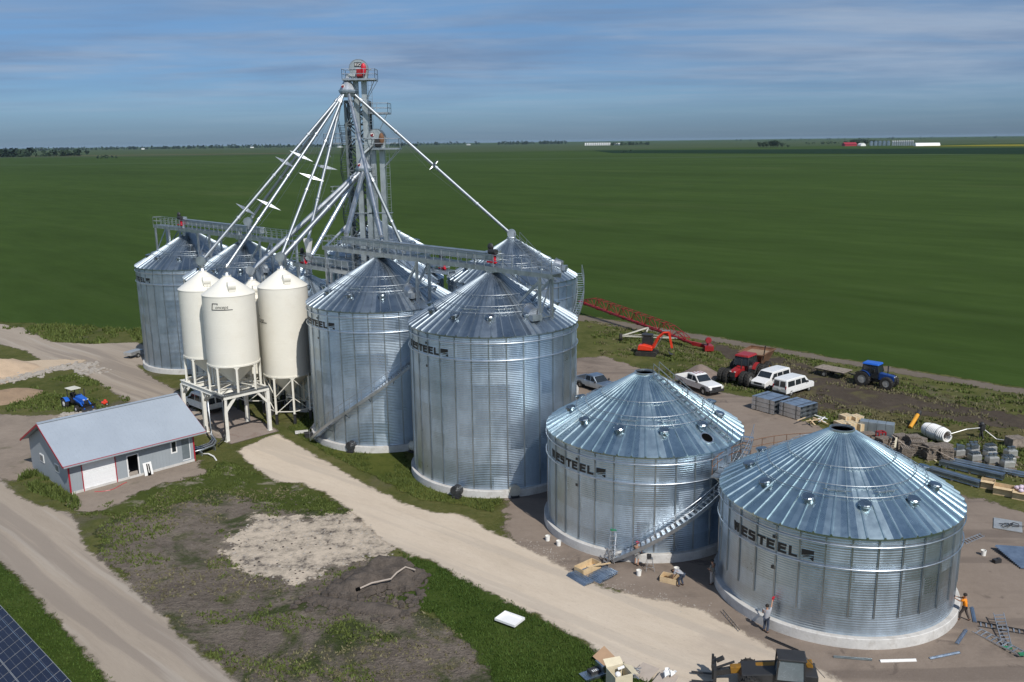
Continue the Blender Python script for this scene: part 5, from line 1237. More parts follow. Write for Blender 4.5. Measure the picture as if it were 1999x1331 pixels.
def person(loc, rz, label, pose, top_mat, leg_mat, shorts=False, cap='hair_dark', scale=1., extra=None):
    J = {**BASE, **pose}; t = thing('person', label, 'person', loc, rz, scale=scale)
    names = list(BASE); V_ = [J[n] for n in names]; Rr = [RAD[n] for n in names]; ix = {n: i for i, n in enumerate(names)}
    E_ = [(ix[a], ix[b_]) for a, b_ in (('pel','spi'),('spi','che'),('che','nec'),('nec','hd0'),('hd0','hd1'),('hd1','top'),('che','ls'),('ls','le'),('le','lw'),('che','rs'),('rs','re'),('re','rw'),('pel','lh'),('lh','lk'),('lk','la'),('la','lt'),('pel','rh'),('rh','rk'),('rk','ra'),('ra','rt'))]
    # nose, palm, fingers
    hd = Vector(J['hd1']); f_ = (hd-Vector(J['hd0'])); fwd = Vector(pose.get('look', (1,0,-.1))).normalized()
    V_.append(tuple(hd+fwd*.112+Vector((0,0,-.005)))); Rr.append(.016); E_.append((ix['hd1'], len(V_)-1))
    for s in 'lr':
        w_ = Vector(J[s+'w']); d = (w_-Vector(J[s+'e'])).normalized(); sd = d.cross(Vector((0,0,1)) if abs(d.z) < .9 else Vector((1,0,0))).normalized()
        V_.append(tuple(w_+d*.075)); Rr.append(.030); pi_ = len(V_)-1; E_.append((ix[s+'w'], pi_))
        for k in range(4):
            a = w_+d*.135+sd*(.030-.02*k); V_.append(tuple(a)); Rr.append(.0095); E_.append((pi_, len(V_)-1))
            b_ = a+d*(.045,.055,.05,.038)[k]*.8+Vector((0,0,-.02)); V_.append(tuple(b_)); Rr.append(.008); E_.append((len(V_)-2, len(V_)-1))
        V_.append(tuple(w_+d*.07+sd*.055)); Rr.append(.011); E_.append((pi_, len(V_)-1))
    skin_obj('body', 'skin', V_, E_, Rr, t)
    def L(a, b_, f): return tuple(Vector(J[a])+(Vector(J[b_])-Vector(J[a]))*f)
    sv = [L('pel','spi',-.25), J['spi'], J['che'], L('che','nec',.75), J['ls'], L('ls','le',.75), J['rs'], L('rs','re',.75)]
    skin_obj('shirt', top_mat, sv, [(0,1),(1,2),(2,3),(2,4),(4,5),(2,6),(6,7)], [.150,.148,.158,.085,.085,.072,.085,.072], t, 1)
    e = .62 if shorts else .90
    tv = [L('pel','spi',.12), J['lh'], J['lk'] if not shorts else L('lh','lk',.8), L('lk','la',e) if not shorts else L('lh','lk',.95), J['rh'], J['rk'] if not shorts else L('rh','rk',.8), L('rk','ra',e) if not shorts else L('rh','rk',.95)]
    skin_obj('trousers', leg_mat, tv, [(0,1),(1,2),(2,3),(0,4),(4,5),(5,6)], [.145,.108,.082,.068,.108,.082,.068], t, 0)
    for s in 'lr':
        a = Vector(J[s+'a']); b_ = Vector(J[s+'t']); skin_obj('boot', 'boots', [a+Vector((0,0,.05)), a-(b_-a)*.3+Vector((0,0,-.045)), b_], [(0,1),(1,2)], [.055,.050,.048], t, 1)
    up = (Vector(J['top'])-Vector(J['hd0'])).normalized(); c = hd+up*.03
    mb = MB(Matrix.Translation(c) @ Vector((0,0,1)).rotation_difference(up).to_matrix().to_4x4())
    mb.lathe([(.118,-.005),(.120,.04),(.105,.085),(.06,.115),(0,.122)], 14)
    if cap != 'hair_dark': mb.box((.13,0,.0), (.13,.16,.015))
    mb.build('cap' if cap != 'hair_dark' else 'hair', cap, t, True)
    if extra: extra(t, J)
    return t
def face(p, q): return math.atan2(q[1]-p[1], q[0]-p[0])
B1c = (20.81,53.58); B2c = (9.95,64.61)
def drill(t, J):
    w_ = Vector(J['rw']); mb = MB(); mb.box((w_.x+.10,w_.y,w_.z+.08), (.22,.09,.10)); mb.box((w_.x+.05,w_.y,w_.z-.03), (.07,.07,.16)); mb.tube((w_.x+.2,w_.y,w_.z+.08), (w_.x+.33,w_.y,w_.z+.08), .015); pass
def hold(t, mat, w_, name, label, cat):
    mb = MB(Matrix.Translation(t.location) @ Matrix.Rotation(t.rotation_euler.z, 4, 'Z')); x, y, z = w_
    mb.box((x+.13,y,z+.07), (.24,.09,.11)); mb.box((x+.07,y,z-.02), (.07,.07,.16)); mb.tube((x+.24,y,z+.07), (x+.38,y,z+.07), .015, n=6)
    tag(mb.build(name, mat), label, cat)
p1 = (14.95,48.02,0)
pa = person(p1, face(p1, B1c)+.15, 'worker in a pale grey shirt and jeans reaching up to the nearest bin wall', dict(rs=(.05,-.18,1.46), re=(.20,-.20,1.72), rw=(.36,-.16,1.93), le=(.06,.28,1.18), lw=(.26,.24,1.12), lk=(.10,.12,.5), lt=(.18,.15,.035), ra=(-.10,-.13,.09), rt=(.08,-.15,.035), look=(.8,0,.5)), 'shirt_grey', 'jeans')
hold(pa, 'motor_red', (.38,-.16,2.0), 'power_drill', 'red power drill in the raised hand of the grey-shirted worker', 'drill')
p2 = (27.3,49.05,0)
pb = person(p2, face(p2, (25.2,50.6)), 'worker in a bright orange shirt at the right edge of the nearest bin', dict(rs=(.06,-.18,1.43), re=(.30,-.20,1.34), rw=(.55,-.14,1.38), ls=(.06,.18,1.43), le=(.28,.22,1.32), lw=(.52,.14,1.36), lk=(.20,.12,.50), la=(.22,.13,.09), lt=(.40,.14,.035), rk=(-.10,-.12,.52), ra=(-.30,-.13,.09), rt=(-.13,-.14,.035), che=(.04,0,1.34)), 'shirt_orange', 'trousers_dark')
hold(pb, 'black_iron', (.58,-.02,1.38), 'power_drill', 'dark power drill held by the orange-shirted worker', 'drill')
p3 = (8.45,56.75,0)
pc = person(p3, face(p3, B2c)-.4, 'worker in olive shirt, pale shorts and red cap under the stair', dict(re=(.10,-.30,1.16), rw=(.22,-.26,1.02), le=(.14,.30,1.16), lw=(.30,.24,1.04), ra=(-.08,-.12,.09), rt=(.10,-.13,.035)), 'shirt_olive', 'shorts_grey', True, 'cap_red')
p4 = (10.95,53.75,0)
pd = person(p4, face(p4, (10.2,54.5)), 'worker in dark jeans bent double over the small open crate', dict(pel=(-.10,0,.86), spi=(.10,0,.98), che=(.33,0,1.02), nec=(.46,0,.98), hd0=(.53,0,.94), hd1=(.60,0,.90), top=(.66,0,.86), ls=(.36,.18,1.0), le=(.45,.22,.72), lw=(.58,.16,.50), rs=(.36,-.18,1.0), re=(.45,-.22,.72), rw=(.58,-.14,.48), lh=(-.10,.10,.84), lk=(.08,.14,.48), la=(.02,.16,.09), lt=(.2,.18,.035), rh=(-.10,-.10,.84), rk=(.06,-.14,.46), ra=(-.08,-.16,.09), rt=(.10,-.18,.035), look=(.5,0,-.85)), 'shirt_grey', 'jeans')
p5 = (13.05,53.9,0)
pe = person(p5, face(p5, B1c)+2.4, 'worker standing in the deep shadow between the two short bins', dict(re=(.05,-.28,1.16), rw=(.24,-.14,1.10), le=(.05,.28,1.16), lw=(.24,.14,1.10)), 'shirt_olive', 'shorts_grey')
# ---------------------------------------------------------------- ladders
def ladder(p, q, label, wdt=.48, n=9, feet=True, side=(1,0,0), group=None, loc=None, depth=.09, colour='alu'):
    p, q = Vector(p), Vector(q); t = thing('ladder', label, 'ladder', tuple(p), 0, group); Mi = inv(t); s = Vector(side).normalized()*wdt/2
    for k in (-1,1):
        mb = MB(Mi); mb.bar(p+s*k, q+s*k*.8, .035, depth); mb.build('rail', colour, t)
    for i in range(n):
        a = p+(q-p)*(i+.6)/n; mb = MB(Mi); mb.bar(a-s*.95, a+s*.95, .07, .035); mb.build('rung', 'alu', t)
    if feet:
        mb = MB(Mi); mb.box(q, (.46,.20,.10)); mb.build('top_cap', 'fibre_green', t)
    return t
ladder((6.72,57.35,.02), (6.98,57.98,2.15), 'aluminium ladder with green top leaning on the second bin wall', .46, 7)
t = thing('step_ladder', 'short aluminium stepladder open at the foot of the second bin stair', 'ladder', (6.55,57.05), .6)
for x, k in ((.28,1),(-.28,-1)):
    for y in (-.25,.25): mb = MB(); mb.bar((x,y*1.1,0), (x*.15,y*.7,1.15), .05, .05); mb.build('rail', 'alu', t)
    mb = MB()
    for i in range(3): f = (i+.7)/4; mb.bar((x*(1-.85*f),-.25,1.15*f), (x*(1-.85*f),.25,1.15*f), .08, .03)
    mb.build('step', 'alu', t)
ladder((12.85,50.25,.06), (13.35,47.95,.06), 'wooden-looking ladder section lying on the road edge in front of the nearest bin', .42, 8, False, (.25,.06,.9), depth=.1, colour='wood_old')
ladder((27.40,47.85,.08), (28.6,45.0,.25), 'lying stepladder with pale treads pointing to the lower right corner', .55, 9, True, (.8,.35,.2))
ladder((29.3,48.9,.55), (28.25,45.9,.10), 'aluminium stepladder lying across two other ladders', .55, 10, True, (1,-.4,.25))
ladder((27.9,48.55,.06), (30.3,47.5,.06), 'dark ladder lying flat under the crossing stepladder', .5, 9, False, (.35,.8,.1), colour='black_iron')
ladder((32.5,59.5,.08), (34.5,60.7,.10), 'small folded ladder lying right behind the nearest bin', .40, 7, False, (-.4,.7,.2))
# ------------------------------------------------ steel lengths, buckets etc
def angle(p, q, label, mat, wd=.2):
    mb = MB(); mb.bar((*p,.05), (*q,.05), wd, .05); mb.bar((p[0],p[1],.09), (q[0],q[1],.09), .05, .10)
    tag(mb.build('steel_channel', mat), label, 'steel channel', 'loose steel channels on the ground')
angle((14.79,47.4), (16.23,45.91), 'dark steel channel lying on the road below the grey-shirted worker', 'black_iron')
angle((18.02,45.25), (20.06,44.9), 'thin dull steel channel lying left of the white one', 'zinc_dark', .12)
angle((20.48,44.79), (22.52,44.84), 'white-topped steel channel in front of the nearest bin', 'pvc_white')
angle((23.37,44.98), (25.33,45.55), 'blue-grey steel channel lying right of the white one', 'sheet_blue')
angle((25.62,46.44), (26.89,47.91), 'slanting steel channel between the lying ladders and the nearest bin', 'sheet_blue')
angle((28.54,50.49), (27.84,48.75), 'steel channel lying just right of the orange-shirted worker', 'sheet_blue')
def bucket(p, label):
    t = thing('bucket', label, 'bucket', (*p,0), 0, 'white plastic buckets')
    mb = MB(); mb.lathe([(0,0),(.15,0),(.175,.38),(.185,.38),(.185,.41),(.165,.41),(.15,.06),(0,.06)], 18); mb.build('body', 'bucket_white', t, False)
    mb = MB(); mb.path([(.18*math.cos(PI*k/8), .02, .36-.14*math.sin(PI*k/8)) for k in range(9)], .008, 4); mb.build('handle', 'alu', t)
bucket((2.45,60.85), 'white bucket farthest up the road beside the second bin'); bucket((3.22,60.0), 'white bucket beside the road, second from the far end')
bucket((8.4,55.3), 'white bucket in front of the red-capped worker'); bucket((11.0,55.6), 'white bucket beside the bent-over worker'); bucket((32.95,57.6), 'white bucket on the bare yard right of the nearest bin')
mb = MB(); mb.box((0,0,.14), (.55,.3,.28), rz=.3); mb.box((.15,.05,.3), (.2,.2,.06)); o = mb.build('tool_case', 'black_iron'); o.location = (33.3,56.5,0); tag(o, 'small black tool case on the yard beside the blue roof sheets', 'case')
def open_crate(c, rz, d, label, mat='wood_new', fill=None):
    t = thing('wooden_crate', label, 'crate', (*c,0), rz); x, y, z = d
    for a, b_, l in ((0,-y/2,(x,.04,z)),(0,y/2,(x,.04,z)),(-x/2,0,(.04,y-.08,z)),(x/2,0,(.04,y-.08,z))):
        mb = MB(); mb.box((a,b_,z/2+.02), l); mb.build('side_board', mat, t)
    mb = MB(); mb.box((0,0,.03), (x-.06,y-.06,.04)); mb.build('base_board', mat, t)
    return t
open_crate((5.0,56.2), .72, (1.75,.85,.42), 'open wooden crate holding metal strips on the road edge', 'wood_new')
mb = MB()
for k in range(5): mb.bar((4.5+.08*k,55.95-.04*k,.12+.03*k), (5.45+.02*k,56.6-.02*k,.13+.03*k), .12, .03)
tag(mb.build('metal_strips', 'sheet_blue'), 'thin metal strips lying inside the open wooden crate', 'metal strips')
mb = MB(); mb.bar((4.9,55.8,.44), (6.6,56.5,.36), .12, .05); tag(mb.build('timber_plank', 'wood_new'), 'loose plank resting on the corner of the open wooden crate', 'plank')
open_crate((10.35,54.45), -.5, (1.15,.75,.38), 'small open wooden crate the bent-over worker leans into', 'wood_new')
def sheets(c, rz, n, d, label, group=None, ribs=True, mat='sheet_blue', spread=.1):
    t = thing('metal_sheets', label, 'metal sheets', (*c,0), rz, group); x, y = d
    for k in range(n):
        mb = MB(); ox = (rnd.random()-.5)*spread; oy = (k-n/2)*spread*.6; z = .05+.035*k
        mb.box((ox,oy,z), (x,y,.012))
        if ribs:
            for r_ in range(4): mb.box((ox,oy-y/2+y*(r_+.5)/4,z+.02), (x,.05,.03))
        mb.build('sheet', mat, t)
sheets((4.42,54.85), -.95, 4, (1.9,.75), 'bluish metal sheets stacked on the road beside the open crate', None)
sheets((6.05,55.3), -.85, 5, (1.15,1.4), 'shiny ribbed metal pieces laid right of the open crate', None, True, 'sheet_blue', .25)
t = thing('saw_stand', 'spindly stand with a black tool on top beside the red-capped worker', 'stand', (9.25,56.1))
mb = MB()
for x, y in ((-.3,-.3),(.3,-.3),(.3,.3),(-.3,.3)): mb.bar((x,y,0), (x*.5,y*.5,.85), .03)
mb.bar((-.25,-.25,.3), (.25,-.25,.3), .02); mb.bar((-.25,.25,.3), (.25,.25,.3), .02); mb.box((0,0,.86), (.4,.35,.03)); mb.build('stand', 'alu', t)
mb = MB(); mb.box((-.05,0,1.02), (.28,.2,.26)); mb.tube((-.1,-.15,1.05), (-.1,.15,1.05), .1); mb.build('tool', 'black_iron', t)
# boxes at the bottom edge
mb = MB(); mb.quad((4.35,45.3,.25),(4.95,44.55,.05),(5.6,44.95,.40),(5.05,45.75,.62),.02); tag(mb.build('cardboard_flap', 'cardboard'), 'flat brown cardboard sheet tilted on the grass behind the pale plywood box', 'cardboard')
t = thing('plywood_box', 'pale open plywood box on the grass at the bottom frame edge', 'box', (5.55,42.75), .38)
for a, b_, l in ((0,-.52,(1.05,.03,1.0)),(0,.52,(1.05,.03,1.0)),(-.51,0,(.03,1.0,1.0)),(.51,0,(.03,1.0,1.0))):
    mb = MB(); mb.box((a,b_,.5), l); mb.build('panel', 'plywood', t)
mb = MB(); mb.quad((.52,.5,1.0),(-.5,.52,1.0),(-.5,.95,1.25),(.52,.9,1.22),.02); mb.build('flap', 'plywood', t)
mb = MB(); mb.quad((.52,-.5,1.0),(.54,.5,1.0),(1.0,.45,.8),(.95,-.45,.8),.02); mb.build('flap', 'plywood', t)
mb = MB(); mb.ball((5.45,42.55,.88), .17, 12, 8); tag(mb.build('foam_roll', 'pvc_white'), 'round white foam roll inside the plywood box', 'roll'); mb = MB(); mb.tube((5.5,43.0,.92), (5.85,43.1,1.0), .08); tag(mb.build('foam_tube', 'pvc_white'), 'white tube sticking up inside the plywood box', 'tube')
t = thing('metal_tray', 'grey metal tray carrying a black switch panel left of the plywood box', 'tray', (4.2,43.75), .5)
mb = MB(); mb.box((0,0,.12), (1.25,.85,.06)); mb.box((0,-.42,.18), (1.25,.03,.12)); mb.box((.55,.1,.35), (.12,.75,.45)); mb.build('tray', 'sheet_blue', t)
mb = MB(); mb.box((.15,.1,.24), (.6,.45,.18)); mb.build('switch_panel', 'black_iron', t)
for k in range(4): mb = MB(); mb.box((0+.11*k,-.02,.345), (.05,.18,.02)); mb.build('switch', 'pvc_white', t)
mb = MB(); mb.quad((6.3,43.75,.05),(7.15,43.05,.05),(7.9,43.9,.32),(7.1,44.5,.35),.02); tag(mb.build('cardboard_flap', 'card_grey'), 'grey-brown cardboard panel lying right of the plywood box', 'cardboard')
mb = MB(); mb.quad((7.2,42.8,.05),(8.2,42.1,.05),(8.8,43.0,.45),(8.0,43.6,.42),.02); tag(mb.build('cardboard_flap', 'card_grey'), 'second cardboard panel holding crumpled film at the bottom frame edge', 'cardboard')
mb = MB()
for k in range(14): a, r_ = rnd.random()*6, rnd.random()*.35; x, y = 8.2+r_*math.cos(a), 43.0+r_*math.sin(a); mb.quad((x,y,.5),(x+.25,y+.05,.55+rnd.random()*.3),(x+.2,y+.25,.6),(x,y+.2,.5+rnd.random()*.3))
tag(mb.build('plastic_film', 'pvc_white'), 'crumpled clear plastic film on the lower cardboard panel', 'film')
mb = MB()
for k in range(26): a = rnd.random()*6.3; x, y, z = 6.35+rnd.uniform(-.3,.3), 43.35+rnd.uniform(-.3,.3), .3+rnd.random()*.25; mb.bar((x,y,z), (x+.3*math.cos(a),y+.3*math.sin(a),z+rnd.uniform(-.1,.1)), .04)
tag(mb.build('scrap_metal', 'alu'), 'tangle of metal scraps beside the plywood box', 'scrap')
t = thing('white_tray', 'shallow white rectangular tray lying on the lush grass', 'tray', (-.35,49.45,.22), -.62)
mb = MB(); mb.box((0,0,0), (1.45,1.05,.04)); mb.build('base', 'pvc_white', t); mb = MB()
for a, b_, l in ((0,-.53,(1.5,.05,.14)),(0,.53,(1.5,.05,.14)),(-.73,0,(.05,1.02,.14)),(.73,0,(.05,1.02,.14))): mb.box((a,b_,.05), l)
mb.build('rim', 'pvc_white', t)
# ---------------------------------------------------- right-hand yard stock
mb = MB(); mb.box((0,0,.08), (1.9,2.1,.05)); mb.box((0,0,.03), (1.7,1.9,.06)); o = mb.build('metal_sheet', 'rim_silver'); o.location = (37.3,62.4,0); o.rotation_euler.z = -.5; tag(o, 'square grey metal panel lying flat on the yard at the right', 'panel')
mb = MB(); mb.path([(36.7+.9*k/14+.35*math.sin(k*1.3), 62.2+.35*math.cos(k*1.1), .16+.03*(k % 3)) for k in range(22)], .03, 5); tag(mb.build('cable', 'black_iron'), 'loose black cable coiled on the square grey panel', 'cable')
t = thing('roof_sheets', 'wide stack of blue-tinged ribbed roof sheets at the right frame edge', 'metal sheets', (36.2,57.0), -.05, scale=.85)
for k in range(16):
    mb = MB(); mb.quad((-2.1-.1*k*.3,-1.9+.22*k,.10+.018*k),(1.9,-2.5+.22*k,.10+.018*k),(2.3,-2.26+.22*k,.14+.018*k),(-1.9-.03*k,-1.66+.22*k,.16+.018*k),.03); mb.build('sheet', 'sheet_blue', t)
def duct_stack(c, rz, d, label, rows, cols):
    t = thing('steel_duct_stack', label, 'steel ducts', (*c,0), rz, 'banded stacks of steel ducts'); x, y, z = d
    for r_ in range(rows):
        for k in range(cols):
            mb = MB(); h = z/rows; w_ = y/cols; yy = -y/2+w_*(k+.5); zz = .08+h*(r_+.5)
            for a, b_, l in ((yy,zz-h*.42,(x,w_*.94,.04)),(yy,zz+h*.42,(x,w_*.94,.04)),(yy-w_*.45,zz,(x,.04,h*.88)),(yy+w_*.45,zz,(x,.04,h*.88))): mb.box((0,a,b_), l)
            mb.build('duct', 'duct_steel', t)
    for xx in (-x*.3,x*.3): mb = MB(); mb.box((xx,0,z+.10), (.05,y+.04,.02)); mb.box((xx,-y/2-.02,z/2+.08), (.05,.02,z)); mb.build('steel_band', 'black_iron', t)
    for xx in (-x*.4,0,x*.4): mb = MB(); mb.box((xx,0,.04), (.1,y,.08)); mb.build('bearer', 'wood_old', t)
duct_stack((28.0,92.6), face((25.9,92.1),(27.7,89.8)), (2.9,2.9,1.5), 'left banded stack of steel ducts on the brown yard', 3, 2)
duct_stack((30.3,90.4), face((28.1,90.7),(29.6,88.5)), (2.7,2.9,1.45), 'right banded stack of steel ducts with open ends facing the yard', 3, 3)
t = thing('scrap_pallet', 'broken pale crate boards heaped at the end of the duct stacks', 'crate', (31.0,87.6), .5)
for k in range(12): mb = MB(); x, y, z = rnd.uniform(-1.1,1.1), rnd.uniform(-.7,.7), .15+.07*k*.6; a = rnd.uniform(-.5,.5)+(k % 2)*1.5; mb.bar((x-.7*math.cos(a),y-.7*math.sin(a),z), (x+.7*math.cos(a),y+.7*math.sin(a),z+rnd.uniform(-.1,.2)), .14, .04); mb.build('board', 'wood_new' if k % 3 else 'pvc_white', t)
def crate(c, rz, d, label, group):
    t = thing('wooden_crate', label, 'crate', c, rz, group); x, y, z = d
    mb = MB(); mb.box((0,0,z/2), (x,y,z)); mb.build('box', 'wood_new', t, bev=.01)
    mb = MB()
    for xx in (-x/2+.06,0,x/2-.06): mb.box((xx,0,z+.012), (.1,y+.03,.022)); mb.box((xx,-y/2-.012,z/2), (.1,.022,z)); mb.box((xx,y/2+.012,z/2), (.1,.022,z))
    mb.build('batten', 'plywood', t)
cr = uv((33.2,85.9), 0, 0)
for i, (a, b_, z, l) in enumerate(((0,0,0,'front-left wooden crate of the block behind the nearest bin peak'),(1.15,0,0,'front-middle wooden crate of the block behind the nearest bin peak'),(2.3,.2,0,'right-hand wooden crate of the block, standing a little apart'),(.3,1.25,0,'rear-left wooden crate of the block behind the nearest bin peak'),(1.5,1.3,0,'rear-right wooden crate of the block behind the nearest bin peak'))):
    h = .95 if i < 3 else 1.3
    crate((33.0+a*.75+b_*.5, 85.3-a*.25+b_*.9, z), .35, (1.05,1.05,h), l, 'wooden crates behind the nearest bin')
t = thing('panel_bundle', 'upright bundle of grey wall panels strapped in four beside the wooden crates', 'panels', (36.2,84.3), face((34.7,84.9),(37.5,83.4)))
for k in range(4): mb = MB(); mb.box((-1.2+.8*k,0,.62), (.77,1.0,1.2)); mb.build('panel', 'casing', t, bev=.02)
mb = MB(); mb.box((0,0,.03), (3.1,.9,.06)); mb.build('bearer', 'wood_old', t)
def pallet_mesh(parent, z, sx=1.15, sy=1.0, mat='wood_old', ang=0., off=(0,0)):
    mb = MB(Matrix.Translation((off[0],off[1],z)) @ Matrix.Rotation(ang, 4, 'Z'))
    for k in range(7): mb.box((-sx/2+.07+k*(sx-.14)/6,0,.125), (.11,sy,.022))
    for yy in (-sy/2+.05,0,sy/2-.05): mb.box((0,yy,.068), (sx,.05,.092))
    for k in range(3): mb.box((-sx/2+.07+k*(sx-.14)/2,0,.015), (.11,sy,.022))
    mb.build('pallet', mat, parent)
def pallet_stack(c, rz, n, label, lean=0.):
    t = thing('pallet_stack', label, 'pallets', (*c,0), rz, 'stacks of grey wooden pallets')
    for k in range(n): pallet_mesh(t, k*.165, ang=rnd.uniform(-.12,.12), off=(rnd.uniform(-.07,.07)+lean*k, rnd.uniform(-.07,.07)))
    return t
pallet_stack((34.6,82.2), .3, 5, 'low pallet stack nearest the wooden crates'); pallet_stack((36.6,80.0), .2, 8, 'pallet stack left of the widest heap of pallets', .02)
pallet_stack((37.0,78.0), -.2, 9, 'untidy tall pallet stack in the middle of the heap', .03); pallet_stack((38.1,76.9), .15, 9, 'tall pallet stack with splayed ends beside the white hose coil')
pallet_stack((39.3,76.6), -.1, 8, 'rightmost tall pallet stack in front of the white hose coil'); pallet_stack((38.2,79.6), .5, 7, 'pallet stack topped by pale boards behind the others')
pallet_stack((35.2,80.4), .4, 6, 'short pallet stack between the grates and the taller stacks'); pallet_stack((37.6,78.9), .1, 10, 'tallest crooked pallet stack at the back of the heap', -.03); pallet_stack((36.1,77.6), -.3, 6, 'short pallet stack at the front of the heap by the nearest bin roof', .05)
pallet_stack((39.8,78.2), .3, 6, 'loose pallet stack just left of the white hose coil', .04)
words = ['long grey board thrown over the pallet heap','grey board sticking out of the pallet heap toward the road','short bleached board on the weeds by the pallets','board bridging two pallet stacks','split board on the ground in front of the pallets','plank leaning on the rightmost pallet stack','weathered post lying behind the pallets','thin lath lying between pallets and beams']
for i, w_ in enumerate(words):
    x, y, a = 35.6+.62*i+rnd.uniform(-.3,.3), 78.6-.35*i+rnd.uniform(-.9,.9), rnd.uniform(0,3.1); z = (1.15,1.0,.08,1.2,.08,.5,.08,.08)[i]; z2 = z+(.25,.3,0,.05,0,.6,0,0)[i]
    mb = MB(); mb.bar((x-1.1*math.cos(a),y-1.1*math.sin(a),z), (x+1.1*math.cos(a),y+1.1*math.sin(a),z2), .16, .05); tag(mb.build('loose_board', 'wood_old' if i % 2 else 'plywood'), w_, 'board')
t = thing('leaning_pallets', 'pallets propped upright against the stacks', 'pallets', (35.9,78.6), .2)
for k in range(4):
    mb = MB(Matrix.Translation((k*.55,-.2*k,0)) @ Matrix.Rotation(rad(62), 4, 'X'))
    for j in range(6): mb.box((0,.1+j*.2,0), (1.1,.11,.025))
    for xx in (-.5,0,.5): mb.box((xx,.6,-.05), (.07,1.2,.08))
    mb.build('pallet', 'wood_old', t)
for (c, l) in (((35.3,82.6),'dark steel grates stacked behind the nearest bin peak'),((36.6,81.7),'second pile of dark steel grates beside the red frame')):
    t = thing('steel_grates', l, 'steel grates', (*c,0), .35, 'piles of steel grates')
    for k in range(6):
        mb = MB()
        for j in range(8): mb.bar((-1.1,-.5+j*.14,.08+.1*k), (1.1,-.5+j*.14,.08+.1*k), .035)
        mb.bar((-1.1,-.5,.08+.1*k), (-1.1,.5,.08+.1*k), .06); mb.bar((1.1,-.5,.08+.1*k), (1.1,.5,.08+.1*k), .06); mb.build('grate', 'zinc_dark', t)
t = thing('red_frame', 'small red machine frame standing among the steel grates', 'frame', (35.2,81.0), .2)
mb = MB()
for x in (-.35,.35):
    for y in (-.25,.25): mb.bar((x,y,0), (x,y,1.3), .09)
for z in (.3,.8,1.28): mb.bar((-.35,-.25,z), (.35,-.25,z), .09); mb.bar((-.35,.25,z), (.35,.25,z), .09); mb.bar((-.35,-.25,z), (-.35,.25,z), .09); mb.bar((.35,-.25,z), (.35,.25,z), .09)
mb.build('frame', 'red_paint', t)
# white drainage hose coil
t = thing('hose_coil', 'big barrel-shaped coil of white ribbed hose lying on the weeds', 'coil', (41.0,82.0,.80), face((40.4,83.6),(41.9,79.6)), scale=.68)
pts = []; N_ = 15
for k in range(N_*24+1):
    f = k/(N_*24); a = 2*PI*N_*f; rr = 1.02*(1-.28*abs(2*f-1)**2.5); pts.append((-2.0+4.0*f, rr*math.cos(a), rr*math.sin(a)))
mb = MB(); mb.path(pts, .135, 6); mb.build('hose', 'hose_white', t, True)
mb = MB(); mb.lathe([(.82,-1.7),(.92,0),(.82,1.7)], 20); o = mb.build('inner_layer', 'card_grey', t); o.rotation_euler = (0,PI/2,0)
mb = MB()
for x in (-.8,.9): mb.path([(x,1.17*math.cos(2*PI*k/24),1.17*math.sin(2*PI*k/24)) for k in range(24)], .03, 4, True)
mb.build('strap', 'black_iron', t)
t = thing('jack_cylinder', 'yellow cylinder tube slanting up from the weeds beyond the pallets', 'cylinder', (41.0,86.2), .6)
mb = MB(); mb.tube((-1.1,0,.15), (.6,.3,1.1), .20, n=12); mb.build('barrel', 'amber_paint', t); mb = MB(); mb.tube((.6,.3,1.1), (1.0,.37,1.33), .24, n=12); mb.build('cap', 'black_iron', t); mb = MB(); mb.bar((.3,.2,.9), (.5,.3,0), .12); mb.build('prop', 'black_iron', t)
def part_rack(c, rz, label, kind=0):
    t = thing('machine_part', label, 'metal part', (*c,0), rz, 'grey metal parts set out on pallets'); pallet_mesh(t, 0)
    mb = MB(); mb.box((0,0,.42), (.95,.75,.5)); mb.box((0,0,.70), (.85,.65,.06))
    mb.build('housing', 'rim_silver', t, bev=.02)
    mb = MB()
    if kind == 0: mb.prism([(-.4,-.3),(.4,-.3),(0,.35)], .72, 1.15)
    elif kind == 1: mb.tube((-.2,0,.72), (-.2,0,1.0), .18); mb.tube((.25,0,.72), (.25,0,1.0), .18)
    else:
        for k in range(4): mb.box((-.33+.22*k,0,.8), (.10,.6,.16))
    mb.build('fitting', 'zinc_dark', t)
part_rack((40.95,77.5), .2, 'grey metal part with a pointed top right of the pallets', 0); part_rack((42.9,78.7), .1, 'grey metal part with two black drums on top, back row', 1); part_rack((44.3,78.3), .2, 'grey finned metal part at the right of the back row', 2)
part_rack((41.8,76.2), .15, 'grey finned metal part in the front row by the beams', 2); part_rack((43.0,75.5), .1, 'grey metal part with twin drums in the front row', 1); part_rack((44.4,75.3), .0, 'grey finned metal part at the right end of the front row', 2)
part_rack((42.3,77.6), .3, 'grey metal part with a pointed top in the middle of the back row', 0); part_rack((43.6,77.0), .1, 'grey finned metal part between the two rows at the right', 2); part_rack((45.6,77.2), .2, 'grey metal part with twin drums at the far right of the rows', 1)
part_rack((43.8,74.4), .0, 'low grey metal part nearest the beams at the right', 1)
t = thing('water_pump', 'pump on a stand with pale suction pipes in the weeds', 'pump', (45.6,82.4), .3)
mb = MB(); mb.bar((-.25,0,0), (0,0,.9), .1); mb.bar((.25,.2,0), (0,0,.9), .1); mb.bar((0,-.3,0), (0,0,.9), .1); mb.build('stand', 'black_iron', t)
mb = MB(); mb.box((0,0,1.1), (.45,.4,.5)); mb.ball((0,0,1.45), .22); mb.build('pump_body', 'black_iron', t)
mb = MB(); mb.path([(-.2,0,1.1),(-1.2,.6,.9),(-3,1.2,.3),(-4.5,2.2,.15)], .05, 6); mb.path([(.2,-.2,.9),(.9,-1.0,.15),(2.2,-2.4,.15)], .05, 6); mb.build('suction_pipe', 'rim_silver', t)
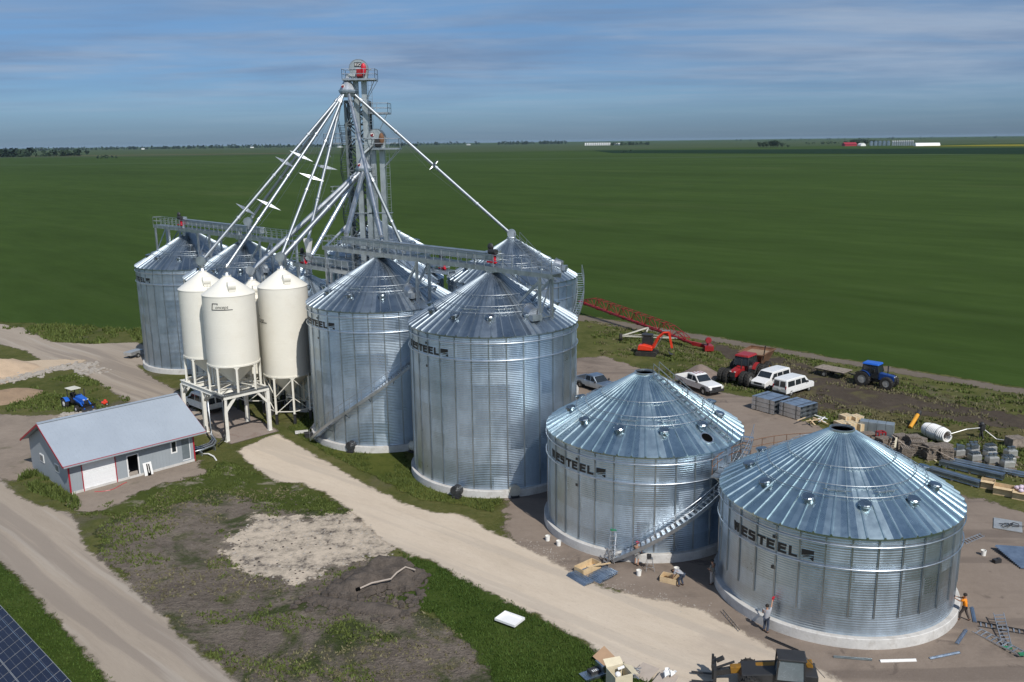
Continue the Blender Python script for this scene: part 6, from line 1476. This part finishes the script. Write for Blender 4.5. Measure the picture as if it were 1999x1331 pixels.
t = thing('weathered_box', 'weathered slatted box on the weeds at the right edge', 'box', (47.6,80.0), .2)
mb = MB(); mb.box((0,0,.45), (1.5,1.1,.9)); mb.build('box', 'wood_old', t, bev=.02); mb = MB()
for k in range(6): mb.box((-.62+.25*k,0,.915), (.18,1.14,.03))
mb.build('lid', 'wood_old', t)
def bundle(p, q, rows, cols, label, w_=.22):
    t = thing('beam_bundle', label, 'beams', (*p,0), face(p, q), 'bundled steel beams on bearers'); L_ = math.dist(p, q)
    for r_ in range(rows):
        for k in range(cols):
            mb = MB(); y = (k-(cols-1)/2)*w_*1.08; z = .2+r_*w_*1.05; mb.box((L_/2,y,z+w_*.4), (L_,w_,.03)); mb.box((L_/2,y,z-w_*.4), (L_,w_,.03)); mb.box((L_/2,y,z), (L_,.03,w_*.78)); mb.build('beam', 'zinc_dark' if (r_+k) % 3 else 'sheet_blue', t)
    for f in (.12,.5,.88): mb = MB(); mb.box((L_*f,0,.04), (.12,cols*w_*1.2,.08)); mb.build('bearer', 'wood_old', t)
bundle((36.5,73.6), (39.2,70.0), 2, 4, 'front banded bundle of dark steel beams behind the nearest bin'); bundle((38.2,75.2), (41.9,71.5), 2, 3, 'long beam bundle just behind the front one'); bundle((39.6,76.1), (44.2,72.2), 1, 4, 'low long beam bundle in the weeds, rearmost')
def carton(c, rz, d, label, fill=None):
    t = thing('cardboard_box', label, 'carton', (*c,0), rz, 'open cardboard cartons'); x, y, z = d
    for a, b_, l in ((0,-y/2,(x,.02,z)),(0,y/2,(x,.02,z)),(-x/2,0,(.02,y,z)),(x/2,0,(.02,y,z))): mb = MB(); mb.box((a,b_,z/2), l); mb.build('side', 'wood_new', t)
    mb = MB(); mb.box((0,0,.02), (x,y,.03)); mb.build('base', 'wood_new', t)
    mb = MB(); mb.quad((-x/2,-y/2,z),(x/2,-y/2,z),(x/2,-y/2-.25,z-.1),(-x/2,-y/2-.25,z-.1),.01); mb.build('flap', 'wood_new', t)
carton((39.7,69.9), -.6, (1.0,.7,.75), 'narrow open carton at the end of the beam bundles'); carton((40.3,68.5), -.6, (1.5,.95,.75), 'wide open carton left of the one filled with pink wrapping'); carton((41.5,67.5), -.6, (1.8,1.2,.75), 'open carton filled with pink wrapping at the right frame edge')
mb = MB()
for k in range(18): mb.ball((41.5+rnd.uniform(-.7,.7), 67.5+rnd.uniform(-.45,.45), .8+rnd.uniform(0,.2)), rnd.uniform(.14,.24), 8, 6, 1, 1, .7)
tag(mb.build('wrapping', 'cloth_pink'), 'crumpled pink and white wrapping heaped in the rightmost carton', 'wrapping')
# aeration fans at the bin feet
def fan(c, q, label, mat='black_iron', twin=False):
    t = thing('aeration_fan', label, 'fan', (*c,0), face(c, q), 0 or None); t['group'] = 'aeration fans at the bin feet'
    mb = MB(); mb.add([(.35,-.28,.25),(.35,.28,.25),(.35,.28,.95),(.35,-.28,.95),(1.1,-.45,.1),(1.1,.45,.1),(1.1,.45,.5),(1.1,-.45,.5)], [(0,1,2,3),(7,6,5,4),(0,4,5,1),(1,5,6,2),(2,6,7,3),(3,7,4,0)]); mb.build('transition', 'galv_steel' if not twin else 'cream_paint', t)
    mb = MB(); mb.tube((-.15,0,.62), (.36,0,.62), .46, n=20); mb.tube((-.19,0,.62), (-.15,0,.62), .50, n=20); hs = mb.build('housing', mat, t)
    mb = MB()
    for k in range(5): mb.path([(-.2,.09*(k+1)*math.cos(2*PI*j/16),.62+.09*(k+1)*math.sin(2*PI*j/16)) for j in range(16)], .008, 3, True)
    mb.build('guard', 'galv_steel', hs); mb = MB(); mb.box((0,0,.09), (.7,.7,.18)); mb.bar((-.1,-.3,0), (-.1,-.3,.4), .06); mb.bar((-.1,.3,0), (-.1,.3,.4), .06); mb.build('stand', 'black_iron', t)
fan((-15.5,80.7), B4c, 'black aeration fan at the foot of the bin with the long spiral stair'); fan((-4.75,69.2), (-1.64,76.51), 'black aeration fan at the left foot of the fully readable bin')
fan((.05,69.2), (-1.64,76.51), 'pale aeration fan in the shade at the foot of the fully readable bin', 'cream_paint', True); fan((-9.6,80.6), (-1.64,76.51), 'pale aeration fan in the gap between the two tall front bins', 'cream_paint', True)
mb = MB(); mb.box((0,0,.15), (1.3,.8,.1), rz=.3); mb.box((.1,.1,.05), (1.0,.5,.12), rz=.3); o = mb.build('concrete_slab', 'concrete'); o.location = (-21.6,86.6,0); tag(o, 'small pale concrete slab in the grass by the white frame', 'slab')
mb = MB(); mb.box((0,0,.25), (.9,.6,.5)); mb.box((0,0,.53), (1.0,.7,.06)); o = mb.build('utility_box', 'black_iron', bev=.02); o.location = (-20.5,85.2,0); o.rotation_euler.z = .4; tag(o, 'dark utility box in the grass left of the spiral-stair bin', 'box')
# solar array
t = thing('solar_array', 'dark blue solar panel array cut by the lower left corner', 'solar panels', (-31.3,49.1,0), math.atan2(-UY,-UX))
tl = rad(24); Rt = Matrix.Rotation(tl, 4, 'X')
for r_ in range(2):
    for k in range(-3, 12):
        mb = MB(Matrix.Translation((0,0,2.05)) @ Rt); y = -.03-.87-1.76*r_; x = .5+1.04*k
        mb.box((x,y,0), (1.02,1.74,.04)); o = mb.build('solar_panel', 'solar_frame', t)
        mb = MB(Matrix.Translation((0,0,2.05)) @ Rt)
        for a in range(3):
            for b_ in range(5): mb.box((x-.335+.335*a,y-.68+.34*b_,.023), (.328,.333,.004))
        mb.build('cell', 'solar', o)
mb = MB()
for k in range(-2, 11, 3):
    mb.bar((k*1.04,-.4,0), (k*1.04,-.4,1.85), .12); mb.bar((k*1.04,-2.9,0), (k*1.04,-2.9,.75), .12)
mb.bar((-3,-.4,1.84), (11.5,-.4,1.84), .1); mb.bar((-3,-2.9,.73), (11.5,-2.9,.73), .1); mb.build('mounting_frame', 'galv_steel', t)

# --------------------------------------------------- heaps, stones, weeds
def hnoise(X, Y, s, seed=0):
    r = np.random.RandomState(seed); o = np.zeros(X.shape); a = 1.
    for k in range(5):
        for j in range(3):
            th = r.rand()*6.28; f = s*2**k*(.7+.6*r.rand()); o += a*np.sin((X*np.cos(th)+Y*np.sin(th))*f+r.rand()*6.28)/3
        a *= .55
    return o
def heap(name, P, hgt, mat, label=None, cat=None, rough=.15, flat=1.2, step=.35, kind=None):
    def hf(X, Y, D):
        return np.clip(D/flat, -.3, None).clip(None, 1)**.8*hgt*(1+.25*hnoise(X, Y, .8, 3))+rough*hnoise(X, Y, 2.2, 5)*np.clip(D*1.5, 0, 1)-.03 if False else np.where(D > 0, (np.clip(D/flat, 0, 1)**.85)*hgt*(1+.2*hnoise(X, Y, .7, 3))+rough*hnoise(X, Y, 2.2, 5)*np.clip(D*1.5, 0, 1), D*.3)
    o = obj(name, grid_mesh(name, P, 0, step, .5, mat, hf))
    if kind: o['kind'] = kind
    else: tag(o, label, cat)
    return o
def ell(cx, cy, a, b_, rot=0, n=24, jit=.08, seed=1):
    r = random.Random(seed); return [(cx+(a*math.cos(k)*math.cos(rot)-b_*math.sin(k)*math.sin(rot))*(1+r.uniform(-jit,jit)), cy+(a*math.cos(k)*math.sin(rot)+b_*math.sin(k)*math.cos(rot))*(1+r.uniform(-jit,jit))) for k in [2*PI*i/n for i in range(n)]]
heap('gravel_pile', ell(23.4,107.0,2.7,2.6), 1.5, 'gravel_heap', 'brown gravel pile beside the big red tractor', 'gravel pile', .05, 2.6)
heap('sand_pile', ell(-68.5,114.0,5.5,4.5,.6,seed=4), 1.5, 'sand_heap', 'pale sand pile cut by the left frame edge', 'sand pile', .06, 4.0, .5)
heap('clay_pile', ell(-60.5,101.0,4.6,3.4,.5,seed=5), 1.0, 'clay_heap', 'flat brown clay pile cut by the left frame edge below the sand', 'clay pile', .08, 3.0, .5)
heap('soil_mound', [(-12.6,53.0),(-11.6,55.0),(-9.6,57.3),(-7.8,57.6),(-6.2,55.4),(-6.8,53.6),(-8.6,53.9),(-10.2,52.4)], .8, 'soil_heap', 'dug heap of dark soil on the waste ground by the road', 'soil heap', .30, .8, .18)
heap('soil_mound', [(-14.0,52.4),(-12.8,53.2),(-10.6,52.4),(-8.4,52.0),(-6.6,50.8),(-7.6,50.2),(-10.6,51.2)], .35, 'soil_heap', 'low ridge of dug soil below the larger soil heap', 'soil heap', .20, .6, .18)
mb = MB(); mb.path([(-6.7,55.0,.78),(-7.4,55.3,.85),(-7.9,54.6,.8),(-8.2,53.9,.72),(-9.4,53.4,.7),(-10.1,53.0,.55)], .06, 7); t_ = mb.build('drain_pipe', 'card_grey'); tag(t_, 'pale bent drain pipe sticking out of the dug soil', 'pipe')
mb = MB(); mb.tube((-10.1,53.0,.55), (-10.35,52.9,.50), .11, n=10); mb.build('pipe_end', 'dark', t_)
# boulder rubble along the track edge behind the shed and loose stones: uncountable
def stones(name, n, fn, s0, s1, mat, seed):
    r = random.Random(seed); mb = MB()
    for _ in range(n):
        x, y = fn(r); s = r.uniform(s0, s1); mb.ball((x,y,s*.3), s, 6, 4, r.uniform(.8,1.3), r.uniform(.8,1.3), r.uniform(.5,.8))
    o = mb.build(name, mat); o['kind'] = 'stuff'; o['label'] = 'scattered pale stones and clods on the ground'; return o
def along(P, w_):
    def f(r):
        i = r.randrange(len(P)-1); k = r.random(); return (P[i][0]+(P[i+1][0]-P[i][0])*k+r.gauss(0,w_), P[i][1]+(P[i+1][1]-P[i][1])*k+r.gauss(0,w_))
    return f
stones('loose_stones', 420, along([(-64,108),(-60.5,114.5),(-57.5,116.5),(-54.5,112)], .8), .10, .32, 'stone', 2)
stones('shoulder_stones', 380, along([(.3,60.6),(2.2,58.9),(4.3,56.6),(6.2,54.0),(9.3,52.3),(12.5,50.0)], .45), .025, .06, 'stone', 3)
stones('rubble', 300, along([(-49.5,93.6),(-46.5,94.6),(-43,96.8)], .6), .08, .22, 'stone', 4)
def in_poly(P):
    xs = [p[0] for p in P]; ys = [p[1] for p in P]
    def f(r):
        while True:
            x, y = r.uniform(min(xs), max(xs)), r.uniform(min(ys), max(ys))
            if inside(P, np.array([x]), np.array([y]))[0]: return x, y
    return f
stones('soil_clods', 420, in_poly([(-14.5,51.5),(-13.5,53.8),(-11.6,56),(-8.5,58.5),(-5.6,55.4),(-6,51),(-8,49.6)]), .06, .26, 'soil_heap', 6)
stones('dirt_clods', 700, in_poly(waste), .03, .11, 'soil_heap', 7)
stones('heap_clods', 260, in_poly([(-12.6,53.0),(-11.6,55.0),(-9.6,57.3),(-7.8,57.6),(-6.2,55.4),(-6.8,53.6),(-8.6,53.9),(-10.2,52.4)]), .25, .5, 'soil_heap', 8)
stones('patch_stones', 350, in_poly(patch), .03, .10, 'stone', 9)
# --------------------------------------------------------------- grass tufts
def in_any(x, y, polys): return any(inside(P, np.array([x]), np.array([y]))[0] for P in polys)
def tufts(name, P, dens, h0, h1, mat, label, avoid=(), seed=1, clump=.5, disks=(), blades=4, wide=.10):
    r = np.random.RandomState(seed); xs = [p[0] for p in P]; ys = [p[1] for p in P]
    n = int((max(xs)-min(xs))*(max(ys)-min(ys))*dens); X = r.uniform(min(xs), max(xs), n); Y = r.uniform(min(ys), max(ys), n)
    k = inside(P, X, Y)
    for A in avoid: k &= ~inside(A, X, Y)
    for cx, cy, rr in disks: k &= np.hypot(X-cx, Y-cy) > rr
    nz = hnoise(X, Y, .5, seed+9)+.6*hnoise(X, Y, 1.7, seed+11)
    k &= nz > (clump-.5)*2*.9
    X, Y, nz = X[k], Y[k], nz[k]; n = len(X)
    b_ = blades; X = np.repeat(X, b_)+r.normal(0,.10,n*b_); Y = np.repeat(Y, b_)+r.normal(0,.10,n*b_); m = n*b_
    hh = r.uniform(h0, h1, m); a = r.uniform(0, 2*PI, m); w_ = r.uniform(.5,1,m)*wide; lean = r.normal(0,.5,(m,2))*hh[:,None]*.7
    V0 = np.stack([X-np.cos(a)*w_, Y-np.sin(a)*w_, np.full(m,.0)], -1); V1 = np.stack([X+np.cos(a)*w_, Y+np.sin(a)*w_, np.full(m,.0)], -1)
    V2 = np.stack([X+lean[:,0], Y+lean[:,1], hh], -1)
    co = np.stack([V0,V1,V2], 1).reshape(-1,3).astype(np.float32)
    me = bpy.data.meshes.new(name); me.vertices.add(3*m); me.vertices.foreach_set('co', co.ravel()); me.loops.add(3*m); me.loops.foreach_set('vertex_index', np.arange(3*m, dtype=np.int32))
    me.polygons.add(m); me.polygons.foreach_set('loop_start', (np.arange(m)*3).astype(np.int32)); at = me.attributes.new('pv', 'FLOAT', 'FACE')
    at.data.foreach_set('value', np.clip(.5+.25*np.repeat(nz, b_)+r.normal(0,.2,m), 0, 1).astype(np.float32))
    me.materials.append(M[mat]); me.update(); o = obj(name, me); o['kind'] = 'stuff'; o['label'] = label; return o
DK = [(20.81,53.58,7.7),(9.95,64.61,7.7),(-1.64,76.51,7.7),(-13.03,87.84,7.7),(-42.45,118.6,7.7),(.1,100.3,7.7),(-32.3,107.9,7.7)]
tufts('lawn_grass', lush, 46, .05, .22, 'tuft_lush', 'lush green grass beside the pale gravel road', seed=1, clump=.2, disks=[(-.35,49.45,.95)], wide=.05)
tufts('verge_grass', lush2, 30, .05, .20, 'tuft_lush', 'mown green grass between lane and solar panels', seed=2, clump=.2, wide=.05)
tufts('road_verge_grass', grassverge, 26, .08, .32, 'tuft_green', 'rough grass at the feet of the tall bins', seed=3, clump=.3, disks=DK, wide=.06)
tufts('shed_grass', grassmid, 18, .06, .24, 'tuft_green', 'patchy grass in front of the shed', avoid=(lane, road), seed=4, clump=.5, wide=.07)
tufts('waste_weeds', waste, 16, .05, .22, 'tuft_green', 'sparse weeds on the waste ground', avoid=(patch, lush, road, lane), seed=5, clump=.66)
tufts('waste_dry_weeds', waste, 7, .05, .18, 'tuft_dry', 'dry weeds on the waste ground', avoid=(patch, lush, road, lane), seed=6, clump=.6)
right_weeds = [(12,118),(19,107.5),(25.4,100.5),(29.5,97.5),(31,91),(34.5,85),(36.5,78),(40,70),(47,64),(62,84),(58,97),(40,115),(29,126.5),(12,143)]
tufts('yard_weeds', right_weeds, 8, .08, .32, 'tuft_green', 'rank weeds between the yard and the crop', avoid=(mud,), seed=7, clump=.55, wide=.14)
tufts('yard_dry_weeds', right_weeds, 6, .08, .32, 'tuft_dry', 'straw-coloured weeds between the yard and the crop', seed=8, clump=.58, wide=.12)
left_weeds = [(-60,107),(-57,112),(-52,108),(-44,99),(-47,95),(-57,95.5)]
tufts('shed_back_weeds', left_weeds, 10, .12, .4, 'tuft_green', 'weeds around the compact tractor behind the shed', seed=9, clump=.4, wide=.14)
tufts('far_left_weeds', [(-84,143),(-70,132),(-63,130),(-57,131.5),(-50,131),(-55,139),(-76,145.5)], 6, .15, .6, 'tuft_green', 'weeds along the back road', seed=10, clump=.4, wide=.18)
tufts('left_shed_weeds', [(-44,74.5),(-41,71.5),(-37.8,69.5),(-35.4,67.3),(-36.5,70),(-38.2,71.2),(-44.6,77.6)], 40, .15, .5, 'tuft_green', 'tall weeds at the left gable of the shed', seed=12, clump=.2)
# ------------------------------------------------------------- far country
def fieldstrip(name, P, z, cols):
    gmat('m_'+name, cols, scales=(.004,.03,.2,1.), edge=0, bump=0, stretch=(.3,1,1)); mb = MB(); mb.add([(x,y,z) for x, y in P], [tuple(range(len(P)))]); o = mb.build(name, 'm_'+name); o['kind'] = 'structure'
fieldstrip('dark_green_strip', [(230,2030),(820,1330),(2600,900),(2600,1500),(1150,2080),(240,2600)], .25, [(.010,.026,.010),(.014,.034,.012)])  # strip of darker green across the far plain
fieldstrip('canola_field', [(1130,2620),(1330,2300),(2600,2000),(2600,2500),(1500,2820)], .5, [(.16,.15,.015),(.22,.20,.02)])
fieldstrip('pale_crop_strip', [(-4500,1750),(2500,1250),(2600,1290),(2600,1340),(-4500,1880)], .2, [(.042,.075,.022),(.055,.085,.028)])
fieldstrip('far_crop_belt', [(-9000,2600),(-300,2500),(260,2650),(1100,3100),(9000,2900),(15000,9000),(-15000,9000)], .3, [(.034,.060,.022),(.055,.080,.034),(.085,.100,.045)])
fieldstrip('stubble_strip', [(-3200,3000),(-600,2750),(-600,2880),(-3200,3200)], .8, [(.10,.095,.05),(.13,.12,.065)])
def crown_mb(r, h, w_, n, seed):
    rs = random.Random(seed); mb = MB(); lobes = [(rs.uniform(-.5,.5)*w_, rs.uniform(-.5,.5)*w_, h*rs.uniform(.35,.85), w_*rs.uniform(.25,.45)) for _ in range(9)]
    for _ in range(n):
        x0, y0, z0, rr = rs.choice(lobes); d = Vector((rs.gauss(0,1),rs.gauss(0,1),rs.gauss(0,.8))).normalized(); k = rs.uniform(.6,1.05); c = Vector((x0,y0,z0))+d*rr*k; s = rs.uniform(.35,.8)*r
        a = Vector((rs.gauss(0,1),rs.gauss(0,1),rs.gauss(0,1))).normalized(); b2 = a.cross(d+Vector((.01,.02,.03))).normalized(); mb.cur = min(1, max(.02, rs.random()))+.001
        mb.add([c-a*s, c-b2*s*.7, c+a*s, c+b2*s*.7], [(0,1,2,3)])
    return mb
def far_tree(loc, h, w_, label, seed, group):
    t = thing('tree', label, 'tree', loc, 0, group)
    mb = MB(); mb.tube((0,0,0), (0,0,h*.5), h*.03, h*.015, n=6)
    for k in range(4): a = k*1.7; mb.tube((0,0,h*.3), (w_*.3*math.cos(a), w_*.3*math.sin(a), h*.6), h*.012, h*.006, n=5)
    mb.build('trunk', 'bark', t)
    o = crown_mb(1.9, h, w_, 260, seed).build('crown', 'far_leaf', t)
    return t
treeA = far_tree((770,2790,0), 17, 15, 'leftmost dark tree of the isolated far clump', 1, 'trees of the isolated far clump')
words = ['small tree at the left of the isolated far clump','tall tree left of the middle of the isolated far clump','tallest tree of the isolated far clump','broad tree just right of the tallest one in the far clump','rounded tree right of the middle of the far clump','low tree toward the right end of the far clump','last low bush-like tree at the right tip of the far clump']
for i, (x, s) in enumerate(((781,.8),(792,1.1),(803,1.3),(814,1.2),(825,1.15),(838,.85),(858,.45))):
    c = dup(treeA, (x, 2790+((i*37) % 23), 0), i*1.3, words[i]); c.scale = (1.15*s,1.15*s,s)
words = ['dark tree behind the red barn roof','second dark tree behind the red barn','broad dark tree right of the barn','tree behind the steel bins of the far farm','small tree right behind the far steel bins','low tree at the end of the far farm trees']
for i, (x, s) in enumerate(((1170,.9),(1190,1.2),(1215,1.25),(1240,1.2),(1262,1.0),(1290,.7))):
    c = dup(treeA, (x, 3150+((i*41) % 30), 0), i*2.1, words[i], 'trees of the far farm'); c.scale = (1.3*s,1.3*s,s)
# far farm buildings
t = thing('barn', 'far red-roofed barn at the left of the distant farm', 'barn', (1106,2960,0), .1)
mb = MB(); mb.box((0,0,3), (40,22,6)); mb.build('wall', 'barn_red', t); mb = MB(); mb.add([(-21,-12,6),(21,-12,6),(21,0,12),(-21,0,12),(21,12,6),(-21,12,6)], [(0,1,2,3),(3,2,4,5),(1,4,2),(0,3,5)]); mb.build('roof', 'barn_red', t)
t = thing('shed', 'far white arched shed beside the red barn', 'shed', (1140,2945,0), .1)
mb = MB(); mb.prism([(9*math.cos(PI*k/10), 9*math.sin(PI*k/10)) for k in range(11)], -12, 12); o = mb.build('shell', 'pvc_white', t); o.rotation_euler = (PI/2,0,0)
def farbin(loc, r, h, label, mat, group, rmat=None):
    t = thing('grain_bin', label, 'grain bin', loc, 0, group)
    mb = MB(); mb.lathe([(r,0),(r,h)], 18); mb.build('wall', mat, t); mb = MB(); mb.lathe([(r+.2,h),(.5,h+r*.55),(0,h+r*.55)], 18); mb.build('roof', rmat or mat, t); return t
ordn = ['first','second','third','fourth','fifth','sixth','seventh','eighth','ninth','tenth','eleventh','twelfth','thirteenth','fourteenth']
for i in range(5): farbin((1180+12.5*i, 2965-3*i, 0), 5.6, 12.5, f'{ordn[i]} steel bin from the left in the distant farm row', 'galv_old', 'steel bins of the distant farm')
for i in range(10): farbin((1222+6.2*i, 2900-2*i, 0), 2.9, 14 , f'{ordn[i]} slim white silo from the left in the distant farm', 'galv_steel', 'white silos of the distant farm', 'pvc_white')
t = thing('storage_hall', 'long low white arched hall at the right of the distant farm', 'hall', (1235,2690,0), -.15)
mb = MB(); mb.prism([(11*math.cos(PI*k/12), 9.5*math.sin(PI*k/12)) for k in range(13)], -34, 34); o = mb.build('shell', 'pvc_white', t); o.rotation_euler = (PI/2,0,PI/2)
for i in range(14): farbin((425+ 9.6*i, 5100-8*i, 0), 4.4, 13, f'{ordn[i]} pale bin from the left in the farthest bin row', 'pvc_white', 'pale bins on the horizon')
t = thing('storage_hall', 'small pale hall right of the farthest bin row', 'hall', (588,5000,0), 0); mb = MB(); mb.box((0,0,4), (34,18,8)); mb.build('wall', 'galv_old', t); mb = MB(); mb.prism([(-18,8),(18,8),(18,12),(-18,12)], -10, 10); o = mb.build('roof', 'pvc_white', t); o.rotation_euler = (PI/2,0,0)
# woods along the horizon: read as masses
def treeline(name, segs, seed, label):
    rs = random.Random(seed); mb = MB()
    for x0, y0, x1, y1, n, h in segs:
        for _ in range(n):
            k = rs.random(); x, y = x0+(x1-x0)*k+rs.gauss(0,10), y0+(y1-y0)*k+rs.gauss(0,25); hh = h*rs.uniform(.6,1.15); w_ = hh*.8; mb.cur = min(.99, max(.02, rs.random()))
            for q in range(7):
                a = rs.random()*6.28; z = hh*rs.uniform(.1,.95); d = w_*(.7-.4*z/hh); c = Vector((x+rs.uniform(-d,d), y+rs.uniform(-d,d), z)); s = hh*rs.uniform(.18,.34)
                u1 = Vector((rs.gauss(0,1),rs.gauss(0,1),rs.gauss(0,1))).normalized(); v1 = u1.orthogonal().normalized(); mb.add([c-u1*s,c-v1*s*.8,c+u1*s,c+v1*s*.8], [(0,1,2,3)])
    o = mb.build(name, 'far_leaf'); o['kind'] = 'stuff'; o['label'] = label; return o
treeline('shelterbelt', [(-1780,2700,-1500,2830,150,24),(-1500,2830,-1390,2930,40,18)], 1, 'dense far wood at the left frame edge')
treeline('treeline', [(-5200,7600,-2600,8000,360,26),(-2600,8000,-1500,8200,120,30),(-1400,9500,-300,9600,70,30),(-900,6900,-700,6900,30,22),(-100,8200,500,8300,100,28),(560,4990,780,5040,70,16),(470,5180,560,5160,24,16),(2400,9800,5200,9200,50,22),(1300,4000,1480,4000,16,12)], 2, 'bluish far woods along the horizon')
treeline('field_bush', [(-1010,2230,-970,2240,14,7),(245,2080,252,2082,5,7)], 3, 'lone dark bushes out in the crop')
for i, (x, y, s) in enumerate(((-4300,7300,22),(-3100,7700,18),(-2250,7950,22),(-1250,6700,26),(-360,8000,30))):
    t = thing('farmhouse', ['far white house at the left end of the horizon woods','far white house under the wood left of the spouts','far white house in the middle of the left horizon','far white house between the spouts and the wood','far white house close to the tower on the horizon'][i], 'house', (x,y,0), .3*i, 'far white houses on the horizon')
    mb = MB(); mb.box((0,0,4), (s*1.4,s*.7,8)); mb.build('wall', 'pvc_white', t); mb = MB(); mb.prism([(-s*.75,8),(s*.75,8),(0,13)], -s*.4, s*.4); o = mb.build('roof', 'grey_roof', t); o.rotation_euler = (PI/2,0,0)

# thin summer haze over the plain
m, t = nt('haze'); b = NB(t)
v = b.n('ShaderNodeVolumePrincipled'); v.inputs['Color'].default_value = (.55,.76,1,1); v.inputs['Density'].default_value = 1.5e-5; v.inputs['Anisotropy'].default_value = .0
b.n('ShaderNodeOutputMaterial', Volume=v.outputs[0])
mb = MB(); mb.box((0,11500,21.5), (50000,27500,45)); o = mb.build('haze', 'haze'); o['kind'] = 'stuff'; o['label'] = 'thin blue haze over the plain'
sc.cycles.volume_bounces = 0
